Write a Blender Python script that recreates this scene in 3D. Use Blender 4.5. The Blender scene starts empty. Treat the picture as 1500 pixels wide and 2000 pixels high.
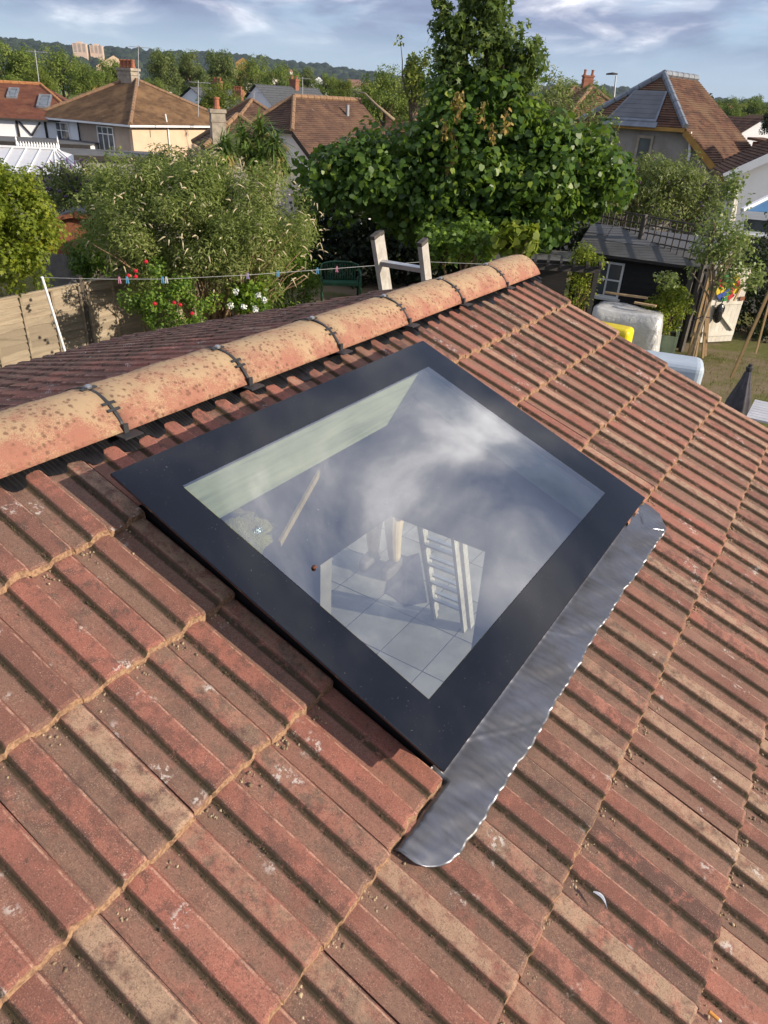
import bpy, bmesh, math, random
import numpy as np
from math import sin, cos, radians, pi, atan2, sqrt
from mathutils import Vector, Matrix

sc = bpy.context.scene
COL = sc.collection
random.seed(7)
RNG = np.random.default_rng(11)

# ------------------------------------------------------------------ camera
F_PX, HOR, ROLL, EYE = 1375.0, 200.0, radians(3.2), 4.4
PITCH = math.atan((1000 - HOR) / F_PX)
_fw = np.array([0, cos(PITCH), -sin(PITCH)])
_r0 = np.array([1.0, 0, 0]); _u0 = np.cross(_r0, _fw)
CR = cos(ROLL) * _r0 + sin(ROLL) * _u0
CU = -sin(ROLL) * _r0 + cos(ROLL) * _u0
CF = _fw
CAM = np.array([0, 0, EYE])
cam_d = bpy.data.cameras.new('camera'); cam = bpy.data.objects.new('camera', cam_d); COL.objects.link(cam)
cam_d.sensor_fit = 'VERTICAL'; cam_d.sensor_height = 36; cam_d.lens = F_PX / 2000 * 36
cam_d.clip_start = 0.05; cam_d.clip_end = 20000
cam.matrix_world = Matrix(((CR[0], CU[0], -CF[0], 0), (CR[1], CU[1], -CF[1], 0), (CR[2], CU[2], -CF[2], EYE), (0, 0, 0, 1)))
sc.camera = cam
sc.render.resolution_x, sc.render.resolution_y = 768, 1024

def ray(px, py):
    return (px - 750) * CR - (py - 1000) * CU + F_PX * CF
def at(px, py, Y):            # the point of the place seen at a spot of the photograph, Y metres ahead
    d = ray(px, py); return Vector(CAM + d * (Y / d[1]))
def atz(px, py, z):
    d = ray(px, py); return Vector(CAM + d * ((z - EYE) / d[2]))

# ------------------------------------------------------------------ light
SUN = Vector((0.8885, -0.305, 0.343)).normalized()      # towards the sun
elev = math.asin(SUN.z); az = atan2(SUN.x, SUN.y)
world = bpy.data.worlds.new('World'); sc.world = world; world.use_nodes = True
nt = world.node_tree; nt.nodes.clear()
def wn(t, **k):
    n = nt.nodes.new(t)
    for a, b in k.items(): setattr(n, a, b)
    return n
def wl(a, b): nt.links.new(a, b)
def wmath(op, a, b=None, c=None, clamp=False):
    n = wn('ShaderNodeMath', operation=op, use_clamp=clamp)
    for i, x in enumerate((a, b, c)):
        if x is None: continue
        if isinstance(x, (int, float)): n.inputs[i].default_value = x
        else: wl(x, n.inputs[i])
    return n.outputs[0]
sky = wn('ShaderNodeTexSky', sky_type='NISHITA', sun_disc=False)
sky.sun_elevation = elev; sky.sun_rotation = az; sky.altitude = 60; sky.air_density = 1.0; sky.dust_density = 1.2; sky.ozone_density = 1.5
tc = wn('ShaderNodeTexCoord')
sep = wn('ShaderNodeSeparateXYZ'); wl(tc.outputs['Generated'], sep.inputs[0])
zz = wmath('ADD', wmath('MAXIMUM', sep.outputs[2], 0.0), 0.20)
comb = wn('ShaderNodeCombineXYZ')
wl(wmath('DIVIDE', sep.outputs[0], zz), comb.inputs[0]); wl(wmath('DIVIDE', sep.outputs[1], zz), comb.inputs[1])
comb.inputs[2].default_value = 40.2
def wnoise(vec, scale, detail, rough, dist=0.0):
    n = wn('ShaderNodeTexNoise'); n.inputs['Scale'].default_value = scale; n.inputs['Detail'].default_value = detail
    n.inputs['Roughness'].default_value = rough; n.inputs['Distortion'].default_value = dist; wl(vec, n.inputs['Vector']); return n.outputs['Fac']
def wramp(fac, stops):
    n = wn('ShaderNodeValToRGB'); e = n.color_ramp.elements
    while len(e) < len(stops): e.new(0.5)
    for i, (p, c) in enumerate(stops): e[i].position = p; e[i].color = c if len(c) == 4 else (*c, 1)
    wl(fac, n.inputs[0]); return n.outputs[0]
def wmix(fac, a, b):
    n = wn('ShaderNodeMix', data_type='RGBA')
    if isinstance(fac, (int, float)): n.inputs['Factor'].default_value = fac
    else: wl(fac, n.inputs['Factor'])
    for x, s in ((a, 'A'), (b, 'B')):
        i = [q for q in n.inputs if q.name == s and q.type == 'RGBA'][0]
        if isinstance(x, tuple): i.default_value = (*x, 1)
        else: wl(x, i)
    return [o for o in n.outputs if o.type == 'RGBA'][0]
cover = wramp(wnoise(comb.outputs[0], 1.15, 9, 0.54, 0.3), [(0.31, (0, 0, 0)), (0.48, (1, 1, 1))])
low = wmath('MULTIPLY', wmath('SUBTRACT', sep.outputs[2], 0.040, clamp=True), 22.0, clamp=True)   # clouds thin out into the clear strip above the hills
cov = wmath('MULTIPLY', cover, low)
shade = wramp(wnoise(comb.outputs[0], 2.2, 9, 0.52, 0.35), [(0.34, (1.5, 1.9, 3.1)), (0.49, (2.9, 3.4, 4.9)), (0.58, (7.0, 7.1, 8.0)), (0.71, (20.0, 19.2, 18.8))])
shade = wmix(wmath('ADD', wmath('MULTIPLY', sep.outputs[2], 5.0), 0.16, clamp=True), (1.95, 2.45, 3.85), shade)      # far cloud seen through more air
skyc = wmix(cov, wmix(0.55, sky.outputs[0], (3.7, 5.3, 8.0)), shade)
bg = wn('ShaderNodeBackground'); wl(skyc, bg.inputs[0]); bg.inputs[1].default_value = 0.093
wo = wn('ShaderNodeOutputWorld'); wl(bg.outputs[0], wo.inputs[0])
sun_d = bpy.data.lights.new('sun', 'SUN'); sun_d.energy = 4.9; sun_d.angle = radians(0.53); sun_d.color = (1.0, 0.87, 0.71)
sun = bpy.data.objects.new('sun', sun_d); COL.objects.link(sun)
sun.rotation_euler = SUN.to_track_quat('Z', 'Y').to_euler(); sun.location = (20, -8, 30)
sc.view_settings.view_transform = 'Standard'; sc.view_settings.look = 'None'
sc.view_settings.exposure = 0.5; sc.view_settings.gamma = 1.0; sc.view_settings.use_curve_mapping = False
sc.render.engine = 'CYCLES'; sc.cycles.max_bounces = 5; sc.cycles.diffuse_bounces = 2; sc.cycles.glossy_bounces = 3; sc.cycles.volume_bounces = 0; sc.cycles.transparent_max_bounces = 16; sc.cycles.use_denoising = True

# ------------------------------------------------------------------ materials
MAT = {}
def lin(c):   # sRGB 0-255 -> linear
    return tuple(((x / 255) / 12.92 if x / 255 <= .04045 else ((x / 255 + .055) / 1.055) ** 2.4) for x in c)
class NT:
    def __init__(self, name):
        m = bpy.data.materials.new(name); m.use_nodes = True; self.m = m; self.t = m.node_tree; self.t.nodes.clear()
        self.out = self.n('ShaderNodeOutputMaterial'); MAT[name] = m
    def n(self, t, **k):
        x = self.t.nodes.new(t)
        for a, b in k.items(): setattr(x, a, b)
        return x
    def set(self, sock, v):
        if isinstance(v, (int, float)): sock.default_value = v
        elif isinstance(v, tuple): sock.default_value = (*v, 1) if len(v) == 3 and len(sock.default_value) == 4 else v
        else: self.t.links.new(v, sock)
    def math(self, op, a, b=None, c=None, clamp=False):
        x = self.n('ShaderNodeMath', operation=op, use_clamp=clamp)
        for i, v in enumerate((a, b, c)):
            if v is not None: self.set(x.inputs[i], v)
        return x.outputs[0]
    def mix(self, fac, a, b, blend='MIX'):
        x = self.n('ShaderNodeMix', data_type='RGBA', blend_type=blend); self.set(x.inputs['Factor'], fac)
        i = [q for q in x.inputs if q.type == 'RGBA']; self.set(i[0], a); self.set(i[1], b)
        return [o for o in x.outputs if o.type == 'RGBA'][0]
    def coord(self, kind='Object'): return self.n('ShaderNodeTexCoord').outputs[kind]
    def vadd(self, a, b):
        x = self.n('ShaderNodeVectorMath', operation='ADD'); self.set(x.inputs[0], a); self.set(x.inputs[1], b); return x.outputs[0]
    def vmul(self, a, b):
        x = self.n('ShaderNodeVectorMath', operation='MULTIPLY'); self.set(x.inputs[0], a); self.set(x.inputs[1], b); return x.outputs[0]
    def xyz(self, v): x = self.n('ShaderNodeSeparateXYZ'); self.set(x.inputs[0], v); return x.outputs
    def noise(self, vec, scale, detail=4, rough=0.55, dist=0.0, out='Fac'):
        x = self.n('ShaderNodeTexNoise'); self.set(x.inputs['Vector'], vec); x.inputs['Scale'].default_value = scale
        x.inputs['Detail'].default_value = detail; x.inputs['Roughness'].default_value = rough; x.inputs['Distortion'].default_value = dist
        return x.outputs[out]
    def voro(self, vec, scale, out='Distance', rand=1.0):
        x = self.n('ShaderNodeTexVoronoi'); self.set(x.inputs['Vector'], vec); x.inputs['Scale'].default_value = scale
        x.inputs['Randomness'].default_value = rand; return x.outputs[out]
    def step(self, v, a, b, inv=False):
        x = self.n('ShaderNodeMapRange', interpolation_type='SMOOTHSTEP'); self.set(x.inputs[0], v)
        x.inputs[1].default_value = a; x.inputs[2].default_value = b
        x.inputs[3].default_value, x.inputs[4].default_value = (1, 0) if inv else (0, 1)
        return x.outputs[0]
    def rand(self): return self.n('ShaderNodeObjectInfo').outputs['Random']
    def attr(self, name, out='Fac'): return self.n('ShaderNodeAttribute', attribute_name=name).outputs[out]
    def bump(self, h, strength=0.3, dist=0.01):
        x = self.n('ShaderNodeBump'); x.inputs['Strength'].default_value = strength; x.inputs['Distance'].default_value = dist
        self.set(x.inputs['Height'], h); return x.outputs[0]
    def principled(self, col, rough=0.8, normal=None, metal=0.0, spec=0.3, **k):
        b = self.n('ShaderNodeBsdfPrincipled'); self.set(b.inputs['Base Color'], col); self.set(b.inputs['Roughness'], rough)
        self.set(b.inputs['Metallic'], metal); self.set(b.inputs['Specular IOR Level'], spec)
        if normal is not None: self.set(b.inputs['Normal'], normal)
        for a, v in k.items(): self.set(b.inputs[a], v)
        return b.outputs[0]
    def done(self, sh): self.t.links.new(sh, self.out.inputs[0]); return self.m

def simple(name, c1, c2=None, scale=6.0, rough=0.8, bump=0.15, bscale=40.0, metal=0.0, spec=0.3, stretch=(1, 1, 1), per=0.0, bd=0.01):
    a = NT(name); v = a.vmul(a.coord(), stretch); c2 = c2 or tuple(x * 0.7 for x in c1)
    r = a.rand(); v = a.vadd(v, a.vmul(a.n('ShaderNodeObjectInfo').outputs['Location'], (.31, .57, .83)))
    col = a.mix(a.step(a.noise(v, scale, 5, 0.6), .3, .7), c1, c2)
    if per: col = a.mix(a.math('MULTIPLY', r, per), col, tuple(x * 0.45 for x in c1))
    nrm = a.bump(a.noise(v, bscale, 4, .6), bump, bd) if bump else None
    return a.done(a.principled(col, rough, nrm, metal, spec))

def leafmat(name, stops, rough=0.55, trans=0.35, spec=0.35, scale=1.0):
    a = NT(name); t = a.attr('tint')
    r = a.n('ShaderNodeValToRGB'); e = r.color_ramp.elements
    while len(e) < len(stops): e.new(.5)
    for i, (p, c) in enumerate(stops): e[i].position = p; e[i].color = (*c, 1)
    a.set(r.inputs[0], t); col = r.outputs[0]
    p = a.principled(col, rough, None, 0, spec)
    tr = a.n('ShaderNodeBsdfTranslucent'); a.set(tr.inputs[0], a.mix(0.5, col, (0.20, 0.30, 0.03)))
    m = a.n('ShaderNodeMixShader'); m.inputs[0].default_value = trans
    a.t.links.new(p, m.inputs[1]); a.t.links.new(tr.outputs[0], m.inputs[2])
    return a.done(m.outputs[0])

# ------------------------------------------------------------------ objects
def tag(o, label=None, cat=None, group=None, kind=None):
    if label: o['label'] = label
    if cat: o['category'] = cat
    if group: o['group'] = group
    if kind: o['kind'] = kind
    return o
def empty(name, loc=(0, 0, 0), label=None, cat=None, group=None, rz=0.0):
    o = bpy.data.objects.new(name, None); COL.objects.link(o); o.location = loc; o.rotation_euler.z = rz; o.empty_display_size = .1
    return tag(o, label, cat, group)
def link(name, me, parent=None, mat=None):
    o = bpy.data.objects.new(name, me); COL.objects.link(o)
    if parent is not None: o.parent = parent
    if mat is not None and not me.materials: me.materials.append(MAT[mat] if isinstance(mat, str) else mat)
    return o
def world_part(o, parent):     # parent without moving (parents here are only translated and turned)
    o.parent = parent
    bpy.context.view_layer
    o.matrix_parent_inverse = Matrix.LocRotScale(parent.location, parent.rotation_euler, None).inverted()
    return o
def copy_tree(o, parent=None):
    c = o.copy(); COL.objects.link(c)
    if parent is not None: c.parent = parent
    for ch in list(o.children): copy_tree(ch, c)
    return c

class MB:
    """collects faces; build() links them as one mesh object"""
    def __init__(self): self.v = []; self.f = []; self.mi = []
    def add(self, vs, fs, mi=0):
        k = len(self.v); self.v += [tuple(x) for x in vs]; self.f += [tuple(i + k for i in f) for f in fs]; self.mi += [mi] * len(fs); return self
    def box(self, c, s, rz=0.0, mi=0, M=None):
        hx, hy, hz = s[0] / 2, s[1] / 2, s[2] / 2
        vs = [Vector((x * hx, y * hy, z * hz)) for z in (-1, 1) for y in (-1, 1) for x in (-1, 1)]
        R = M if M is not None else Matrix.Rotation(rz, 3, 'Z')
        vs = [R @ v + Vector(c) for v in vs]
        return self.add(vs, [(0, 2, 3, 1), (4, 5, 7, 6), (0, 1, 5, 4), (2, 6, 7, 3), (0, 4, 6, 2), (1, 3, 7, 5)], mi)
    def lbox(self, lo, hi, mi=0):
        return self.box([(a + b) / 2 for a, b in zip(lo, hi)], [b - a for a, b in zip(lo, hi)], mi=mi)
    def bar(self, p, q, w, h, up=(0, 0, 1), mi=0):     # square bar from p to q
        p, q = Vector(p), Vector(q); d = (q - p); L = d.length; d.normalize()
        s = d.cross(Vector(up));
        if s.length < 1e-4: s = d.cross(Vector((1, 0, 0)))
        s.normalize(); t = s.cross(d)
        M = Matrix((s, d, t)).transposed()
        return self.box((p + q) / 2, (w, L, h), M=M, mi=mi)
    def tube(self, path, radii, sides=6, caps=True, mi=0):
        path = [Vector(p) for p in path]; n = len(path)
        if isinstance(radii, (int, float)): radii = [radii] * n
        k = len(self.v); prev = None
        for i, p in enumerate(path):
            d = (path[min(i + 1, n - 1)] - path[max(i - 1, 0)]).normalized()
            a = prev - d * prev.dot(d) if prev is not None else d.orthogonal()
            if a.length < 1e-5: a = d.orthogonal()
            a.normalize(); b = d.cross(a); prev = a
            for j in range(sides):
                t = 2 * pi * j / sides; self.v.append(tuple(p + (a * cos(t) + b * sin(t)) * radii[i]))
        for i in range(n - 1):
            for j in range(sides):
                j2 = (j + 1) % sides
                self.f.append((k + i * sides + j, k + i * sides + j2, k + (i + 1) * sides + j2, k + (i + 1) * sides + j)); self.mi.append(mi)
        if caps:
            self.f.append(tuple(k + j for j in reversed(range(sides)))); self.mi.append(mi)
            self.f.append(tuple(k + (n - 1) * sides + j for j in range(sides))); self.mi.append(mi)
        return self
    def lathe(self, prof, c=(0, 0, 0), sides=16, mi=0):
        k = len(self.v); c = Vector(c)
        for r, z in prof:
            for j in range(sides): self.v.append(tuple(c + Vector((r * cos(2 * pi * j / sides), r * sin(2 * pi * j / sides), z))))
        for i in range(len(prof) - 1):
            for j in range(sides):
                j2 = (j + 1) % sides; self.f.append((k + i * sides + j, k + i * sides + j2, k + (i + 1) * sides + j2, k + (i + 1) * sides + j)); self.mi.append(mi)
        self.f.append(tuple(k + j for j in reversed(range(sides)))); self.mi.append(mi)
        m = len(prof) - 1; self.f.append(tuple(k + m * sides + j for j in range(sides))); self.mi.append(mi)
        return self
    def prism(self, poly, z0, z1, mi=0):
        n = len(poly); vs = [(x, y, z0) for x, y in poly] + [(x, y, z1) for x, y in poly]
        fs = [tuple(reversed(range(n))), tuple(range(n, 2 * n))] + [(i, (i + 1) % n, n + (i + 1) % n, n + i) for i in range(n)]
        return self.add(vs, fs, mi)
    def slab(self, pts, d, mi=0):     # planar polygon given thickness d (vector)
        pts = [Vector(p) for p in pts]; d = Vector(d); n = len(pts)
        return self.add(pts + [p + d for p in pts], [tuple(range(n)), tuple(reversed(range(n, 2 * n)))] + [(i, n + i, n + (i + 1) % n, (i + 1) % n) for i in range(n)], mi)
    def mesh(self, name, mats, smooth=False, fix=False):
        me = bpy.data.meshes.new(name); me.from_pydata(self.v, [], self.f)
        for m in (mats if isinstance(mats, (list, tuple)) else [mats]): me.materials.append(MAT[m] if isinstance(m, str) else m)
        if any(self.mi): me.polygons.foreach_set('material_index', self.mi)
        if smooth: me.polygons.foreach_set('use_smooth', [True] * len(me.polygons))
        bm = bmesh.new(); bm.from_mesh(me); bmesh.ops.recalc_face_normals(bm, faces=bm.faces); bm.to_mesh(me); bm.free()
        me.update(); return me
    def build(self, name, mats, parent=None, smooth=False, **k):
        o = link(name, self.mesh(name, mats, smooth), parent)
        return tag(o, **k)
def bevel(o, w, seg=2):
    m = o.modifiers.new('bevel', 'BEVEL'); m.width = w; m.segments = seg; m.limit_method = 'ANGLE'; m.angle_limit = radians(35); return o

def np_mesh(name, V, F, mat, tint=None, smooth=False):      # F: (n,k) one face size
    me = bpy.data.meshes.new(name); V = np.asarray(V, np.float32); F = np.asarray(F, np.int32); n, k = F.shape
    me.vertices.add(len(V)); me.vertices.foreach_set('co', V.ravel())
    me.loops.add(n * k); me.loops.foreach_set('vertex_index', F.ravel())
    me.polygons.add(n); me.polygons.foreach_set('loop_start', np.arange(0, n * k, k, dtype=np.int32)); me.polygons.foreach_set('loop_total', np.full(n, k, np.int32))
    if smooth: me.polygons.foreach_set('use_smooth', np.ones(n, bool))
    me.materials.append(MAT[mat]); me.update(calc_edges=True)
    if tint is not None:
        a = me.attributes.new('tint', 'FLOAT', 'POINT'); a.data.foreach_set('value', np.asarray(tint, np.float32))
    return me

LEAF = {   # outlines in (along, across, lift)
    'plain': [(0, 0, 0), (.35, .5, .12), (1, 0, -.05), (.35, -.5, .12)],
    'narrow': [(0, 0, 0), (.4, .5, .05), (1, 0, -.12), (.4, -.5, .05)],
    'vine': [(0, 0, 0), (-.12, .34, .03), (.16, .60, .10), (.46, .52, .07), (.76, .40, .02), (1, 0, -.14), (.76, -.40, .02), (.46, -.52, .07), (.16, -.60, .10), (-.12, -.34, .03)],
    'maple': [(0, 0, 0), (.05, .45, 0), (.3, .18, .05), (.62, .55, 0), (.6, .16, .04), (1, 0, -.1), (.6, -.16, .04), (.62, -.55, 0), (.3, -.18, .05), (.05, -.45, 0)],
    'blade': [(0, .5, 0), (.5, .45, .18), (1, 0, -.15), (.5, -.45, .18), (0, -.5, 0)],
}
def leaves(P, D, N, L, W, shape, tint):
    """P base points, D directions, N approximate normals, L lengths, W width ratio -> verts, faces, tint"""
    t = np.array(LEAF[shape]); k = len(t); n = len(P)
    D = D / (np.linalg.norm(D, axis=1, keepdims=True) + 1e-9)
    S = np.cross(D, N); S /= (np.linalg.norm(S, axis=1, keepdims=True) + 1e-9); U = np.cross(S, D)
    L = np.broadcast_to(L, (n,))[:, None, None]
    V = P[:, None, :] + L * (t[None, :, 0:1] * D[:, None, :] + W * t[None, :, 1:2] * S[:, None, :] + t[None, :, 2:3] * U[:, None, :])
    F = np.arange(n * k).reshape(n, k)
    return V.reshape(-1, 3), F, np.repeat(tint, k)
def rdir(n, rng): d = rng.normal(size=(n, 3)); return d / np.linalg.norm(d, axis=1, keepdims=True)
def foliage(clumps, count, L, W, shape, rng, droop=0.0, up=0.4, shell=0.55, tlo=0.0, thi=1.0, squash=1.0):
    """leaves spread through a set of clumps [(centre, radius)]; returns V,F,tint"""
    C = np.array([c for c, r in clumps], float); R = np.array([r for c, r in clumps], float)
    w = R ** 2; idx = rng.choice(len(C), count, p=w / w.sum())
    d = rdir(count, rng); rr = shell + (1 - shell) * rng.random(count) ** .6
    rr = np.where(rng.random(count) < .25, rng.random(count), rr)
    P = C[idx] + d * (R[idx] * rr)[:, None] * np.array([1, 1, squash])
    N = d * 0.9 + rdir(count, rng) * 0.7 + np.array([0, 0, up]); N /= np.linalg.norm(N, axis=1, keepdims=True)
    D = rdir(count, rng) + d * 0.5 + np.array([0, 0, -droop]); D -= N * (D * N).sum(1, keepdims=True)
    ct = rng.random(len(C))[idx]
    tint = np.clip(tlo + (thi - tlo) * (0.45 * ct + 0.55 * rng.random(count)), 0, 1)
    return leaves(P, D, N, L * (0.7 + 0.6 * rng.random(count)), W, shape, tint)
def join(parts):
    V, F, T = [], [], []; k = 0
    for v, f, t in parts: V.append(v); F.append(f + k); T.append(t); k += len(v)
    return np.concatenate(V), np.concatenate(F), np.concatenate(T)
def ell_clumps(c, r, n, cr, rng, fill=0.75, zmin=-1.0, lump=0.18):
    out = []; c = np.array(c, float); r = np.array(r, float)
    while len(out) < n:
        d = rdir(1, rng)[0]
        if d[2] < zmin: continue
        k = fill + (1 - fill) * rng.random(); k *= 1 + lump * (rng.random() - .5) * 2
        if rng.random() < .22: k *= rng.random()
        out.append((c + d * r * k, cr * (0.65 + 0.7 * rng.random())))
    return out
# ------------------------------------------------------------------ materials of the roof
def tile_material():
    a = NT('roof_tile'); o = a.coord(); r = a.rand()
    cb = a.n('ShaderNodeCombineXYZ'); a.set(cb.inputs[0], a.math('MULTIPLY', r, 37.0)); a.set(cb.inputs[1], a.math('MULTIPLY', r, 91.0)); a.set(cb.inputs[2], a.math('MULTIPLY', r, 13.0))
    p = a.vadd(o, cb.outputs[0]); x, y, z = a.xyz(o)
    r2 = a.math('FRACT', a.math('MULTIPLY', r, 17.31)); r3 = a.math('FRACT', a.math('MULTIPLY', r, 53.7))
    big = a.noise(p, 9, 5, .6)
    mixf = a.math('ADD', a.math('MULTIPLY', r, 0.45), a.math('MULTIPLY', big, 0.9))
    col = a.mix(a.step(mixf, .30, .95), (0.335, 0.126, 0.093), (0.172, 0.084, 0.064))
    dust = a.math('MULTIPLY', a.step(a.math('ADD', a.noise(p, 6, 4, .6), a.math('MULTIPLY', a.xyz(a.n('ShaderNodeObjectInfo').outputs['Location'])[0], .10)), .42, .74), .36)
    col = a.mix(dust, col, (0.40, 0.245, 0.18))
    col = a.mix(a.math('MULTIPLY', a.step(a.math('ADD', a.noise(p, 26, 7, .75), a.math('MULTIPLY', a.math('SUBTRACT', r3, .5), .26)), .50, .64), .88), col, (0.085, 0.055, 0.047))               # dark algae
    # grit and dirt lying in the pans
    yb = a.math('MULTIPLY', a.math('ABSOLUTE', a.math('SUBTRACT', a.math('FRACT', a.math('DIVIDE', y, 0.0985)), 0.24)), 1.0)
    pan = a.step(yb, .20, .27, True)
    dirt = a.math('MULTIPLY', pan, a.step(a.noise(p, 14, 4, .6), .25, .52))
    col = a.mix(a.math('MULTIPLY', dirt, a.math('ADD', .42, a.math('MULTIPLY', r2, .38))), col, (0.205, 0.128, 0.094))
    # the pale weathered roll beside the side lock
    rib2 = a.math('MULTIPLY', a.step(y, .148, .153), a.step(y, .189, .194, True))
    lx = a.xyz(a.n('ShaderNodeObjectInfo').outputs['Location'])[0]
    pale = a.math('MULTIPLY', a.math('MULTIPLY', rib2, a.step(a.math('ADD', r2, a.math('MULTIPLY', lx, .28)), .32, .80)), a.step(a.noise(p, 30, 5, .65), .30, .60))
    col = a.mix(a.math('MULTIPLY', pale, .72), col, (0.43, 0.30, 0.20))
    rib1 = a.math('MULTIPLY', a.step(y, .050, .055), a.step(y, .089, .094, True))
    col = a.mix(a.math('MULTIPLY', a.math('MULTIPLY', rib1, r3), .35), col, (0.36, 0.135, 0.095))
    # worn crests of the rolls and coarse grain
    yr = a.math('FRACT', a.math('DIVIDE', y, 0.0985)); crest = a.math('MULTIPLY', a.step(a.math('ABSOLUTE', a.math('SUBTRACT', yr, .925)), .012, .032, True), a.step(a.noise(p, 45, 4, .7), .40, .62))
    col = a.mix(a.math('MULTIPLY', crest, .62), col, (0.56, 0.34, 0.245))
    col = a.mix(a.math('MULTIPLY', a.step(a.noise(p, 170, 4, .75), .50, .66), .55), col, (0.10, 0.058, 0.046))
    # sandy speckle
    f1 = a.noise(o, 430, 3, .65); f2 = a.voro(o, 330)
    col = a.mix(a.math('MULTIPLY', a.step(f1, .55, .66), a.math('ADD', .16, a.math('MULTIPLY', a.step(a.noise(p, 38, 5, .7), .42, .62), .40))), col, (0.52, 0.34, 0.25))
    col = a.mix(a.math('MULTIPLY', a.step(f1, .45, .34), .60), col, (0.085, 0.05, 0.042))
    # lichen
    lich = a.math('MULTIPLY', a.step(a.noise(p, 11, 2, .5), .63, .70), a.step(a.noise(p, 95, 4, .7), .50, .60))
    col = a.mix(a.math('MULTIPLY', lich, .75), col, (0.55, 0.50, 0.45))
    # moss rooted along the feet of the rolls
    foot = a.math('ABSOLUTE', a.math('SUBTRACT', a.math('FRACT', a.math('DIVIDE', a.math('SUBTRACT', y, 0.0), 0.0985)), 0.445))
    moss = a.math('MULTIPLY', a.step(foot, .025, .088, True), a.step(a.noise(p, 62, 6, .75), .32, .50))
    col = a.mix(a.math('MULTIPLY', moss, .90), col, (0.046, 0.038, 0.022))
    h = a.math('ADD', a.math('MULTIPLY', a.noise(o, 700, 3, .7), .7), a.math('ADD', a.math('MULTIPLY', a.noise(p, 60, 4, .6), .8), a.math('MULTIPLY', moss, .9)))
    return a.done(a.principled(col, 0.92, a.bump(h, .7, .0028), 0, .18))
tile_material()
def edge_material():
    a = NT('tile_edge'); o = a.coord(); n1 = a.noise(a.vadd(o, a.n('ShaderNodeObjectInfo').outputs['Location']), 130, 4, .65)
    col = a.mix(a.step(n1, .35, .65), (0.36, 0.225, 0.135), (0.19, 0.112, 0.072))
    return a.done(a.principled(col, .95, a.bump(n1, .8, .004), 0, .1))
edge_material()
def ridge_material():
    a = NT('ridge_tile'); o = a.coord(); r = a.rand()
    cb = a.n('ShaderNodeCombineXYZ'); a.set(cb.inputs[0], a.math('MULTIPLY', r, 41.0)); a.set(cb.inputs[1], a.math('MULTIPLY', r, 7.0)); a.set(cb.inputs[2], r)
    p = a.vadd(o, cb.outputs[0]); z = a.xyz(o)[2]
    red = a.math('ADD', a.math('MULTIPLY', a.step(z, .075, .02), .6), a.math('MULTIPLY', a.math('SUBTRACT', a.noise(p, 11, 5, .65), .5), 2.6))
    fine = a.noise(p, 300, 5, .8)
    col = a.mix(a.step(a.math('ADD', red, a.math('MULTIPLY', a.math('SUBTRACT', fine, .5), 3.4)), -.05, .70), (0.435, 0.310, 0.185), (0.335, 0.150, 0.105))
    col = a.mix(a.math('MULTIPLY', a.step(fine, .62, .72), .6), col, (0.66, 0.46, 0.27))
    col = a.mix(a.math('MULTIPLY', a.step(fine, .38, .28), .6), col, (0.22, 0.07, 0.05))
    spot = a.math('ADD', a.voro(p, 62), a.math('MULTIPLY', a.noise(p, 120, 6, .8), 1.1))
    m = a.math('MULTIPLY', a.step(spot, .72, 1.0, True), a.step(a.noise(p, 12, 5, .7), .36, .54))
    col = a.mix(a.math('MULTIPLY', m, .85), col, (0.165, 0.085, 0.058))
    return a.done(a.principled(col, .9, a.bump(fine, .8, .004), 0, .2))
ridge_material()
simple('black_membrane', (0.010, 0.010, 0.013), (0.02, 0.02, 0.022), 20, .38, .1, 60, spec=.5)
simple('black_plastic', (0.022, 0.022, 0.024), (0.035, 0.035, 0.037), 20, .5, .1, 90, spec=.4)
simple('zinc_screw', (0.42, 0.43, 0.45), (0.3, 0.3, 0.3), 40, .35, .05, metal=.9)
simple('dark_interior', (0.055, 0.055, 0.06), (0.035, 0.035, 0.04), 3, .95, .1, 12)
simple('block_wall', (0.24, 0.225, 0.205), (0.17, 0.16, 0.15), 4, .95, .3, 30)
simple('screed', (0.30, 0.29, 0.27), (0.20, 0.19, 0.18), 3, .95, .2, 25)
def frit():
    a = NT('black_frit'); o = a.coord()
    dust = a.math('MULTIPLY', a.step(a.noise(o, 260, 2, .5), .72, .77), .5)
    film = a.step(a.noise(o, 5, 6, .65, .6), .56, .82)
    col = a.mix(dust, a.mix(film, (0.004, 0.005, 0.008), (0.010, 0.011, 0.014)), (0.22, 0.22, 0.22))
    rough = a.math('ADD', a.math('MULTIPLY', film, .10), .035)
    return a.done(a.principled(col, rough, None, 0, .55, **{'IOR': 1.52}))
frit()
simple('black_metal', (0.006, 0.006, 0.007), (0.010, 0.010, 0.011), 10, .42, .05, 120, spec=.45)
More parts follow.
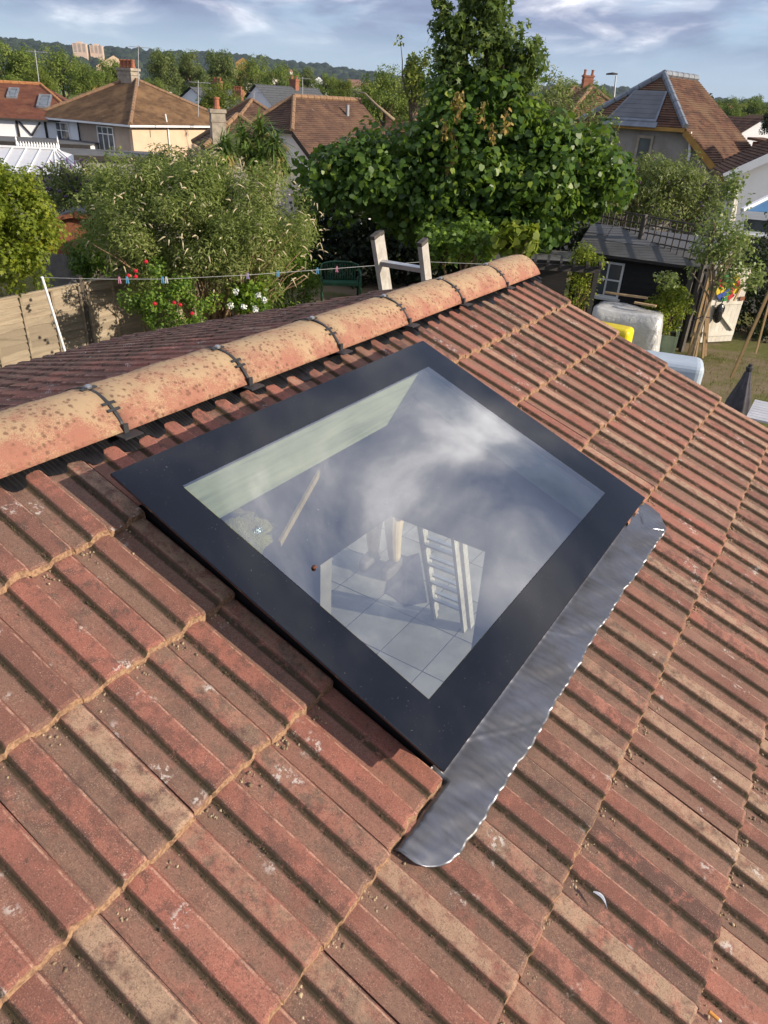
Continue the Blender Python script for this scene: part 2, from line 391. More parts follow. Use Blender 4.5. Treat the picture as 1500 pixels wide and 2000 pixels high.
def glass(name, ior, tint, rough=0.0):
    a = NT(name); tr = a.n('ShaderNodeBsdfTransparent'); tr.inputs[0].default_value = (*tint, 1)
    g = a.n('ShaderNodeBsdfGlossy'); g.inputs[0].default_value = (.97, .98, 1, 1); g.inputs['Roughness'].default_value = rough
    ge = a.n('ShaderNodeNewGeometry'); dt = a.n('ShaderNodeVectorMath', operation='DOT_PRODUCT')
    a.t.links.new(ge.outputs['Normal'], dt.inputs[0]); a.t.links.new(ge.outputs['Incoming'], dt.inputs[1])
    one = a.math('SUBTRACT', 1.0, a.math('ABSOLUTE', dt.outputs['Value'])); sch = a.math('ADD', ior, a.math('MULTIPLY', a.math('POWER', one, 5.0), 1 - ior))
    m = a.n('ShaderNodeMixShader'); a.set(m.inputs[0], sch); a.t.links.new(tr.outputs[0], m.inputs[1]); a.t.links.new(g.outputs[0], m.inputs[2])
    d = a.n('ShaderNodeBsdfDiffuse'); d.inputs[0].default_value = (.6, .6, .6, 1)
    m2 = a.n('ShaderNodeMixShader'); o = a.coord()
    specks = a.math('MULTIPLY', a.step(a.noise(o, 210, 2, .5), .735, .79), .45)
    a.set(m2.inputs[0], specks); a.t.links.new(m.outputs[0], m2.inputs[1]); a.t.links.new(d.outputs[0], m2.inputs[2])
    return a.done(m2.outputs[0])
glass('glazing', 0.32, (.80, .87, .83))      # reflectance of the coated double glazing, face on
def clear(name, tint):
    a = NT(name); tr = a.n('ShaderNodeBsdfTransparent'); tr.inputs[0].default_value = (*tint, 1); return a.done(tr.outputs[0])
clear('glazing_under', (.97, .98, .97))
def timber(name, c1, c2, axis=0, scale=1.0, rough=.75):
    a = NT(name); o = a.coord(); st = [14, 14, 14]; st[axis] = 1.1
    v = a.vmul(a.vadd(o, a.n('ShaderNodeObjectInfo').outputs['Location']), tuple(s * scale for s in st))
    g = a.noise(v, 1.6, 6, .62, 1.2); kn = a.voro(a.vmul(o, tuple(s * scale * .25 for s in st)), 1.3)
    col = a.mix(a.step(g, .32, .68), c1, c2); col = a.mix(a.math('MULTIPLY', a.step(kn, .10, .05), .7), col, tuple(q * .35 for q in c2))
    col = a.mix(a.math('MULTIPLY', a.rand(), .25), col, tuple(q * .6 for q in c2))
    return a.done(a.principled(col, rough, a.bump(g, .25, .004), 0, .2))
timber('treated_timber', (0.50, 0.50, 0.32), (0.33, 0.34, 0.20), 1)
timber('pale_timber', (0.50, 0.36, 0.20), (0.36, 0.24, 0.12), 2)
def lead():
    a = NT('lead_sheet'); o = a.coord()
    n1 = a.noise(o, 7, 5, .6, .8); n2 = a.noise(a.vmul(o, (1, 6, 1)), 26, 6, .6)
    col = a.mix(a.step(n1, .35, .68), (0.20, 0.208, 0.235), (0.145, 0.142, 0.142))
    rough = a.math('ADD', .30, a.math('MULTIPLY', n1, .24))
    h = a.math('ADD', a.math('MULTIPLY', n2, .5), a.math('MULTIPLY', a.noise(o, 160, 4, .7), .4))
    return a.done(a.principled(col, rough, a.bump(h, .3, .0012), .85, .5))
lead()

# ------------------------------------------------------------------ the frame of the roof
YAW, SLOPE = radians(31.98), radians(21.24)
U = Vector((sin(YAW), cos(YAW), 0)); VH = Vector((cos(YAW), -sin(YAW), 0))
V = VH * cos(SLOPE) - Vector((0, 0, sin(SLOPE))); N = VH * sin(SLOPE) + Vector((0, 0, cos(SLOPE)))
O = Vector((-0.6076, 1.3667, EYE - 0.7354))              # top left corner of the skylight glass
def RP(u, v, n=0.0): return O + U * u + V * v + N * n
def G(u, a, z): p = O + U * u + VH * a; return Vector((p.x, p.y, z))
BACK = radians(17.3); APEX_A, APEX_Z = -0.295, 3.689
VB = -VH * cos(BACK) - Vector((0, 0, sin(BACK))); NB = -VH * sin(BACK) + Vector((0, 0, cos(BACK)))
def BP(u, b, n=0.0): return G(u, APEX_A, APEX_Z) + VB * b + NB * n

roof = empty('tiled_roof', G(0.6, 0.3, 0.0), 'red brown concrete tiled roof with orange ridge tiles, filling the foreground', 'roof')
def rpart(o): return world_part(o, roof)

CW, GAUGE, TL = 0.197, 0.295, 0.385
PROF = [(0.0, .006), (.004, .0065), (.0075, .0005), (.024, -.001), (.041, .0005), (.0445, .003), (.0505, .0150), (.056, .0168), (.072, .0172), (.088, .0168), (.0930, .0145), (.0985, .002),
        (.104, .0), (.121, -.001), (.139, .0005), (.1425, .003), (.1485, .0150), (.154, .0168), (.170, .0172), (.186, .0166), (.1900, .0140), (.1925, .0095), (.1948, .0085)]
PROF = [(y, z * .70) for y, z in PROF]
RIBTOP = .0119
def tile_bm(seed, flip=False):
    rg = random.Random(seed); b = MB(); rows = []
    jit = [rg.uniform(-.0024, .0024) - (rg.random() < .10) * rg.uniform(.003, .008) for _ in PROF]
    for k, x in enumerate((0.0, 0.19, TL - .007, TL)):
        for i, (y, z) in enumerate(PROF):
            xx, zz_ = x, z - RIBTOP
            if k == 3: zz_ -= .0035; xx += jit[i]
            if k == 2: xx += jit[i] * .6; zz_ += rg.uniform(-.0006, .0006)
            rows.append((xx, y, zz_))
    n = len(PROF)
    fs = [(k * n + i, k * n + i + 1, (k + 1) * n + i + 1, (k + 1) * n + i) for k in range(3) for i in range(n - 1)]
    b.add(rows, fs, 0)
    lo = [(TL + .0042 + jit[i] * .5 + rg.uniform(-.0015, .0015), y, z - RIBTOP - .0178) for i, (y, z) in enumerate(PROF)]
    top = [rows[3 * n + i] for i in range(n)]
    b.add(top + lo, [(i, i + 1, n + i + 1, n + i) for i in range(n - 1)], 1)
    for i in (0, n - 1):
        q = [rows[k * n + i] for k in range(4)]; b.add(q + [(x, y, z - .0185) for x, y, z in q], [(0, 1, 5, 4), (1, 2, 6, 5), (2, 3, 7, 6)], 0)
    return b
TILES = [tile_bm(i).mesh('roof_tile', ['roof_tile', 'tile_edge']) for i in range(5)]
for me in TILES: me.polygons.foreach_set('use_smooth', [False] * len(me.polygons))
TILT = math.atan(.0185 / GAUGE)
def tile_matrix(u, vf, nf, back=False):
    """x down the slope, y along the ridge, z up; the tail's roll tops lie at nf"""
    X, Y, Z = (V, U, N) if not back else (VB, -U, NB)
    R = Matrix((X, Y, Z)).transposed() @ Matrix.Rotation(-TILT, 3, 'Y')
    p = RP(u, vf, nf) if not back else BP(u, vf, nf)
    p = p - R @ Vector((TL, 0, 0))
    return Matrix.Translation(p) @ R.to_4x4()
rt = random.Random(3)
N_TILE = -.085
HOLE = (0.052, 1.300, 0.045, 0.934)
JOINT0 = -0.338
def cut_mesh(me, M, planes):
    bm = bmesh.new(); bm.from_mesh(me); Mi = M.inverted()
    for co, no in planes:       # keep the side the normal points to
        c = Mi @ co; nn = (Mi.to_3x3() @ no).normalized()
        bmesh.ops.bisect_plane(bm, geom=bm.verts[:] + bm.edges[:] + bm.faces[:], plane_co=c, plane_no=nn, clear_inner=True)
    m2 = me.copy(); bm.to_mesh(m2); bm.free(); return m2
def place_tile(me, M, jitter=True):
    o = link('roof_tile', me)
    if jitter:
        M = M @ Matrix.Translation((rt.uniform(-.005, .005), rt.uniform(-.0015, .0015), rt.uniform(-.0012, .0026))) @ Matrix.Rotation(radians(rt.uniform(-.5, .5)), 4, 'Z')
    o.matrix_world = M; rpart(o); return o
n_ind = 0
for k in range(0, 8):
    vf = 0.07 + GAUGE * k; vh0 = vf - TL
    for j in range(-9, 17):
        u0 = JOINT0 + CW * j; u1 = u0 + CW
        if u0 > 2.80: continue
        # skip what the picture cannot show
        me = TILES[rt.randrange(5)]; M = tile_matrix(u0, vf, N_TILE)
        e0, e1 = max(vh0, vf - GAUGE - .05), vf
        if k == 0: me = cut_mesh(me, M, [(RP(0, -.285), V)])
        if u1 <= HOLE[0] or u0 >= HOLE[1] or e1 <= HOLE[2] or e0 >= HOLE[3]:
            place_tile(me, M); n_ind += 1; continue
        pieces = []
        if vf > HOLE[3] + .006: pieces.append([(RP(0, HOLE[3]), V)])
        elif u0 < HOLE[0]: pieces.append([(RP(HOLE[0], 0), -U)])
        elif u1 > HOLE[1]: pieces.append([(RP(HOLE[1], 0), U)])
        elif k == 0: pieces.append([(RP(0, HOLE[2]), -V)])
        if k == 3 and vf > HOLE[3]:
            pieces = [[(RP(HOLE[0], 0), -U)]] if u0 < HOLE[0] else ([[(RP(HOLE[1], 0), U)]] if u1 > HOLE[1] else [])
        for pl in pieces:
            m2 = cut_mesh(me, M, pl)
            if len(m2.polygons) > 4: place_tile(m2, M, False); n_ind += 1
        if k == 0 and u0 < HOLE[0]:
            m2 = cut_mesh(me, M, [(RP(HOLE[0], 0), U), (RP(0, HOLE[2]), -V)])
            if len(m2.polygons) > 4: place_tile(m2, M, False); n_ind += 1
        if k == 0 and u1 > HOLE[1]:
            m2 = cut_mesh(me, M, [(RP(HOLE[1], 0), -U), (RP(0, HOLE[2]), -V)])
            if len(m2.polygons) > 4: place_tile(m2, M, False); n_ind += 1
# back slope: the rows next to the ridge singly, those past the limit joined
BL = 3.28 / cos(BACK); rows_b = int(BL / GAUGE) + 1
rest = MB(); cand = []
for k in range(rows_b):
    vf = min(0.05 + GAUGE * (k + 1), BL + .02)
    for j in range(-8, 17):
        u1 = JOINT0 + CW * (j + 1)
        if u1 > 2.90: continue
        if j < -1 and k > 4 - j * .2 + 4: continue
        cand.append((u1, vf, k, j))
cand.sort(key=lambda c: (BP(c[0], c[1]) - Vector(CAM)).length)
for i, (u1, vf, k, j) in enumerate(cand):
    M = tile_matrix(u1, vf, 0.0, True); me = TILES[rt.randrange(5)]
    if n_ind < 298: place_tile(me, M); n_ind += 1
    else:
        vs = [M @ v.co for v in me.vertices]; rest.add(vs, [tuple(p.vertices) for p in me.polygons])
o = rest.build('roof_tiles_beyond', ['roof_tile'], kind='stuff'); rpart(o)
# ridge
RW, RR = .126, .080
rad = (RW * RW + RR * RR) / (2 * RR); phi = math.asin(RW / rad)
def ridge_mesh(L, seed):
    b = MB(); nA, nL = 18, 10; rg = random.Random(seed); ring = []
    for s in range(nL + 1):
        x = L * s / nL
        for t, rr in ((1, rad), (-1, rad - .015)):
            for i in range(nA + 1):
                q = (-phi + 2 * phi * i / nA) * t; wob = .0016 * sin(7 * q + seed + s * 1.3)
                ring.append((x, (rr + wob) * sin(q), (rr + wob) * cos(q) - rad + RR))
    m = 2 * (nA + 1); fs = []
    for s in range(nL):
        for i in range(m): fs.append((s * m + i, s * m + (i + 1) % m, (s + 1) * m + (i + 1) % m, (s + 1) * m + i))
    for s in (0, nL):
        for i in range(nA): fs.append((s * m + i, s * m + i + 1, s * m + m - 2 - i, s * m + m - 1 - i))
    b.add(ring, fs)
    return b.mesh('ridge_tile', ['ridge_tile'], True)
R_RIDGE = Matrix((U, VH, Vector((0, 0, 1)))).transposed(); 
if R_RIDGE.determinant() < 0: R_RIDGE = Matrix((U, -VH, Vector((0, 0, 1)))).transposed()
RIDGE_Z = 3.656; joints = [0.178 + .4505 * i for i in range(-4, 6)]
for i in range(len(joints)):
    L = .444 if i < len(joints) - 1 else .405
    o = link('ridge_tile', ridge_mesh(L, i))
    o.matrix_world = Matrix.Translation(G(joints[i] + .003, APEX_A, RIDGE_Z + rt.uniform(-.002, .002))) @ R_RIDGE.to_4x4() @ Matrix.Rotation(radians(rt.uniform(-.5, .5)), 4, 'Z'); rpart(o)
def clip_mesh():
    b = MB(); nA = 12; vs = []
    a0 = phi * 1.0
    for x0, x1, q0, q1, r0, r1 in [(-.0045, .0045, -a0, a0, rad - .004, rad + .0028), (-.022, .022, -.04, .04, rad + .001, rad + .005),
                                   (-.018, .018, .52, .57, rad + .001, rad + .004), (-.018, .018, .67, .72, rad + .001, rad + .004), (-.007, .007, .52, .72, rad + .001, rad + .005),
                                   (-.018, .018, -.57, -.52, rad + .001, rad + .004), (-.018, .018, -.72, -.67, rad + .001, rad + .004)]:
        n = nA if q1 - q0 > .3 else 2; k = []
        for i in range(n + 1):
            q = q0 + (q1 - q0) * i / n
            k += [(x0, r0 * sin(q), r0 * cos(q) - rad + RR), (x1, r0 * sin(q), r0 * cos(q) - rad + RR), (x1, r1 * sin(q), r1 * cos(q) - rad + RR), (x0, r1 * sin(q), r1 * cos(q) - rad + RR)]
        fs = [(i * 4 + c, i * 4 + (c + 1) % 4, i * 4 + 4 + (c + 1) % 4, i * 4 + 4 + c) for i in range(n) for c in range(4)] + [(0, 1, 2, 3), (n * 4 + 3, n * 4 + 2, n * 4 + 1, n * 4)]
        b.add(k, fs)
    for s in (1, -1):
        b.box((0, s * (RW + .012), -.004), (.055, .040, .004)); b.box((0, s * (RW + .001), .006), (.014, .006, .03))
    return b.mesh('ridge_clip', ['black_plastic'])
CLIP = clip_mesh()
SCREW = MB().lathe([(.004, 0), (.0095, 0), (.0095, .004), (.006, .008), (.0, .008)], (0, 0, RR + .004), 8).mesh('screw', ['zinc_screw'])
for jx in joints[:]:
    o = link('ridge_clip', CLIP); o.matrix_world = Matrix.Translation(G(jx, APEX_A, RIDGE_Z)) @ R_RIDGE.to_4x4(); rpart(o)
    s = link('screw', SCREW, o)
# pleated black ventilation strip under the ridge, moulded over the rolls
b = MB(); nu = 900; us = [-2.0 + 4.88 * i / nu for i in range(nu + 1)]
def prof_h(u):
    y = (u - JOINT0) % CW
    for (y0, z0), (y1, z1) in zip(PROF, PROF[1:] + [(CW, .006)]):
        if y0 <= y <= y1: return z0 + (z1 - z0) * (y - y0) / max(y1 - y0, 1e-6)
    return 0.0
vs = []
for i, u in enumerate(us):
    h = prof_h(u) - RIBTOP; zig = .0022 * (1 if i % 2 else -1)
    tip = -.132 - .022 * (h + RIBTOP) / RIBTOP + .012 * sin(u * 9.1) + .006 * sin(u * 37)
    for q in range(5):
        v = -.262 + (tip + .262) * q / 4
        n = N_TILE - .0185 * (.07 - v) / GAUGE + h * (0.3 + .7 * q / 4) + .0035 + (zig if q < 4 else zig * .4) + (0.010 if q < 1 else 0)
        vs.append(RP(u, v, n))
fs = [(i * 5 + q, i * 5 + q + 1, i * 5 + q + 6, i * 5 + q + 5) for i in range(nu) for q in range(4)]
b.add(vs, fs); o = b.build('ridge_vent_strip', ['black_membrane']); rpart(o)
# verge bedding along the far gable
b = MB()
for k in range(8):
    v1 = .07 + GAUGE * k; v0 = v1 - GAUGE
    b.slab([RP(2.80, v0, -.125), RP(2.835, v0, -.125), RP(2.835, v1, -.108), RP(2.80, v1, -.108)], -N * .05)
o = b.build('verge_bedding', ['tile_edge']); rpart(o)
# deck under the tiles, with the opening for the skylight
b = MB(); d0, d1 = -.135, -.165
def deck(u0, u1, v0, v1): b.slab([RP(u0, v0, d0), RP(u1, v0, d0), RP(u1, v1, d0), RP(u0, v1, d0)], -N * .03)
deck(-2.4, HOLE[0], -.30, 2.2); deck(HOLE[1], 2.80, -.30, 2.2); deck(HOLE[0], HOLE[1], -.30, HOLE[2]); deck(HOLE[0], HOLE[1], HOLE[3], 2.2)
b.slab([BP(-2.4, .0, -.05), BP(2.80, .0, -.05), BP(2.80, BL, -.05), BP(-2.4, BL, -.05)], -NB * .03)
o = b.build('roof_deck', ['dark_interior']); rpart(o)
# walls of the extension with the doorway in the far gable
b = MB()
def gable(poly, u0=2.60, u1=2.74): b.slab([G(u0, a, z) for a, z in poly], U * (u1 - u0))
zf = lambda a: 3.665 - .31 - .3887 * a; zb = lambda a: 3.60 - .3115 * (APEX_A - a)
gable([(-3.45, 0), (-1.44, 0), (-1.44, zb(-1.44)), (-3.45, zb(-3.45))])
gable([(-1.438, 1.39), (-.845, 2.035), (-.845, zb(-.845)), (-1.438, zb(-1.438))])
gable([(-.843, 2.03), (-.157, 2.03), (-.157, 2.19), (-.843, 2.19)])
gable([(-.843, 2.24), (-.157, 2.24), (-.157, 3.39), (-.295, 3.44), (-.843, zb(-.843))])
gable([(-.155, 0), (1.90, 0), (1.90, zf(1.9)), (-.155, zf(-.1))])
b.slab([G(-2.3, 1.80, 0), G(2.60, 1.80, 0), G(2.60, 1.80, zf(1.85)), G(-2.3, 1.80, zf(1.85))], VH * .1)
b.slab([G(-2.3, -3.42, 0), G(2.60, -3.42, 0), G(2.60, -3.42, zb(-3.45)), G(-2.3, -3.42, zb(-3.45))], VH * .1)
b.slab([G(-2.3, -3.3, 0), G(-2.3, 1.8, 0), G(-2.3, 1.8, 2.6), G(-2.3, -.3, 3.4), G(-2.3, -3.3, 2.6)], U * .1)
o = b.build('wall', ['block_wall']); rpart(o)
b = MB(); b.slab([G(-2.2, -3.3, .03), G(2.74, -3.3, .03), G(2.74, 1.8, .03), G(-2.2, 1.8, .03)], (0, 0, -.05)); o = b.build('floor_screed', ['screed']); rpart(o)

# ------------------------------------------------------------------ skylight
sk = empty('skylight', RP(.673, .473, -.09), 'large black framed flat glass skylight reflecting clouds, set into the red tiled roof', 'skylight')
SW, SH = 1.346, 0.946; I0, I1, J0, J1 = .108, 1.214, .113, .838
def spart(o): return world_part(o, sk)
def ring(b, n0, n1, o0, i0, mi=0):
    a0, a1, b0, b1 = o0; c0, c1, e0, e1 = i0
    P = lambda n: [RP(a0, b0, n), RP(a1, b0, n), RP(a1, b1, n), RP(a0, b1, n), RP(c0, e0, n), RP(c1, e0, n), RP(c1, e1, n), RP(c0, e1, n)]
    vs = P(n0) + P(n1); fs = []
    for i in range(4):
        j = (i + 1) % 4
        fs += [(i, j, 4 + j, 4 + i), (8 + i, 12 + i, 12 + j, 8 + j), (i, 8 + i, 8 + j, j), (4 + i, 4 + j, 12 + j, 12 + i)]
    return b.add(vs, fs, mi)
o = ring(MB(), 0, -.008, (0, SW, 0, SH), (I0, I1, J0, J1)).build('glass_border', ['black_frit']); spart(bevel(o, .0015, 1))
b = MB(); b.add([RP(I0, J0, 0), RP(I1, J0, 0), RP(I1, J1, 0), RP(I0, J1, 0)], [(0, 1, 2, 3)], 0)
b.add([RP(I0 + .0005, J0 + .0005, -.008), RP(I1 - .0005, J0 + .0005, -.008), RP(I1 - .0005, J1 - .0005, -.008), RP(I0 + .0005, J1 - .0005, -.008)], [(3, 2, 1, 0)], 1)
me = bpy.data.meshes.new('glass_pane'); me.from_pydata(b.v, [], b.f); me.materials.append(MAT['glazing']); me.materials.append(MAT['glazing_under'])
me.polygons[1].material_index = 1
bm = bmesh.new(); bm.from_mesh(me); bm.faces.ensure_lookup_table()
for f, want in ((bm.faces[0], N), (bm.faces[1], -N)):
    f.normal_update()
    if f.normal.dot(want) < 0: f.normal_flip()
bm.to_mesh(me); bm.free()
spart(link('glass_pane', me))
o = ring(MB(), -.0085, -.024, (.016, SW - .016, .016, SH - .016), (.098, SW - .124, .103, SH - .100)).build('spacer_frame', ['black_metal']); spart(o)
o = ring(MB(), -.0245, -.155, (.058, SW - .052, .050, SH - .020), (.078, SW - .072, .052, SH - .052)).build('kerb', ['black_metal']); spart(o)
b = MB(); b.slab([RP(.080, .0535, -.026), RP(SW - .074, .0535, -.026), RP(SW - .074, .0535, -.245), RP(.080, .0535, -.245)], V * .040)
M0 = Matrix((V, U, N)).transposed().to_4x4(); M0.translation = RP(0, 0)
def framed(b, name, mat, M, parent_fn):     # give a mesh its own local axes so its grain runs along them
    Mi = M.inverted(); b.v = [tuple(Mi @ Vector(v)) for v in b.v]; o = b.build(name, [mat]); o.matrix_world = M; return parent_fn(o)
framed(b, 'trimmer_beam', 'treated_timber', M0, spart)
b = MB(); b.slab([RP(.080, SH - .095, -.026), RP(SW - .074, SH - .095, -.026), RP(SW - .074, SH - .095, -.16), RP(.080, SH - .095, -.16)], V * .04)
framed(b, 'trimmer_beam', 'treated_timber', M0, spart)
simple('grey_board', (0.30, 0.32, 0.31), (0.24, 0.25, 0.25), 6, .9, .1, 60)
b = MB(); b.slab([RP(SW - .098, .096, -.026), RP(SW - .098, SH - .097, -.026), RP(SW - .098, SH - .097, -.15), RP(SW - .098, .096, -.15)], U * .024)
spart(b.build('side_lining', ['grey_board']))
b = MB(); b.slab([RP(.080, .096, -.026), RP(.080, SH - .097, -.026), RP(.080, SH - .097, -.15), RP(.080, .096, -.15)], U * .018)
spart(b.build('side_lining', ['grey_board']))

# lead apron dressed over the tiles below the skylight
def lead_sheet():
    nu, nv = 480, 26; rg = np.random.default_rng(5); vs = []; ph = rg.random(60) * 6.28
    for i in range(nu + 1):
        s = i / nu; u = -.125 + 1.625 * s
        lo = 1.062 + .004 * sin(u * 6) + .002 * sin(u * 23 + 1) + .0022 * sin(u * 97) * sin(u * 41 + 2)
        dl, dr = u + .125, 1.50 - u
        if dl < .10: lo = .975 + (lo - .975) * sqrt(max(0, 1 - ((.10 - dl) / .10) ** 2)) + .01 * (1 - dl / .1)
        if dr < .09: lo = .975 + (lo - .975) * sqrt(max(0, 1 - ((.09 - dr) / .09) ** 2))
        for j in range(nv + 1):
            t = j / nv; v = .925 + (lo - .925) * t
            base = N_TILE - .0185 * (1.25 - v) / GAUGE + .0055
            hug = .10 + .22 * t ** 3
            h = (prof_h(u) - RIBTOP) * hug
            w = .0010 * sin(u * 61 + 3 * sin(v * 40)) * t + sum(.00042 * sin(u * (95 + 37 * q) + ph[q] + 1.5 * sin(v * (22 + 7 * q) + ph[q + 20]) + 1.2 * sin(u * 9 + ph[q + 40])) for q in range(7)) * (.5 + .5 * t) + .0009 * sin(u * 33 - v * 60)
            up = .030 * max(0, 1 - (v - .925) / .030) ** 2 if .01 < u < 1.34 else 0
            k_ = int(u / .071); dc = .036 + .02 * sin(k_ * 2.7); dent = .0013 * math.exp(-(((u % .071) - dc) / .0045) ** 2) * max(0, min(1, (t - .45 - .1 * sin(k_ * 4.1)) / .25)); crease = .0012 * math.exp(-((u - .62 - (v - .95) * .8) / .006) ** 2) + .0014 * math.exp(-((u - .18 - (v - .95) * 1.5) / .007) ** 2)
            n = base + h + w + up + dent + crease
            if u < .062: n -= .024 * min(1, max(0, (.968 - v) / .012))
            vs.append(RP(u, v, n))
    m = nv + 1; fs = [(i * m + j, i * m + j + 1, (i + 1) * m + j + 1, (i + 1) * m + j) for i in range(nu) for j in range(nv)]
    return MB().add(vs, fs)
b = lead_sheet(); M0 = Matrix((V, U, N)).transposed().to_4x4(); M0.translation = RP(0.6, .99, -.09)
Mi = M0.inverted(); b.v = [tuple(Mi @ Vector(v)) for v in b.v]
lf = b.build('lead_flashing', ['lead_sheet'], smooth=True, label='crumpled grey lead apron flashing dressed over the tiles below the skylight', cat='flashing'); lf.matrix_world = M0
so = lf.modifiers.new('sheet', 'SOLIDIFY'); so.thickness = .0016; so.offset = 1; simple('lead_edge', (0.13, 0.13, 0.135), (0.09, 0.09, 0.095), 30, .65, .1, metal=.3); lf.data.materials.append(MAT['lead_edge']); so.material_offset_rim = 1
# a ragged seam where two lengths of the sheet meet, and the torn lip near the corner
def strip(pts, w, nrm):
    b = MB(); vs = []
    for p, q in zip(pts, w): vs += [Mi @ (Vector(p) + nrm * .003 + V * q), Mi @ (Vector(p) + nrm * .0045 - V * q)]
    return b.add(vs, [(2 * i, 2 * i + 1, 2 * i + 3, 2 * i + 2) for i in range(len(pts) - 1)])
def lead_n(u, v): return N_TILE - .0185 * (1.25 - v) / GAUGE + .0055 + (prof_h(u) - RIBTOP) * .5
simple('bright_lead', (0.62, 0.62, 0.66), (0.45, 0.46, 0.5), 20, .3, .2, 80, metal=.95)
pts = [RP(1.385 + .02 * sin(v * 60), v, lead_n(1.39, v) + .002) for v in np.linspace(.955, 1.06, 14)]
o = strip(pts, [.0007 + .0006 * (i % 3) for i in range(14)], N).build('torn_seam', ['bright_lead'], lf)
# grit lying in the pans under the tile tails
rg = np.random.default_rng(8); Vv, Ff, Tt = [], [], []; k = 0
cube = np.array([(x, y, z) for z in (-1, 1) for y in (-1, 1) for x in (-1, 1)], float); cf = np.array([(0, 2, 3, 1), (4, 5, 7, 6), (0, 1, 5, 4), (2, 6, 7, 3), (0, 4, 6, 2), (1, 3, 7, 5)])
for i in range(2600):
    kk = rg.integers(0, 6); vf = .07 + GAUGE * kk; v = vf + .004 + abs(rg.normal()) * .022
    j = rg.integers(-6, 14); u = JOINT0 + CW * j + rg.choice([.024, .121]) + rg.normal() * .010
    if HOLE[0] - .02 < u < HOLE[1] + .01 and -.02 < v < 1.08: continue
    s = rg.uniform(.0008, .0022) * (1.6 if rg.random() < .06 else 1)
    n = N_TILE - .0185 * (vf + GAUGE - v) / GAUGE - RIBTOP + s * .4
    c = np.array(RP(u, v, n)); Vv.append(c + (cube + rg.normal(size=(8, 3)) * .25) * s); Ff.append(cf + k); k += 8; Tt.append(np.full(8, rg.random()))
a = NT('grit'); t = a.attr('tint'); a.done(a.principled(a.mix(t, (0.16, 0.11, 0.07), (0.46, 0.36, 0.23)), .95))
o = link('grit', np_mesh('grit', np.concatenate(Vv), np.concatenate(Ff), 'grit', np.concatenate(Tt))); tag(o, 'loose sandy grit gathered in the tile pans', 'grit', kind='stuff')
# moss crumbs rooted along the feet of the rolls
rg = np.random.default_rng(18); n = 44000; kk = rg.integers(0, 7, n); vv = .07 + GAUGE * kk - rg.random(n) * .285; jj = rg.integers(-5, 15, n); side = rg.integers(0, 2, n)
uu = JOINT0 + CW * jj + np.where(side, .1415, .0435) + rg.normal(size=n) * .0024; dens = .5 + .5 * np.sin(uu * 31 + 2 * np.sin(vv * 17)) * np.sin(vv * 23 + uu * 5)
ok = (dens > rg.random(n) * .9) & (vv > -.12) & (uu < 2.8) & ~((uu > -.005) & (uu < 1.35) & (vv > -.005) & (vv < .95)) & ~((uu > -.13) & (uu < 1.51) & (vv > .92) & (vv < 1.075))
kk, vv, uu = kk[ok], vv[ok], uu[ok]; s_ = rg.uniform(.00035, .0009, len(uu)) * np.where(rg.random(len(uu)) < .03, 2, 1); nn = N_TILE - .0185 * (.07 + GAUGE * kk - vv) / GAUGE - RIBTOP + .0012 + np.abs(rg.normal(size=len(uu))) * .0018
Pm = np.array(O)[None] + uu[:, None] * np.array(U) + vv[:, None] * np.array(V) + nn[:, None] * np.array(N)
Vm = Pm[:, None, :] + (cube[None] + rg.normal(size=(len(uu), 8, 3)) * .3) * s_[:, None, None]; Fm = (cf[None] + (np.arange(len(uu)) * 8)[:, None, None]).reshape(-1, 4)
a = NT('moss'); t = a.attr('tint'); a.done(a.principled(a.mix(t, (0.035, 0.028, 0.016), (0.115, 0.088, 0.045)), 1))
tag(link('moss', np_mesh('moss', Vm.reshape(-1, 3), Fm, 'moss', np.repeat(rg.random(len(uu)), 8))), 'dark crumbly moss lining the tile rolls', 'moss', kind='stuff')
# feather, cigarette end, speck on the glass
simple('feather_grey', (0.30, 0.33, 0.40), (0.62, 0.62, 0.62), 60, .6, .0)
def on_tile(px, py, n=N_TILE):
    d = Vector(ray(px, py)); P0 = RP(0, 0, n); t = (P0 - Vector(CAM)).dot(N) / d.dot(N); return Vector(CAM) + d * t
c0, c1 = on_tile(1158, 1742, N_TILE - .006), on_tile(1185, 1776, N_TILE - .004); b = MB(); vs = []; n_ = 12
for i in range(n_ + 1):
    t = i / n_; p = c0.lerp(c1, t) + U * .006 * sin(pi * t) + N * (.002 + .004 * sin(pi * t)); w = .0035 * sin(pi * min(1, .12 + t * .9)) + .0004
    vs += [p - U * w, p + N * .0012, p + U * w, p - N * .0004]
b.add(vs, [(4 * i + c, 4 * i + (c + 1) % 4, 4 * i + 4 + (c + 1) % 4, 4 * i + 4 + c) for i in range(n_) for c in range(4)])
b.build('feather', ['feather_grey'], label='small curved grey feather lying on the lower right tiles', cat='feather')
simple('cork_paper', (0.62, 0.30, 0.07), (0.5, 0.22, 0.05), 90, .8, .0); simple('white_paper', (0.7, .68, .62), None, 50, .8, 0)
ce = empty('cigarette_end', on_tile(1392, 1984, N_TILE - .012), 'orange cigarette end resting in a tile pan at the bottom right', 'cigarette end')
q0, q1 = on_tile(1385, 1976, N_TILE - .012), on_tile(1408, 1996, N_TILE - .010)
world_part(MB().tube([q0, q0.lerp(q1, .78)], .0036, 10).build('filter', ['cork_paper']), ce); world_part(MB().tube([q0.lerp(q1, .78), q1], [.0035, .0028], 10).build('paper', ['white_paper']), ce)
simple('brown_speck', (0.16, 0.06, 0.03), (0.08, 0.03, 0.02), 300, .7, .4, 400)
p = on_tile(614, 1110, .0); b = MB(); b.lathe([(.0005, 0), (.005, .0012), (.0062, .004), (.004, .0068), (.0, .0075)], p, 9)
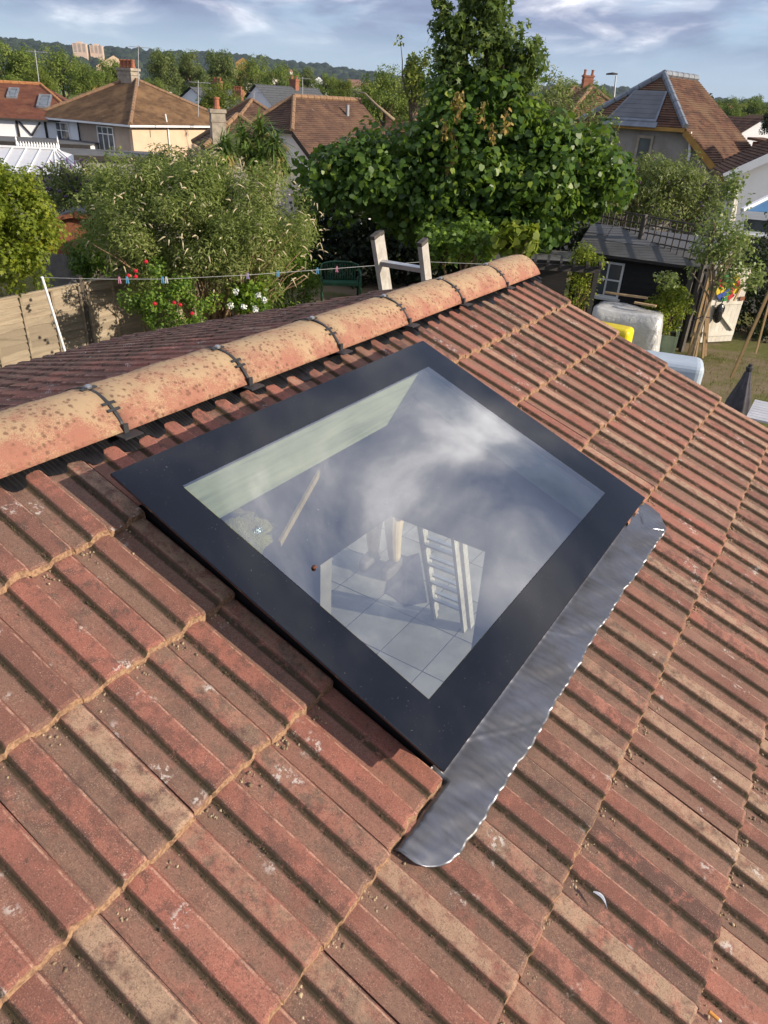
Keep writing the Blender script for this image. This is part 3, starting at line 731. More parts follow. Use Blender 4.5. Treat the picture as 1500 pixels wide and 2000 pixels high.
b.build('seed_husk', ['brown_speck'], smooth=True, label='single small brown seed husk on the skylight glass', cat='seed husk')

# what is under the glass: leaning batten, insulation, foil
simple('glass_wool', (0.46, 0.42, 0.12), (0.30, 0.26, 0.07), 40, 1, 1.0, 160, bd=.02)
def along(px, py, t): d = Vector(ray(px, py)).normalized(); return Vector(CAM) + d * t
b = MB().bar(along(640, 893, 2.75), along(546, 1062, 2.45), .010, .026); c = along(590, 980, 2.6)
bt = b.build('timber_batten', ['pale_timber'], label='thin pale timber batten leaning under the skylight glass', cat='batten')
b = MB(); rg2 = random.Random(4); base = along(470, 1040, 2.30)
gw = empty('insulation_roll', base, 'yellow insulation with torn foil under the left edge of the skylight', 'insulation')
vs = []; nA, nB = 14, 8
for i in range(nB + 1):
    for j in range(nA):
        th = 2 * pi * j / nA; ph_ = pi * i / nB; rr = .085 * (1 + .28 * sin(3 * th + i) * sin(ph_) + rg2.uniform(-.12, .12))
        vs.append(base + Vector((1.25 * rr * sin(ph_) * cos(th), 1.0 * rr * sin(ph_) * sin(th), .75 * rr * cos(ph_))))
b.add(vs, [(i * nA + j, i * nA + (j + 1) % nA, (i + 1) * nA + (j + 1) % nA, (i + 1) * nA + j) for i in range(nB) for j in range(nA)])
world_part(b.build('wool', ['glass_wool'], smooth=True), gw)
simple('foil', (0.62, 0.70, 0.74), (0.3, .36, .4), 30, .25, .8, 60, metal=.9)
b = MB(); c = along(500, 1040, 2.25)
for i in range(7):
    p = c + Vector((rg2.uniform(-.05, .05), rg2.uniform(-.05, .05), rg2.uniform(-.03, .03)))
    a1, a2 = Vector([rg2.uniform(-1, 1) for _ in range(3)]).normalized() * .05, Vector([rg2.uniform(-1, 1) for _ in range(3)]).normalized() * .02
    b.slab([p, p + a1, p + a1 + a2, p + a2 * 1.3], Vector((0, 0, .0015)))
world_part(b.build('foil_scraps', ['foil']), gw)
# ------------------------------------------------------------------ more materials
def ground_material():
    a = NT('garden_ground'); o = a.coord(); n1 = a.noise(o, .35, 6, .65, .5); n2 = a.noise(o, 9, 5, .7); n3 = a.noise(o, 60, 3, .7)
    g = a.mix(a.step(n2, .3, .7), (0.095, 0.115, 0.030), (0.16, 0.145, 0.055)); d = a.mix(n3, (0.17, 0.125, 0.08), (0.26, 0.20, 0.13))
    col = a.mix(a.step(n1, .44, .58), g, d)
    return a.done(a.principled(col, 1, a.bump(a.math('ADD', n3, n2), .6, .03), 0, .1))
ground_material()
def hill_material():
    a = NT('hill'); o = a.coord(); n1 = a.noise(o, .012, 6, .6); n2 = a.noise(o, .05, 4, .7)
    col = a.mix(a.step(n1, .4, .6), (0.035, 0.055, 0.018), (0.075, 0.10, 0.03)); col = a.mix(a.step(n2, .5, .7), col, (0.02, 0.035, 0.014))
    return a.done(a.principled(col, 1, a.bump(n2, 1, 6), 0, .05))
hill_material()
def roofmat(name, c1, c2, c3, sc_=1.0):
    a = NT(name); o = a.coord(); v = a.vadd(o, a.n('ShaderNodeObjectInfo').outputs['Location'])
    br = a.voro(a.vmul(v, (3.2, 3.2, 8.5)), 1.0 * sc_, 'Color', .8)
    x = a.n('ShaderNodeSeparateColor'); a.set(x.inputs[0], br)
    n1 = a.noise(v, .9, 5, .6)
    col = a.mix(x.outputs[0], c1, c2); col = a.mix(a.step(n1, .45, .68), col, c3)
    col = a.mix(a.math('MULTIPLY', a.step(a.noise(v, 5, 4, .7), .64, .72), .6), col, (0.34, 0.29, 0.21))
    return a.done(a.principled(col, .95, a.bump(a.noise(v, 9, 4, .7), .5, .05), 0, .12))
roofmat('roof_red', (0.195, 0.082, 0.055), (0.14, 0.06, 0.044), (0.22, 0.105, 0.062))
roofmat('roof_brown', (0.185, 0.112, 0.062), (0.115, 0.072, 0.045), (0.24, 0.15, 0.082))
roofmat('roof_dark', (0.135, 0.080, 0.056), (0.082, 0.050, 0.040), (0.16, 0.098, 0.066))
roofmat('roof_clay', (0.160, 0.084, 0.056), (0.075, 0.043, 0.034), (0.165, 0.105, 0.066))
simple('ridge_clay', (0.27, 0.165, 0.095), (0.18, 0.11, 0.068), 8, .95, .3, 20)
simple('ridge_orange', (0.45, 0.21, 0.08), (0.3, .13, .06), 8, .95, .3, 20)
simple('slate_roof', (0.06, 0.065, 0.075), (0.09, .095, .10), 5, .8, .3, 20)
simple('felt', (0.085, 0.086, 0.088), (0.125, 0.125, 0.125), 1.5, .9, .3, 60)
simple('felt_patch', (0.11, 0.115, 0.125), (0.14, 0.145, 0.155), 2.0, .75, .2, 60)
simple('render_beige', (0.60, 0.45, 0.32), (0.54, 0.40, 0.28), 2, .95, .2, 60)
simple('render_beige_shade', (0.40, 0.32, 0.26), (0.35, 0.28, 0.22), 2, .95, .2, 60)  # darker, greyer copy of the beige render: shade painted into the left wall
simple('render_white', (0.80, 0.80, 0.81), (0.74, 0.75, 0.76), 2, .9, .15, 60)
simple('render_grey', (0.33, 0.30, 0.27), (0.22, 0.20, 0.18), 1.4, .95, .3, 40)
simple('upvc', (0.80, 0.80, 0.80), (0.74, 0.74, 0.74), 3, .35, 0, spec=.5)
simple('dark_trim', (0.035, 0.03, 0.028), (0.05, 0.045, 0.04), 6, .7, .1)
simple('black_timber', (0.022, 0.020, 0.020), (0.035, 0.031, 0.029), 5, .7, .2, 50, stretch=(1, 1, 6))
simple('concrete', (0.34, 0.32, 0.29), (0.24, 0.225, 0.20), 3, .95, .3, 30)
simple('stone_pale', (0.38, 0.33, 0.26), (0.25, 0.21, 0.165), 4, .95, .4, 25)
simple('brick_far', (0.30, 0.13, 0.08), (0.22, 0.09, 0.06), 7, .95, .3, 25)
simple('terracotta', (0.36, 0.14, 0.075), (0.27, 0.10, 0.06), 9, .9, .2, 30)
simple('galvanised', (0.36, 0.37, 0.38), (0.28, 0.29, 0.30), 9, .5, .05, metal=.5)
simple('lead_trim', (0.23, 0.25, 0.28), (0.16, 0.175, 0.20), 4, .6, .2, 20, metal=.35)
simple('tower_render', (0.58, 0.42, 0.31), (0.50, 0.37, 0.28), .4, .9, 0)
simple('ochre_board', (0.42, 0.24, 0.06), (0.33, .18, .05), 5, .8, .1)
simple('poly_roof', (0.52, 0.53, 0.55), (0.47, 0.48, 0.51), 2, .4, .05, 20, spec=.4)
simple('blue_glass', (0.03, 0.12, 0.26), (0.05, 0.17, 0.33), 1.5, .12, 0, spec=.6)
a = NT('window_glass'); a.done(a.principled(a.mix(a.noise(a.coord(), 2.2, 3, .5), (0.02, 0.025, 0.03), (0.16, 0.18, 0.19)), .06, None, 0, .7))

# ------------------------------------------------------------------ the ground and the hills
sil = [(0, 70), (150, 82), (300, 96), (400, 104), (500, 116), (600, 126), (700, 133), (780, 139), (1080, 166), (1200, 173), (1380, 186), (1500, 194)]
HAZ = []; HEL = []
for px, py in sil:
    p = at(px, py, 2600); HAZ.append(atan2(p.x, p.y)); HEL.append((p.z - EYE) / sqrt(p.x ** 2 + p.y ** 2))
def smooth(t): t = np.clip(t, 0, 1); return t * t * (3 - 2 * t)
def ground_z(x, y):
    x, y = np.asarray(x, float), np.asarray(y, float); r = np.hypot(x, y); az_ = np.arctan2(x, y)
    z = np.interp(r, [0, 22, 48, 120, 400, 1000, 1500], [0, 0, -2.9, -7, -16, -20, -12])
    side = smooth((-2.0 - x) / 2.0) * smooth((24 - r) / 8) * -.4
    side = np.where(r > 30, 0, side)
    top = np.interp(az_, HAZ, HEL) * 2650 * 1.0 + EYE - 27
    z2 = z + (top - z) * smooth((r - 1250) / 1350) 
    z2 = np.where(r > 2650, top - (r - 2650) * .05, z2)
    roll = 10 * np.sin(x * .006 + 1) * np.sin(y * .0045) * smooth((r - 500) / 900)
    return np.where(r > 1250, z2, z) + side + roll
rr = np.concatenate([np.linspace(0, 30, 31)[1:], np.geomspace(32, 5200, 95)]); aa = np.linspace(-pi, pi, 289)[:-1]
Rg, Ag = np.meshgrid(rr, aa, indexing='ij'); X, Y = Rg * np.sin(Ag), Rg * np.cos(Ag)
Vg = np.stack([X, Y, ground_z(X, Y)], -1).reshape(-1, 3); m = len(aa)
Fg = np.array([(i * m + j, i * m + (j + 1) % m, (i + 1) * m + (j + 1) % m, (i + 1) * m + j) for i in range(len(rr) - 1) for j in range(m)])
me = np_mesh('terrain', Vg, Fg, 'garden_ground', smooth=True); me.materials.append(MAT['hill'])
far = (Rg[:-1] > 34).reshape(-1); me.polygons.foreach_set('material_index', far.astype(np.int32))
tag(link('ground', me), 'dry lawn and earth of the gardens running out to the wooded hills', 'ground', kind='structure')
ctr = MB().add([(0, 0, ground_z(0, 0))] + [tuple(Vg[j]) for j in range(m)], [(0, 1 + j, 1 + (j + 1) % m) for j in range(m)])

# paving outside the gable, slab by slab
simple('paving', (0.33, 0.315, 0.28), (0.21, 0.198, 0.175), 3.2, .95, .3, 40, per=.35)
simple('joint_sand', (0.20, 0.18, 0.15), None, 20, 1, .3)
b = MB().slab([G(2.76, -3.2, .006), G(6.6, -3.2, .006), G(6.6, 1.4, .006), G(2.76, 1.4, .006)], (0, 0, -.04))
pat = b.build('patio', ['joint_sand'], kind='structure'); tag(pat, 'grey slab patio beyond the far gable', 'patio')
SL = MB().prism([(0, 0), (.588, 0), (.588, .438), (0, .438)], 0, .03).mesh('paving_slab', ['paving'])
for i in range(6):
    for j in range(10):
        o = link('paving_slab', SL); uu, aa_ = 2.79 + i * .60 , -3.15 + j * .45
        o.matrix_world = Matrix.Translation(G(uu, aa_ , .008 + random.uniform(0, .003))) @ Matrix((U, VH, Vector((0, 0, -1)))).transposed().to_4x4() @ Matrix.Translation((0, 0, -.03)); o.parent = pat

# ------------------------------------------------------------------ building blocks for houses
def clip_band(poly, t0, t1):
    def cl(p, f, keep):
        out = []
        for i in range(len(p)):
            a, c = p[i], p[(i + 1) % len(p)]; fa, fc = f(a), f(c)
            if keep(fa): out.append(a)
            if keep(fa) != keep(fc):
                s = fa / (fa - fc); out.append((a[0] + (c[0] - a[0]) * s, a[1] + (c[1] - a[1]) * s))
        return out
    p = cl(poly, lambda q: q[1] - t0, lambda w: w >= -1e-9)
    return cl(p, lambda q: t1 - q[1], lambda w: w >= -1e-9) if p else p
def roof_face(b, pts, g=.11, lift=.022, mi=0):
    """lapped courses filling a planar polygon whose first two points are the eave"""
    pts = [Vector(p) for p in pts]; x = (pts[1] - pts[0]).normalized(); nrm = None
    for p in pts[2:]:
        c = x.cross(p - pts[0])
        if c.length > 1e-4: nrm = c.normalized(); break
    if nrm.z < 0: nrm = -nrm
    up = nrm.cross(x).normalized()
    if up.z < 0: up = -up
    q = [((p - pts[0]).dot(x), (p - pts[0]).dot(up)) for p in pts]; T = max(t for _, t in q); k = 0; t0 = min(t for _, t in q)
    while t0 + k * g < T - 1e-4:
        a0, a1 = t0 + k * g, min(t0 + (k + 1) * g, T); c = clip_band(q, a0, a1); k += 1
        if len(c) < 3: continue
        f = lambda s, t: pts[0] + x * s + up * t + nrm * (lift * (1 - (t - a0) / g))
        b.add([f(s, t) for s, t in c], [tuple(range(len(c)))], mi)
        lo = [s for s, t in c if abs(t - a0) < 1e-6]
        if len(lo) >= 2:
            s0, s1 = min(lo), max(lo); P = lambda s, h: pts[0] + x * s + up * a0 + nrm * h
            b.add([P(s0, lift), P(s1, lift), P(s1, -.01), P(s0, -.01)], [(0, 1, 2, 3)], mi)
class FR:
    """a house's own frame: s to the right, e away"""
    def __init__(self, c, yaw): self.c = Vector((c[0], c[1], 0)); self.s = Vector((cos(yaw), sin(yaw), 0)); self.e = Vector((-sin(yaw), cos(yaw), 0)); self.yaw = yaw
    def p(self, s, e, z): return self.c + self.s * s + self.e * e + Vector((0, 0, z))
def hang(o, parent): return world_part(o, parent)
def wall_slab(fr, root, poly, e0, th, mat, name='wall', along='s'):
    b = MB()
    if along == 's': b.slab([fr.p(s, e0, z) for s, z in poly], fr.e * th)
    else: b.slab([fr.p(e0, s, z) for s, z in poly], fr.s * th)
    return hang(b.build(name, [mat]), root)
def window(root, P, R, w, h, nx=2, nz=1, frame='upvc', depth=.06, out=None, fw=.06, transom=None):
    """window whose lower left corner is P, running along R; stands proud along out"""
    R = Vector(R).normalized(); Z = Vector((0, 0, 1)); out = Vector(out).normalized() if out is not None else R.cross(Z)
    b = MB()
    def bar(x0, x1, z0, z1): b.slab([P + R * x0 + Z * z0, P + R * x1 + Z * z0, P + R * x1 + Z * z1, P + R * x0 + Z * z1], out * depth)
    bar(0, w, 0, fw); bar(0, w, h - fw, h); bar(0, fw, fw, h - fw); bar(w - fw, w, fw, h - fw)
    for i in range(1, nx): bar(w * i / nx - fw * .4, w * i / nx + fw * .4, fw, h - fw)
    for k in range(1, nz): bar(fw, w - fw, h * k / nz - fw * .35, h * k / nz + fw * .35)
    if transom: bar(fw, w - fw, h * transom - fw * .4, h * transom + fw * .4)
    o = hang(b.build('window', [frame]), root)
    g = MB().slab([P + R * fw + Z * fw, P + R * (w - fw) + Z * fw, P + R * (w - fw) + Z * (h - fw), P + R * fw + Z * (h - fw)], out * depth * .35).build('pane', ['window_glass'])
    g.parent = o; g.matrix_parent_inverse = o.matrix_basis.inverted() @ Matrix.Identity(4)
    g.matrix_parent_inverse = (Matrix.LocRotScale(root.location, root.rotation_euler, None) @ o.matrix_parent_inverse).inverted() if False else Matrix.Identity(4)
    s = MB().slab([P - R * .05 - Z * .05, P + R * (w + .05) - Z * .05, P + R * (w + .05), P - R * .05], out * (depth + .07)).build('sill', [frame]); s.parent = o
    return o
def ridge_run(b, p, q, r=.11, mi=0, step=.42):
    p, q = Vector(p), Vector(q); n = max(2, int((q - p).length / step))
    for i in range(n): b.tube([p.lerp(q, i / n), p.lerp(q, (i + .96) / n)], [r, r * .93], 7, True, mi)
def chimney(root, base, w, d, h, yaw, pots, mat='stone_pale', name='chimney', ps=1.0):
    M = Matrix.Rotation(yaw, 3, 'Z'); base = Vector(base); b = MB()
    b.box(base + Vector((0, 0, h / 2)), (w, d, h), M=M); b.box(base + Vector((0, 0, h * .80)), (w * 1.08, d * 1.08, .09), M=M)
    b.box(base + Vector((0, 0, h - .02)), (w * 1.16, d * 1.16, .14), M=M)
    o = hang(b.build(name, [mat]), root)
    for i in range(pots):
        x = (i - (pots - 1) / 2) * w * .82 / max(pots - 1, 1)
        pb = MB().lathe([(a_ * ps, z_ * ps) for a_, z_ in ((.15, 0), (.16, .05), (.12, .12), (.115, .36), (.14, .38), (.14, .45), (.10, .45), (.10, .40))], base + M @ Vector((x, 0, h + .05)), 10)
        pt = pb.build('chimney_pot', ['terracotta'], smooth=False); pt.parent = o
    return o
def aerial(px, py_top, py_bot, Y, label, arms=True, px2=None):
    p, q = at(px, py_top, Y), at(px2 or px, py_bot, Y); r = empty('aerial_mast', q, label, 'aerial')
    hang(MB().tube([q, p], [.03, .022], 6).build('mast', ['galvanised']), r)
    if arms:
        b = MB(); d = Vector((.8, .6, 0)); c = p - Vector((0, 0, .1)); b.tube([c - d * .5, c + d * .7], .016, 5)
        for i in range(7): e = c + d * (-.45 + i * .17); s = Vector((-.6, .8, 0)) * (.34 - i * .02); b.tube([e - s, e + s], .009, 4)
        hang(b.build('antenna', ['galvanised']), r)
    return r

# ---- house with the half timbered wall, far left
P0 = at(153, 238, 49); fr = FR((P0.x, P0.y), radians(14)); zE, zR, gz = P0.z, P0.z + 1.85, -2.9
hl = empty('house', fr.p(-6, 3, gz), 'white half timbered house under a broad red roof with two roof windows, far left', 'house')
b = MB(); roof_face(b, [fr.p(-13, -.3, zE), fr.p(.3, -.3, zE), fr.p(-2.6, 4.4, zR), fr.p(-13, 4.4, zR)], .16, .03)
roof_face(b, [fr.p(.3, -.3, zE), fr.p(.3, 9, zE), fr.p(-2.6, 4.4, zR)], .16, .03)
rf = hang(b.build('roof', ['roof_red']), hl)
b = MB(); ridge_run(b, fr.p(-13, 4.4, zR + .03), fr.p(-2.6, 4.4, zR + .03), .12); ridge_run(b, fr.p(-2.6, 4.4, zR + .03), fr.p(.3, -.3, zE + .04), .10); hang(b.build('ridge', ['ridge_orange']), hl)
wall_slab(fr, hl, [(-13, gz), (0, gz), (0, zE - .04), (-13, zE - .04)], 0, .25, 'render_white')
wall_slab(fr, hl, [(.26, gz), (8.7, gz), (8.7, zE - .04), (.26, zE - .04)], -.25, .25, 'render_white', along='e')
for s0 in (-11.5, -9.9, -8.3, -6.7, -5.1, -3.6, -2.0, -.5):
    b = MB().slab([fr.p(s0, -.05, zE - .95), fr.p(s0 + .14, -.05, zE - .95), fr.p(s0 + .14, -.05, zE - .06), fr.p(s0, -.05, zE - .06)], fr.e * .045); hang(b.build('timber_stud', ['black_timber']), hl)
for s0 in (-9.0, -5.9, -2.8):
    for sg in (-1, 1):
        b = MB().bar(fr.p(s0, -.04, zE - .85), fr.p(s0 + sg * .6, -.04, zE - .12), .10, .04, fr.e); hang(b.build('timber_brace', ['black_timber']), hl)
b = MB().slab([fr.p(-13, -.06, zE - 1.08), fr.p(0, -.06, zE - 1.08), fr.p(0, -.06, zE - .97), fr.p(-13, -.06, zE - .97)], fr.e * .055); hang(b.build('timber_rail', ['upvc']), hl)
b = MB().slab([fr.p(-13, -.34, zE - .06), fr.p(.3, -.34, zE - .06), fr.p(.3, -.34, zE + .04), fr.p(-13, -.34, zE + .04)], fr.e * .1); hang(b.build('gutter', ['dark_trim']), hl)
def rooflight(root, fr, s, e, w, l, zE, zR, e0, e1, frame='lead_trim'):
    def rp(s_, e_, h=0): return fr.p(s_, e_, zE + (zR - zE) * (e_ - e0) / (e1 - e0) + h)
    b = MB()
    for (a0, a1, c0, c1) in ((0, w, 0, .1), (0, w, l - .1, l), (0, .1, .1, l - .1), (w - .1, w, .1, l - .1)):
        b.slab([rp(s + a0, e + c0, .02), rp(s + a1, e + c0, .02), rp(s + a1, e + c1, .02), rp(s + a0, e + c1, .02)], (0, 0, .12))
    o = hang(b.build('roof_window', [frame]), root)
    g = MB().slab([rp(s + .1, e + .1, .05), rp(s + w - .1, e + .1, .05), rp(s + w - .1, e + l - .1, .05), rp(s + .1, e + l - .1, .05)], (0, 0, .03)).build('pane', ['blue_glass' if frame == 'x' else 'window_glass']); g.parent = o
rooflight(hl, fr, -4.35, 2.3, .6, 1.2, zE, zR, -.3, 4.4); rooflight(hl, fr, -2.5, 1.2, .75, 1.6, zE, zR, -.3, 4.4); rooflight(hl, fr, -6.4, 1.7, .6, 1.1, zE, zR, -.3, 4.4)

# ---- beige and white pair under one hipped roof
P0 = at(256, 243, 45); yaw = radians(58); zE, gz = P0.z, -2.9; fr = FR((P0.x, P0.y), yaw)     # s runs right and away, e runs left and away
hb = empty('house', fr.p(4, 5, gz), 'beige and white semi detached house with brown hipped roof and stone chimney', 'house')
Wd, Dp, ap = 8.0, 8.3, 4.78
b = MB(); ov = .35; c = [fr.p(-ov, -ov, zE), fr.p(Wd + ov, -ov, zE), fr.p(Wd + ov, Dp + ov, zE), fr.p(-ov, Dp + ov, zE)]; r0, r1 = fr.p(Wd / 2, 3.9, ap), fr.p(Wd / 2, 4.9, ap)
roof_face(b, [c[0], c[1], r0], .13, .025); roof_face(b, [c[1], c[2], r1, r0], .13, .025); roof_face(b, [c[2], c[3], r1], .13, .025); roof_face(b, [c[3], c[0], r0, r1], .13, .025)
hang(b.build('roof', ['roof_brown']), hb)
b = MB(); up = Vector((0, 0, .04))
for p, q in ((c[0], r0), (c[1], r0), (c[3], r1), (r0, r1)): ridge_run(b, p + up, q + up, .12)
hang(b.build('ridge', ['ridge_clay']), hb)
wall_slab(fr, hb, [(0, gz), (Wd, gz), (Wd, zE - .03), (0, zE - .03)], 0, .25, 'render_beige')
wall_slab(fr, hb, [(.252, gz), (4.7, gz), (4.7, zE - .03), (.252, zE - .03)], 0, .25, 'render_beige_shade', along='e')
wall_slab(fr, hb, [(4.702, gz), (Dp, gz), (Dp, zE - .03), (4.702, zE - .03)], 0.002, .25, 'render_white', along='e')
wall_slab(fr, hb, [(.252, gz), (Dp, gz), (Dp, zE - .03), (.252, zE - .03)], Wd - .25, .25, 'render_beige', along='e')
b = MB(); b.slab([fr.p(-ov - .06, -ov - .06, zE - .12), fr.p(Wd + ov, -ov - .06, zE - .12), fr.p(Wd + ov, -ov - .06, zE - .02), fr.p(-ov - .06, -ov - .06, zE - .02)], fr.e * .1)
b.slab([fr.p(-ov - .06, -ov + .05, zE - .12), fr.p(-ov - .06, Dp + ov, zE - .12), fr.p(-ov - .06, Dp + ov, zE - .02), fr.p(-ov - .06, -ov + .05, zE - .02)], fr.s * .1); hang(b.build('gutter', ['upvc']), hb)
hang(MB().tube([fr.p(2.6, -.06, gz), fr.p(2.6, -.06, zE - .2), fr.p(2.5, -.06, zE + .55)], .05, 6).build('soil_pipe', ['upvc']), hb)
hang(MB().tube([fr.p(-.06, 4.75, gz), fr.p(-.06, 4.75, zE - .1)], .05, 6).build('downpipe', ['dark_trim']), hb)
hang(MB().tube([fr.p(Wd - .15, -.06, gz), fr.p(Wd - .15, -.06, zE - .1)], .05, 6).build('downpipe', ['dark_trim']), hb)
window(hb, fr.p(-.0, 3.05, zE - 1.62), -fr.e, 1.45, 1.40, 3, 1, out=-fr.s, transom=.72)
window(hb, fr.p(-.0, 7.3, zE - 1.62), -fr.e, 1.6, 1.40, 2, 1, out=-fr.s, transom=.68)
chimney(hb, r0 + Vector((0, 0, -.75)) + fr.e * .75 , 1.25, .65, 1.35, yaw + pi / 2, 4)
sd = MB().lathe([(.0, -.05), (.16, -.02), (.24, .03), (.25, .05), (.0, .0)], fr.p(Wd * .72, 3.2, ap - .55), 12).build('satellite_dish', ['upvc']); hang(sd, hb)

# ---- flat roofed extensions, conservatory and walls in front of those two houses
def flat_ext(name, fr, s0, s1, e0, e1, z0, z1, label, wallmat='render_beige', top='felt', fascia='upvc', cat='extension'):
    r = empty(name, fr.p((s0 + s1) / 2, (e0 + e1) / 2, z0), label, cat)
    b = MB().slab([fr.p(s0, e0, z0), fr.p(s1, e0, z0), fr.p(s1, e1, z0), fr.p(s0, e1, z0)], (0, 0, z1 - z0)); hang(b.build('wall', [wallmat]), r)
    b = MB().slab([fr.p(s0 - .12, e0 - .12, z1 + .002), fr.p(s1 + .12, e0 - .12, z1 + .002), fr.p(s1 + .12, e1 + .12, z1 + .002), fr.p(s0 - .12, e1 + .12, z1 + .002)], (0, 0, .06)); hang(b.build('roof', [top]), r)
    b = MB().slab([fr.p(s0 - .15, e0 - .15, z1 - .16), fr.p(s1 + .15, e0 - .15, z1 - .16), fr.p(s1 + .15, e0 - .15, z1 + .04), fr.p(s0 - .15, e0 - .15, z1 + .04)], fr.e * .025)
    hang(b.build('fascia', [fascia]), r); return r
def anchor(px, py, Y, yaw_deg): p = at(px, py, Y); return FR((p.x, p.y), radians(yaw_deg)), p.z
fr, z = anchor(268, 312, 38, 8); x1 = flat_ext('flat_roof_extension', fr, -7.6, .2, 0, 4.6, -2.8, z, 'long grey flat roofed extension below the beige house')
fr, z = anchor(150, 322, 36, 8); 
fr, z = anchor(300, 305, 35, 16); x2 = flat_ext('lean_to', fr, -3.2, .3, 0, 2.6, -2.8, z - .1, 'small block lean-to with brown gate beside the flat extension', 'concrete', 'felt', 'dark_trim', 'lean-to')
hang(MB().slab([fr.p(-2.3, -.03, -2.6), fr.p(-.9, -.03, -2.6), fr.p(-.9, -.03, z - .75), fr.p(-2.3, -.03, z - .75)], -fr.e * .05).build('gate', ['brick_far']), x2)
hang(MB().slab([fr.p(-.1, -.06, -2.6), fr.p(.08, -.06, -2.6), fr.p(.08, -.06, z - .15), fr.p(-.1, -.06, z - .15)], -fr.e * .1).build('post', ['pale_timber']), x2)
fr, z = anchor(60, 262, 44, 8); x3 = flat_ext('flat_roof_extension', fr, -9, 3.0, 0, 4, -2.8, z - .45, 'dark flat roofed extension under the half timbered wall', 'render_white', 'felt', 'dark_trim')
# conservatory with crested white roof
P0 = at(-20, 335, 33); fr = FR((P0.x, P0.y), radians(6)); zE = P0.z; cz = empty('conservatory', fr.p(2, 2, -2.7), 'white conservatory roof with spiked ridge cresting, far left', 'conservatory')
zr = zE + .82; b = MB(); bars = MB(); W = 4.15
for q in ([fr.p(-3, -.1, zE), fr.p(W, -.1, zE), fr.p(2.35, 2.0, zr), fr.p(.55, 2.0, zr), fr.p(-3, 2.0, zr)], [fr.p(W, -.1, zE), fr.p(W, 4.1, zE), fr.p(2.35, 2.0, zr)]):
    b.slab(q, (0, 0, -.03))
hang(b.build('roof', ['poly_roof']), cz)
for i in range(10):
    s0 = -1.4 + i * .6; bars.bar(fr.p(s0, -.1, zE + .03), fr.p(min(s0, 2.2), 2.0, zr + .03), .04, .04)
bars.bar(fr.p(W, -.1, zE + .03), fr.p(2.35, 2.0, zr + .03), .08, .05); bars.bar(fr.p(-3, 2, zr + .04), fr.p(2.4, 2, zr + .04), .12, .08); hang(bars.build('glazing_bars', ['upvc']), cz)
b = MB()
for i in range(15): b.lathe([(.05, 0), (.06, .06), (.0, .22)], fr.p(.65 + i * .12, 2.0, zr + .08), 6)
hang(b.build('cresting', ['upvc']), cz)
for s0 in (.6, 2.4): hang(MB().lathe([(.04, 0), (.05, .1), (.02, .2), (.04, .28), (0, .5)], fr.p(s0, 2.0, zr + .08), 8).build('finial', ['upvc']), cz)
b = MB().slab([fr.p(-3, 0, -2.7), fr.p(W - .15, 0, -2.7), fr.p(W - .15, 0, zE - .05), fr.p(-3, 0, zE - .05)], fr.e * .1); b.slab([fr.p(W - .15, .1, -2.7), fr.p(W - .15, 4, -2.7), fr.p(W - .15, 4, zE - .05), fr.p(W - .15, .1, zE - .05)], -fr.s * .1); hang(b.build('wall', ['render_grey']), cz)
fr, z = anchor(40, 372, 27, 10); flat_ext('garage', fr, -6, 2.7, 0, 4.2, -2, z, 'low garage with grey flat roof and pale edge, behind the yellow green tree', 'render_grey', 'felt', 'upvc', 'garage')
fr, z = anchor(250, 342, 30, 14); b = MB().slab([fr.p(-1.2, 0, -2), fr.p(3.6, 0, -2), fr.p(3.6, 0, z), fr.p(-1.2, 0, z)], fr.e * .2); b.slab([fr.p(-1.25, -.05, z), fr.p(3.65, -.05, z), fr.p(3.65, -.05, z + .07), fr.p(-1.25, -.05, z + .07)], fr.e * .3)
b.build('garden_wall', ['concrete'], label='pale concrete garden wall below the lean-to', cat='wall')

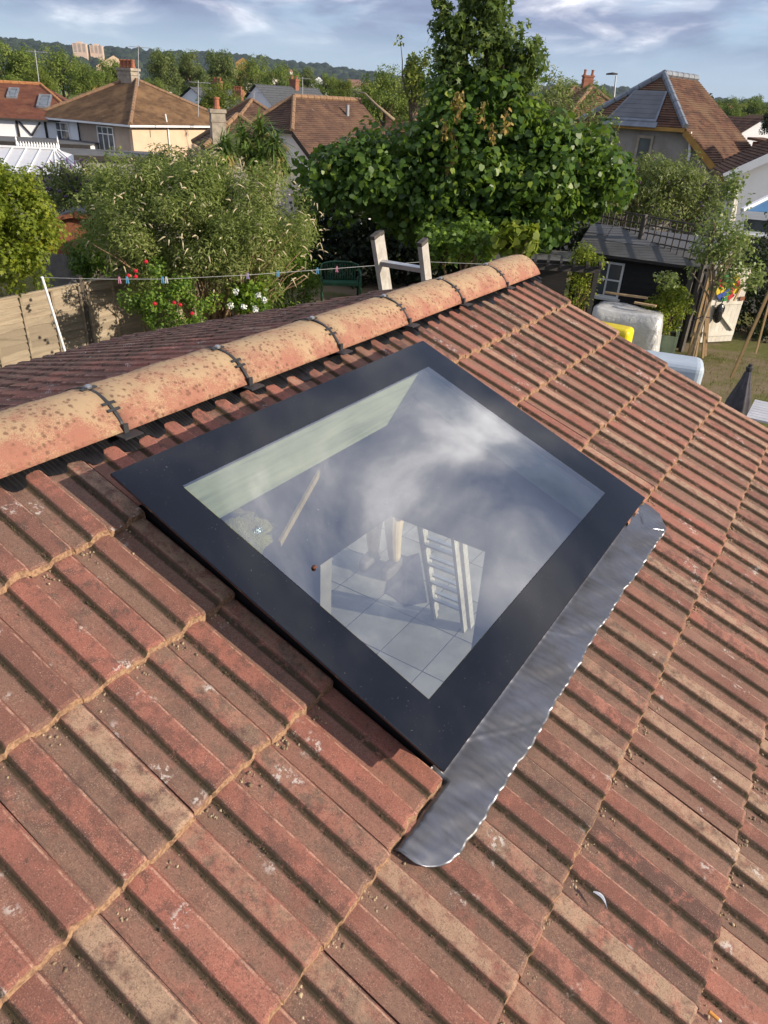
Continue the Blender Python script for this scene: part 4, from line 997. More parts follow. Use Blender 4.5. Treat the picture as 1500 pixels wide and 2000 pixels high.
# ---- centre house with the white half-hipped gable
def halfhip_house(fr, zr, hw, hh, slopes, L, label, roofmat_, wallmat, ridgemat, gz, ap_off, zlow, lap=.13, trim='dark_trim', left_low=None):
    """gable end faces -e; ridge runs along e; hh half width of the cut-off gable top"""
    r = empty('house', fr.p(0, L / 2, gz), label, 'house'); sl = slopes; zh = zr - hh * sl
    b = MB(); wl_, wr_ = hw if isinstance(hw, tuple) else (hw, hw); ov = .25
    A = fr.p(0, ap_off, zr); B = fr.p(0, L, zr)
    roof_face(b, [fr.p(-hh, -ov, zh), fr.p(hh, -ov, zh), A], lap, .025)
    zR_, zL_ = zr - wr_ * sl, zr - wl_ * sl
    roof_face(b, [fr.p(wr_, -ov, zR_), fr.p(wr_, L, zR_), B, A, fr.p(hh, -ov, zh)], lap, .025)
    roof_face(b, [fr.p(-wl_, L, zL_), fr.p(-wl_, -ov, zL_), fr.p(-hh, -ov, zh), A, B], lap, .025)
    hang(b.build('roof', [roofmat_]), r)
    b = MB(); up = Vector((0, 0, .04)); ridge_run(b, A + up, B + up, .12); hang(b.build('ridge', [ridgemat]), r)
    b = MB()
    for sg in (-1, 1): ridge_run(b, fr.p(sg * hh, -ov, zh) + up, A + up, .11)
    hang(b.build('hip', [ridgemat]), r)
    wall_slab(fr, r, [(-wl_ + .2, gz), (wr_ - .2, gz), (wr_ - .2, zr - wr_ * sl + .05), (hh, zh - .08), (-hh, zh - .08), (-wl_ + .2, zr - wl_ * sl + .05)], 0, .25, wallmat)
    wall_slab(fr, r, [(.26, gz), (L, gz), (L, zR_ + .05), (.26, zR_ + .05)], wr_ - .45, .25, wallmat, along='e')
    for sg, w_, z_ in ((1, wr_, zR_), (-1, wl_, zL_)):
        b = MB().bar(fr.p(sg * hh, -ov + .03, zh - .12), fr.p(sg * w_, -ov + .03, z_ - .12), .05, .2, (0, 0, 1)); hang(b.build('bargeboard', [trim]), r)
    hang(MB().bar(fr.p(-hh, -ov + .02, zh - .07), fr.p(hh, -ov + .02, zh - .07), .08, .12).build('gutter', [trim]), r)
    return r, A, B
A0 = at(574, 190, 40.5); fr = FR((A0.x, A0.y), radians(-38)); fr.c = fr.c - fr.e * 1.6
hc, A, B = halfhip_house(fr, A0.z, (3.4, 4.6), 1.75, .80, 6.6, 'brown roofed house with white half-hipped gable beside the spiky palm', 'roof_dark', 'render_white', 'ridge_clay', -3.2, 1.6, 0)
window(hc, fr.p(.15, -.002, A0.z - 3.0), fr.s, .85, 1.3, 1, 1, out=-fr.e, transom=.62)
def slope_light(root, fr, zr, sl, s, e, w, l, frame='lead_trim'):
    def rp(s_, e_, h=0): return fr.p(s_, e_, zr - s_ * sl + h)
    b = MB()
    for a0, a1, c0, c1 in ((0, l, 0, .09), (0, l, w - .09, w), (0, .09, .09, w - .09), (l - .09, l, .09, w - .09)): b.slab([rp(s + a0, e + c0, .04), rp(s + a1, e + c0, .04), rp(s + a1, e + c1, .04), rp(s + a0, e + c1, .04)], (0, 0, .12))
    o = hang(b.build('roof_window', [frame]), root)
    g = MB().slab([rp(s + .09, e + .09, .08), rp(s + l - .09, e + .09, .08), rp(s + l - .09, e + w - .09, .08), rp(s + .09, e + w - .09, .08)], (0, 0, .03)).build('pane', ['window_glass']); g.parent = o
slope_light(hc, fr, A0.z, .80, 2.35, 3.0, .8, .8); slope_light(hc, fr, A0.z, .80, 2.1, 4.2, .8, .75)
hang(MB().tube([fr.p(.9, 4.6, A0.z - .72), fr.p(.9, 4.6, A0.z - .2)], .09, 8).build('vent_pipe', ['galvanised']), hc)
# brown hipped neighbours just left of it
def hip_house(px, py, Y, yaw, W, D, rise, label, mat, gz=-3.4, wall='render_grey', ridge='ridge_clay', cat='house', name='house', lap=.16):
    P = at(px, py, Y); fr = FR((P.x, P.y), radians(yaw)); zE = P.z; r = empty(name, fr.p(W / 2, D / 2, gz), label, cat)
    c = [fr.p(0, 0, zE), fr.p(W, 0, zE), fr.p(W, D, zE), fr.p(0, D, zE)]; h = min(W, D) / 2
    r0, r1 = (fr.p(h, D / 2, zE + rise), fr.p(W - h + .01, D / 2, zE + rise)) if W >= D else (fr.p(W / 2, h, zE + rise), fr.p(W / 2, D - h + .01, zE + rise))
    b = MB()
    if W >= D: q = [[c[0], c[1], r1, r0], [c[1], c[2], r1], [c[2], c[3], r0, r1], [c[3], c[0], r0]]
    else: q = [[c[0], c[1], r0], [c[1], c[2], r1, r0], [c[2], c[3], r1], [c[3], c[0], r0, r1]]
    for f in q: roof_face(b, f, lap, .03)
    hang(b.build('roof', [mat]), r); b = MB(); up = Vector((0, 0, .05))
    for i, p in enumerate(c): ridge_run(b, p + up, (r0 if ((W >= D and i in (0, 3)) or (W < D and i in (0, 1))) else r1) + up, .11)
    ridge_run(b, r0 + up, r1 + up + (r1 - r0).normalized() * .02, .11); hang(b.build('ridge', [ridge]), r)
    hang(MB().slab([fr.p(.3, .3, gz), fr.p(W - .3, .3, gz), fr.p(W - .3, D - .3, gz), fr.p(.3, D - .3, gz)], (0, 0, zE - .02 - gz)).build('wall', [wall]), r)
    return r, fr, zE
r, fr, z = hip_house(398, 290, 34, 22, 3.7, 3.7, 1.25, 'dark brown hipped roof with tall rendered chimney, left of the spiky palm', 'roof_dark')
chimney(r, fr.p(.75, .55, z - .5), .60, .60, 1.95, fr.yaw, 1, 'stone_pale')
hip_house(462, 236, 49, 30, 3.2, 3.6, 1.1, 'small dark brown hipped roof half hidden behind the white gabled house', 'roof_dark')
# gabled roofs far down the street
def gable_house(px, py, Y, yaw, W, D, rise, label, mat, wall='render_white', gz=-6, chim=0):
    P = at(px, py, Y); fr = FR((P.x, P.y), radians(yaw)); zE = P.z; r = empty('house', fr.p(W / 2, D / 2, gz), label, 'house')
    b = MB(); roof_face(b, [fr.p(-.2, -.2, zE), fr.p(-.2, D, zE), fr.p(W / 2, D, zE + rise), fr.p(W / 2, -.2, zE + rise)], .3, .03); roof_face(b, [fr.p(W + .2, D, zE), fr.p(W + .2, -.2, zE), fr.p(W / 2, -.2, zE + rise), fr.p(W / 2, D, zE + rise)], .3, .03)
    hang(b.build('roof', [mat]), r)
    wall_slab(fr, r, [(0, gz), (W, gz), (W, zE), (W / 2, zE + rise - .12), (0, zE)], 0, .2, wall); wall_slab(fr, r, [(.21, gz), (D, gz), (D, zE - .02), (.21, zE - .02)], W - .2, .2, wall, along='e'); wall_slab(fr, r, [(.21, gz), (D, gz), (D, zE - .02), (.21, zE - .02)], 0, .2, wall, along='e')
    window(r, fr.p(W * .35, -.002, zE - 1.2), fr.s, W * .3, 1.1, 2, 1, out=-fr.e)
    if chim: chimney(r, fr.p(W / 2, D * .6, zE + rise - .4), .75, .45, .95, fr.yaw, chim, 'brick_far', ps=.6)
    return r
gable_house(160, 187, 95, 25, 4.6, 8, 1.5, 'small distant house with orange gable above the brown hipped roof', 'roof_brown', 'ochre_board')
gable_house(337, 206, 72, -20, 4.2, 7, 1.5, 'distant slate roofed house with white gable and two red pots', 'slate_roof', 'render_white', chim=3)
gable_house(366, 222, 66, -15, 4.5, 8, 1.3, 'distant grey roofed terrace with brick chimney beside a thin mast', 'slate_roof', 'render_grey', chim=4)
gable_house(463, 214, 72, -35, 5, 8, 2.0, 'distant slate roofed house with bright white gable behind the lime green tree', 'slate_roof', 'render_white', chim=2)
gable_house(188, 128, 330, 20, 14, 10, 4, 'far pale gabled house among trees below the tower blocks', 'roof_brown', 'render_beige', gz=-20)
gable_house(460, 122, 900, 10, 16, 12, 5, 'tiny far orange roofed house on the wooded slope', 'roof_clay', 'ochre_board', gz=-30)
gable_house(605, 164, 400, 10, 9, 10, 3.5, 'far red roofed house among the valley trees', 'roof_clay', 'render_white', gz=-25)

# ---- the tall old house on the right
A0 = at(1296, 146, 30); fr = FR((A0.x, A0.y), radians(-43)); fr.c = fr.c - fr.e * 1.55
ht, A, B = halfhip_house(fr, A0.z, (4.2, 5.0), 2.05, .78, 4.4, 'tall old house with mossy clay tiles, lead hips and grey gable on the right', 'roof_clay', 'render_grey', 'lead_trim', -1.5, 1.55, 0, .11, 'ochre_board')
zh = A0.z - 2.05 * .78
for s0 in (-1.25, .30): 
    window(ht, fr.p(s0, -.002, zh - 1.35), fr.s, .62, 1.05, 1, 1, 'stone_pale', out=-fr.e, fw=.09)
# glazed panel let into the hip
def hp(s, t, h): return fr.p(s, -.25 + t * (1.55 + .25), zh + t * (A0.z - zh) + h)
PN = MB(); PN.slab([hp(-.95, .02, .05), hp(.95, .02, .05), hp(.62, .60, .05), hp(-.62, .60, .05)], (0, 0, .07)); pnl = hang(PN.build('panel_frame', ['lead_trim']), ht)
for i in range(6):
    t0, t1 = .06 + i * .088, .06 + (i + 1) * .088 - .008; w0, w1 = .95 - t0 * .55 - .07, .95 - t1 * .55 - .07
    g = MB().slab([hp(-w0, t0, .125), hp(w0, t0, .125), hp(w1, t1, .125), hp(-w1, t1, .125)], (0, 0, .015)).build('panel_strip', ['felt_patch']); g.parent = pnl
hang(MB().slab([hp(-1.05, -.05, .03), hp(1.05, -.05, .03), hp(1.0, .03, .06), hp(-1.0, .03, .06)], (0, 0, .02)).build('panel_apron', ['lead_trim']), ht)
# dormer and flue on the lit slope
b = MB(); D0 = 3.2; zd = A0.z - 3.1 * .78
b.slab([fr.p(2.9, D0, zd + .55), fr.p(4.5, D0, zd + .40), fr.p(4.5, D0 + 1.5, zd + .40), fr.p(2.9, D0 + 1.5, zd + .55)], (0, 0, .08)); hang(b.build('dormer_roof', ['roof_clay']), ht)
b = MB(); b.slab([fr.p(3.1, D0 + .1, zd - .25), fr.p(4.35, D0 + .1, zd - 1.2), fr.p(4.35, D0 + .1, zd + .39), fr.p(3.1, D0 + .1, zd + .5)], fr.e * 1.3); hang(b.build('dormer_wall', ['brick_far']), ht)
hang(MB().tube([fr.p(4.2, 1.9, zd - 1.0), fr.p(4.2, 1.9, zd + .1)], .14, 10).tube([fr.p(4.2, 1.9, zd + .1), fr.p(4.2, 1.9, zd + .38)], [.20, .03], 10).build('flue', ['galvanised']), ht)
hang(MB().tube([fr.p(2.2, -.1, zh - .1), fr.p(2.35, -.1, zh - .8), fr.p(2.35, -.1, -1)], .045, 6).build('downpipe', ['upvc']), ht)
# second lower house behind it and others to the right
gable_house(1412, 282, 55, 10, 5, 9, 1.7, 'distant house with red clay roof right of the tall old house', 'roof_clay', 'render_white', gz=-4)
gable_house(1448, 262, 90, 0, 8, 9, 2.0, 'distant brown roofed house at the right edge', 'roof_brown', 'render_white', gz=-6)
gable_house(1440, 326, 38, -20, 6, 7, 2.0, 'cream house with dark roof behind the dormer at the right edge', 'roof_brown', 'render_beige', gz=-3)
hip_house(1105, 232, 48, 10, 4.4, 5, 1.7, 'brown hipped roof with brick chimney just left of the tall old house', 'roof_brown', -3)
r, fr2, z2 = hip_house(1085, 215, 75, 10, 5, 5, 2, 'distant brown roof with brick stack behind the leafy tree', 'roof_dark', -5); chimney(r, fr2.p(3.6, 2.4, z2 + 1.2), .9, .6, 1.7, fr2.yaw, 2, 'brick_far')
hip_house(690, 252, 60, -12, 5.5, 6, 1.9, 'orange brown roof glimpsed through the spreading tree', 'roof_clay', -4)
# grey house and blue glazed conservatory at the right edge
P0 = at(1462, 405, 21.5); fr = FR((P0.x, P0.y), radians(-14)); hg = empty('house', fr.p(2, 2, 0), 'pale grey house corner with white bargeboard at the right edge', 'house')
wall_slab(fr, hg, [(-.35, 0), (5, 0), (5, 5), (2.2, 4.35), (-.35, 3.05)], 1.9, .25, 'render_white'); b = MB(); roof_face(b, [fr.p(-.65, 1.7, 2.95), fr.p(-.65, 6, 2.95), fr.p(2.6, 6, 4.8), fr.p(2.6, 1.7, 4.8)], .13, .025); hang(b.build('roof', ['roof_dark']), hg)
hang(MB().bar(fr.p(-.6, 1.66, 2.95), fr.p(2.6, 1.66, 4.75), .05, .22).build('bargeboard', ['upvc']), hg)
P0 = at(1447, 432, 19.5); fr = FR((P0.x, P0.y), radians(-16)); cb = empty('conservatory', fr.p(1.5, 1, 0), 'white framed conservatory with blue glazed roof at the right edge', 'conservatory'); zE = P0.z + .25
hang(MB().slab([fr.p(0, 0, 0), fr.p(4, 0, 0), fr.p(4, 0, zE - .55), fr.p(0, 0, zE - .55)], fr.e * .1).build('wall', ['render_grey']), cb)
for i in range(4): window(cb, fr.p(.02 + i * .82, .0, zE - .53), fr.s, .8, .42, 1, 1, out=-fr.e, fw=.07)
b = MB(); b.slab([fr.p(-.05, -.05, zE - .1), fr.p(4, -.05, zE - .1), fr.p(4, -.05, zE), fr.p(-.05, -.05, zE)], fr.e * .15); b.bar(fr.p(-.05, -.05, zE + .02), fr.p(1.5, 1.6, zE + .75), .10, .07); b.bar(fr.p(1.5, 1.6, zE + .75), fr.p(4, 1.6, zE + .75), .1, .08); hang(b.build('roof_frame', ['upvc']), cb)
hang(MB().slab([fr.p(0, -.02, zE - .01), fr.p(4, -.02, zE - .01), fr.p(4, 1.6, zE + .72), fr.p(1.52, 1.6, zE + .72)], (0, 0, .02)).build('roof_glass', ['blue_glass']), cb)

# ---- towers, masts, lamps
for px, py0, py1, w, lab in ((158, 85, 103, 25, 'left of two pale brick tower blocks on the far hillside'), (190, 89, 105, 23, 'right of two pale brick tower blocks on the far hillside')):
    Yt = min(range(1000, 2600, 20), key=lambda q: abs(at(px, py1, q).z - 2 - float(ground_z(at(px, py1, q).x, q)))) - 380; p0, p1 = at(px - w / 2, py1, Yt), at(px + w / 2, py1, Yt); zt = at(px, py0, Yt).z; wd = (p1 - p0).length; c = (p0 + p1) / 2
    tw = empty('tower_block', (c.x, c.y, p0.z - 30), lab, 'tower block', 'tower blocks'); 
    hang(MB().box((c.x, c.y, (zt + p0.z - 30) / 2), (wd, wd * .7, zt - p0.z + 30), radians(12)).build('wall', ['tower_render']), tw); hang(MB().box((c.x, c.y, zt + 1.5), (wd * .4, wd * .35, 3), radians(12)).build('plant_room', ['tower_render']), tw)
    M12 = Matrix.Rotation(radians(12), 3, 'Z')
    for k in range(7):
        b = MB(); 
        for q in (-.32, 0, .32): b.box(Vector((c.x, c.y, zt - (zt - p0.z) * (.09 + k * .13))) + M12 @ Vector((q * wd, -wd * .353, 0)), (wd * .2, .3, (zt - p0.z) * .055), M=M12)
        hang(b.build('window_row', ['window_glass']), tw)
aerial(68, 97, 160, 50, 'leaning television mast behind the red roofed half timbered house', True, 76); aerial(270, 88, 168, 47, 'tall television aerial beside the stone chimney')
aerial(387, 157, 228, 45, 'thin grey mast at the end of the beige house'); aerial(591, 150, 190, 60, 'thin mast behind the white gabled house'); aerial(496, 178, 200, 70, 'small aerial beside the distant slate roof')
lp = at(1197, 214, 62); lt = at(1203, 148, 62); sl_ = empty('street_lamp', lp, 'grey street lamp rising left of the tall old house', 'street lamp')
hang(MB().tube([lp, lt], [.09, .05], 8).build('post', ['galvanised']), sl_); hang(MB().slab([lt + Vector((-.75, 0, .02)), lt + Vector((-.3, -.12, .10)), lt + Vector((.1, 0, .06)), lt + Vector((-.3, .12, .10))], (0, 0, .10)).build('lantern', ['dark_trim']), sl_)
# ------------------------------------------------------------------ garden materials
leafmat('leaf_vine', [(0, (0.026, 0.058, 0.012)), (.45, (0.060, 0.125, 0.019)), (.8, (0.115, 0.205, 0.028)), (.93, (0.21, 0.29, 0.035)), (1, (0.36, 0.30, 0.07))], .40, .44)
leafmat('leaf_sycamore', [(0, (0.043, 0.075, 0.020)), (.6, (0.108, 0.167, 0.038)), (.92, (0.196, 0.241, 0.051)), (1, (0.431, 0.283, 0.087))], .5, .35)
leafmat('leaf_cream', [(0, (0.11, 0.145, 0.038)), (.5, (0.215, 0.268, 0.070)), (.85, (0.33, 0.36, 0.13)), (1, (0.43, 0.39, 0.175))], .55, .48)
leafmat('leaf_acer', [(0, (0.091, 0.130, 0.014)), (.5, (0.194, 0.246, 0.020)), (.9, (0.327, 0.345, 0.029)), (1, (0.387, 0.296, 0.036))], .55, .45)
leafmat('leaf_mid', [(0, (0.051, 0.101, 0.016)), (.5, (0.127, 0.220, 0.028)), (.9, (0.228, 0.340, 0.043)), (1, (0.410, 0.381, 0.062))], .5, .38)
leafmat('leaf_bright', [(0, (0.06, 0.12, 0.012)), (.6, (0.14, 0.24, 0.02)), (1, (0.26, 0.33, 0.035))], .5, .45)
leafmat('leaf_purple', [(0, (0.088, 0.116, 0.037)), (.5, (0.165, 0.205, 0.065)), (.9, (0.271, 0.280, 0.102)), (1, (0.388, 0.298, 0.120))], .6, .35)
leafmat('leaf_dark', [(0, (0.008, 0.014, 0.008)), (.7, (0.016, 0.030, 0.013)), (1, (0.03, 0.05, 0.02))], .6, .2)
leafmat('leaf_birch', [(0, (0.099, 0.148, 0.034)), (.6, (0.198, 0.256, 0.078)), (1, (0.330, 0.347, 0.134))], .45, .35)
leafmat('leaf_cordyline', [(0, (0.069, 0.128, 0.029)), (.6, (0.176, 0.273, 0.062)), (.85, (0.332, 0.370, 0.125)), (1, (0.390, 0.273, 0.104))], .5, .3)
leafmat('leaf_far', [(0, (0.073, 0.110, 0.030)), (.4, (0.133, 0.188, 0.041)), (.8, (0.208, 0.256, 0.059)), (1, (0.290, 0.300, 0.083))], .7, .3, .15)
leafmat('leaf_poplar', [(0, (0.072, 0.102, 0.037)), (.5, (0.134, 0.172, 0.056)), (1, (0.227, 0.245, 0.094))], .7, .3, .15)
leafmat('leaf_lime', [(0, (0.08, 0.11, 0.015)), (.5, (0.13, 0.17, 0.022)), (1, (0.21, 0.23, 0.04))], .6, .35)
leafmat('grass_dry', [(0, (0.10, 0.12, 0.03)), (.5, (0.20, 0.18, 0.06)), (1, (0.34, 0.27, 0.11))], .8, .3)
simple('bark', (0.14, 0.10, 0.07), (0.08, 0.06, 0.045), 12, .95, .6, 60); simple('bark_pale', (0.30, 0.24, 0.16), (0.20, 0.15, 0.10), 12, .95, .5, 60); simple('dry_stem', (0.26, 0.18, 0.10), (0.17, .11, .065), 14, .95, .3, 60)
simple('cream_flower', (0.50, 0.44, 0.29), (0.38, .31, .19), 30, .9, .4, 120); simple('purple_flower', (0.15, 0.085, 0.20), (0.11, .06, .14), 30, .9, .4, 120); simple('red_flower', (0.52, 0.012, 0.03), (0.36, .01, .02), 40, .6, .3, 100); simple('white_flower', (0.76, 0.78, 0.74), (0.66, .70, .62), 40, .8, .4, 100)
simple('waney_board', (0.45, 0.37, 0.265), (0.26, 0.205, 0.145), 3.0, .9, .6, 30, stretch=(.5, .5, 7), per=.95, bd=.02); simple('fence_post', (0.095, 0.080, 0.065), (0.06, .05, .045), 6, .9, .4, 40)
simple('grey_board_old', (0.22, 0.205, 0.185), (0.14, .13, .12), 4, .95, .4, 40, per=.4); simple('trellis_wood', (0.075, 0.066, 0.062), (0.115, .10, .09), 9, .9, .3, 40)
simple('green_plastic', (0.030, 0.115, 0.060), (0.024, .09, .048), 6, .45, .05, 50, spec=.4); simple('shed_black', (0.018, 0.017, 0.018), (0.028, .026, .026), 6, .75, .3, 60, stretch=(1, 1, 8), per=.3)
simple('white_paint', (0.66, 0.62, 0.54), (0.54, .50, .42), 5, .8, .3, 50, per=.15); simple('alu_old', (0.50, 0.48, 0.44), (0.36, .33, .29), 14, .55, .2, 60, metal=.25); simple('alu_rung', (0.55, .56, .57), (.45, .45, .46), 9, .4, .1, metal=.7)
simple('rail_cap', (0.05, 0.045, 0.04), (0.09, .08, .07), 20, .8, .3); simple('shed_brown', (0.30, 0.115, 0.055), (0.22, .085, .045), 5, .85, .3, 50, per=.35); simple('sage_paint', (0.24, 0.30, 0.19), (0.20, .255, .165), 6, .7, .2, 50)
simple('pale_cover', (0.42, 0.49, 0.56), (0.36, .42, .49), 2.5, .5, .15, 20); simple('yellow_plastic', (0.75, 0.60, 0.01), (0.68, .52, .01), 3, .35, .05, spec=.5); simple('charcoal_fabric', (0.055, 0.052, 0.060), (0.085, .08, .09), 9, .9, .3, 60); simple('grey_table', (0.50, 0.50, 0.52), (0.42, .42, .44), 5, .6, .2, 40)
simple('soil', (0.06, 0.045, 0.03), None, 20, 1, .5); simple('timber_stack', (0.40, 0.27, 0.14), (0.30, .2, .1), 9, .85, .3, 60, stretch=(6, 6, 1), per=.25); simple('black_bag', (0.012, 0.012, 0.014), (.03, .03, .032), 16, .2, .8, 30, spec=.6); simple('rope', (0.03, .03, .035), None, 20, .8, 0)
def sheet_plastic():
    a = NT('clear_plastic'); o = a.coord(); n1 = a.noise(o, 6, 6, .7, 1.0)
    tr = a.n('ShaderNodeBsdfTransparent'); p = a.principled(a.mix(n1, (0.62, 0.62, 0.60), (0.78, 0.78, 0.78)), .22, a.bump(n1, .9, .03), 0, .6)
    m = a.n('ShaderNodeMixShader'); m.inputs[0].default_value = .62
    a.t.links.new(tr.outputs[0], m.inputs[1]); a.t.links.new(p, m.inputs[2]); return a.done(m.outputs[0])
sheet_plastic()
for nm, c in (('toy_red', (.45, .02, .03)), ('toy_yellow', (.62, .46, .02)), ('toy_blue', (.03, .07, .30)), ('toy_green', (.03, .20, .05)), ('peg_pink', (.60, .25, .36)), ('peg_blue', (.12, .36, .62)), ('peg_lilac', (.42, .34, .60)), ('peg_white', (.72, .72, .70)), ('beige_cloth', (.42, .33, .20)), ('navy_cloth', (.03, .04, .07)), ('skin', (.48, .27, .19)), ('hair', (.04, .03, .02)), ('boot', (.10, .09, .085))): simple(nm, c, tuple(q * .85 for q in c), 12, .6, .1, 60)

def lobj(name, parts, mat, parent=None, **k):
    V_, F_, T_ = join(parts) if isinstance(parts, list) else parts
    o = link(name, np_mesh(name, V_, F_, mat, T_)); tag(o, **k)
    return world_part(o, parent) if parent is not None else o
def limbs(base, tips, r0, mat, parent, name='trunk', fork=.45, rng=random, sides=6, wob=.12):
    b = MB(); base = Vector(base)
    for t in tips:
        t = Vector(t); d = t - base; L = d.length; pts = []; rd = []
        for i in range(7):
            s = i / 6; p = base.lerp(t, s); k = (1 - s) * s * L * wob * 2
            p += Vector((rng.uniform(-k, k), rng.uniform(-k, k), .12 * L * sin(pi * s))); pts.append(p); rd.append(r0 * (1 - .85 * s) + .004)
        b.tube(pts, rd, sides)
    return world_part(b.build(name, [mat], smooth=True), parent)
def spikes(centers, dirs, L, r, rng):
    b = MB()
    for c, d in zip(centers, dirs):
        c, d = Vector(c), Vector(d).normalized(); l = L * rng.uniform(.6, 1.3); q = c + d * l * .55 + Vector((0, 0, -.12 * l))
        b.tube([c, c + d * l * .25, q, c + d * l + Vector((0, 0, -.35 * l))], [r * .6, r, r * .75, r * .1], 5)
    return b
def bush(name, label, cat, px, py, Y, rad3, leaf, L, W, shape, count, clumps, cr, seed, zmin=-1, group=None, base_z=None, up=.4, droop=0, stems=0, stem_mat='dry_stem', stem_r=.03, tlo=0, thi=1, fill=.72, lump=.2, fork=0, fork_dx=0):
    rg = np.random.default_rng(seed); c = at(px, py, Y); bz = base_z if base_z is not None else float(ground_z(c.x, c.y))
    root = empty(name, (c.x, c.y, bz), label, cat, group); cl = ell_clumps(c, rad3, clumps, cr, rg, fill, zmin, lump)
    lobj('foliage', foliage(cl, count, L, W, shape, rg, droop, up, tlo=tlo, thi=thi), leaf, root)
    if fork:
        pr = random.Random(seed); fk = Vector((c.x + .05 + fork_dx * .6, c.y, bz + (c.z - bz) * fork)); tips = [Vector(cl[pr.randrange(len(cl))][0]) for _ in range(stems)]
        world_part(MB().tube([(c.x + fork_dx, c.y, bz), (c.x + fork_dx * .5, c.y + .03, bz + (fk.z - bz) * .5), fk], [stem_r * 1.3, stem_r * 1.1, stem_r], 7).build('trunk', [stem_mat], smooth=True), root); limbs(fk, tips, stem_r * .6, stem_mat, root, 'branches', rng=pr, sides=5)
    elif stems:
        pr = random.Random(seed); tips = [Vector(cl[pr.randrange(len(cl))][0]) for _ in range(stems)]
        limbs((c.x, c.y, bz), tips, stem_r, stem_mat, root, 'stems', rng=pr, sides=5)
    return root, c, cl, rg
def outer(cl, c, rad3, rg, n, facing=True):
    """points on the outside of a bush that faces the camera"""
    out = []; c = np.array(c); rad3 = np.array(rad3); cam_d_ = CAM - c; cam_d_ /= np.linalg.norm(cam_d_)
    while len(out) < n:
        d = rdir(1, rg)[0]
        if facing and d @ cam_d_ < -.1 or d[2] < -.55: continue
        out.append((c + d * rad3 * (.94 + .16 * rg.random()), d))
    return out

# ---- left: fence, prop, line
FZ0, FZ1 = -.38, 1.36
fp = [atz(-14, 585, FZ1), atz(157, 553, FZ1), atz(305, 523, FZ1)]; d = (fp[2] - fp[0]).normalized()
fp = [fp[1] - d * 3.72, fp[1] - d * 1.86, fp[1], fp[1] + d * 1.86, fp[1] + d * 3.72, fp[1] + d * 5.58]; nd = Vector((-d.y, d.x, 0)); nd = nd if nd.dot(Vector((0, -1, 0))) > 0 else -nd
fcen = (fp[2] + fp[3]) / 2; gf = empty('garden_fence', (fcen.x, fcen.y, FZ0), 'pale weathered fence of horizontal boards and dark posts at the left', 'fence')
for i, p in enumerate(fp):
    q = MB().prism([(-.045, -.045), (.045, -.045), (.045, .045), (-.045, .045)], FZ0 - .1, FZ1 + .13); yaw_ = atan2(d.y, d.x)
    o = q.build('post', ['fence_post']); o.location = (p.x, p.y, 0); o.rotation_euler.z = yaw_; hang(bevel(o, .006, 1), gf)
for i in range(5):
    p, q = fp[i] + d * .05, fp[i + 1] - d * .05; rg = random.Random(i)
    n = 14; L = (q - p).length
    for k in range(n):
        z0 = FZ0 + (FZ1 - FZ0 - .04) * k / n; b = MB(); vs = []; h = (FZ1 - FZ0 - .04) / n + .022; ph = rg.random() * 6
        for j in range(11):
            s = j / 10; w = .010 * sin(ph + s * 9) + .006 * sin(ph * 2 + s * 23); c0 = p + d * (L * s)
            for (dz, off) in ((w, .046), (w, .034), (h, .000), (h, .008)): vs.append(Vector((c0.x, c0.y, z0 + dz)) + nd * off)
        fs = [(4 * j + c, 4 * j + (c + 1) % 4, 4 * j + 4 + (c + 1) % 4, 4 * j + 4 + c) for j in range(10) for c in range(4)] + [(0, 1, 2, 3), (43, 42, 41, 40)]
        hang(b.add(vs, fs).build('slat', ['waney_board']), gf)
    for s in (.02, .335, .665, .98):
        c0 = p + d * (L * s); hang(MB().bar(Vector((c0.x, c0.y, FZ0)) + nd * .045, Vector((c0.x, c0.y, FZ1 - .03)) + nd * .045, .045, .034, nd).build('batten', ['waney_board']), gf)
    hang(MB().bar(Vector((p.x, p.y, FZ1)) + nd * .012, Vector((q.x, q.y, FZ1)) + nd * .012, .06, .025).build('capping', ['waney_board']), gf)
pt, pb = at(82, 541, 8.9), atz(128, 690, .4); pb = at(128, 690, 9.2); pb2 = pt + (pb - pt) * 2.1
MB().tube([pt, pb2], .017, 8).build('line_prop', ['upvc'], label='thin white clothes line prop leaning before the pale fence', cat='clothes prop')
wl_px = [(82, 542, 8.9), (200, 545, 9.2), (325, 545, 9.6), (484, 537, 10.2), (660, 524, 11), (830, 511, 11.8), (1045, 520, 12.6)]
MB().tube([at(*q) for q in wl_px], .0035, 4).build('washing_line', ['galvanised'], label='thin washing line strung across the garden behind the roof', cat='washing line')
def line_at(px):
    for (a0, b0, c0), (a1, b1, c1) in zip(wl_px, wl_px[1:]):
        if a0 <= px <= a1: t = (px - a0) / (a1 - a0); return at(a0, b0, c0).lerp(at(a1, b1, c1), t)
for px, m, lab in ((232, 'peg_pink', 'pink clothes peg, first on the washing line'), (247, 'peg_blue', 'blue clothes peg beside the pink one above the fence'), (317, 'peg_blue', 'blue clothes peg just right of the dark post'), (325, 'peg_white', 'white clothes peg on the washing line'), (484, 'peg_lilac', 'lilac clothes peg before the cream buddleia stems'), (540, 'peg_blue', 'blue clothes peg before the dense green shrub'), (618, 'peg_blue', 'blue clothes peg left of the green bench'), (658, 'peg_pink', 'pink clothes peg before the green bench')):
    p = line_at(px); r = empty('clothes_peg', p, lab, 'clothes peg', 'pegs on the washing line')
    for sg in (-1, 1): hang(MB().bar(p + Vector((sg * .004, 0, .03)), p + Vector((sg * .014, 0, -.055)), .008, .012).build('leg', [m]), r)

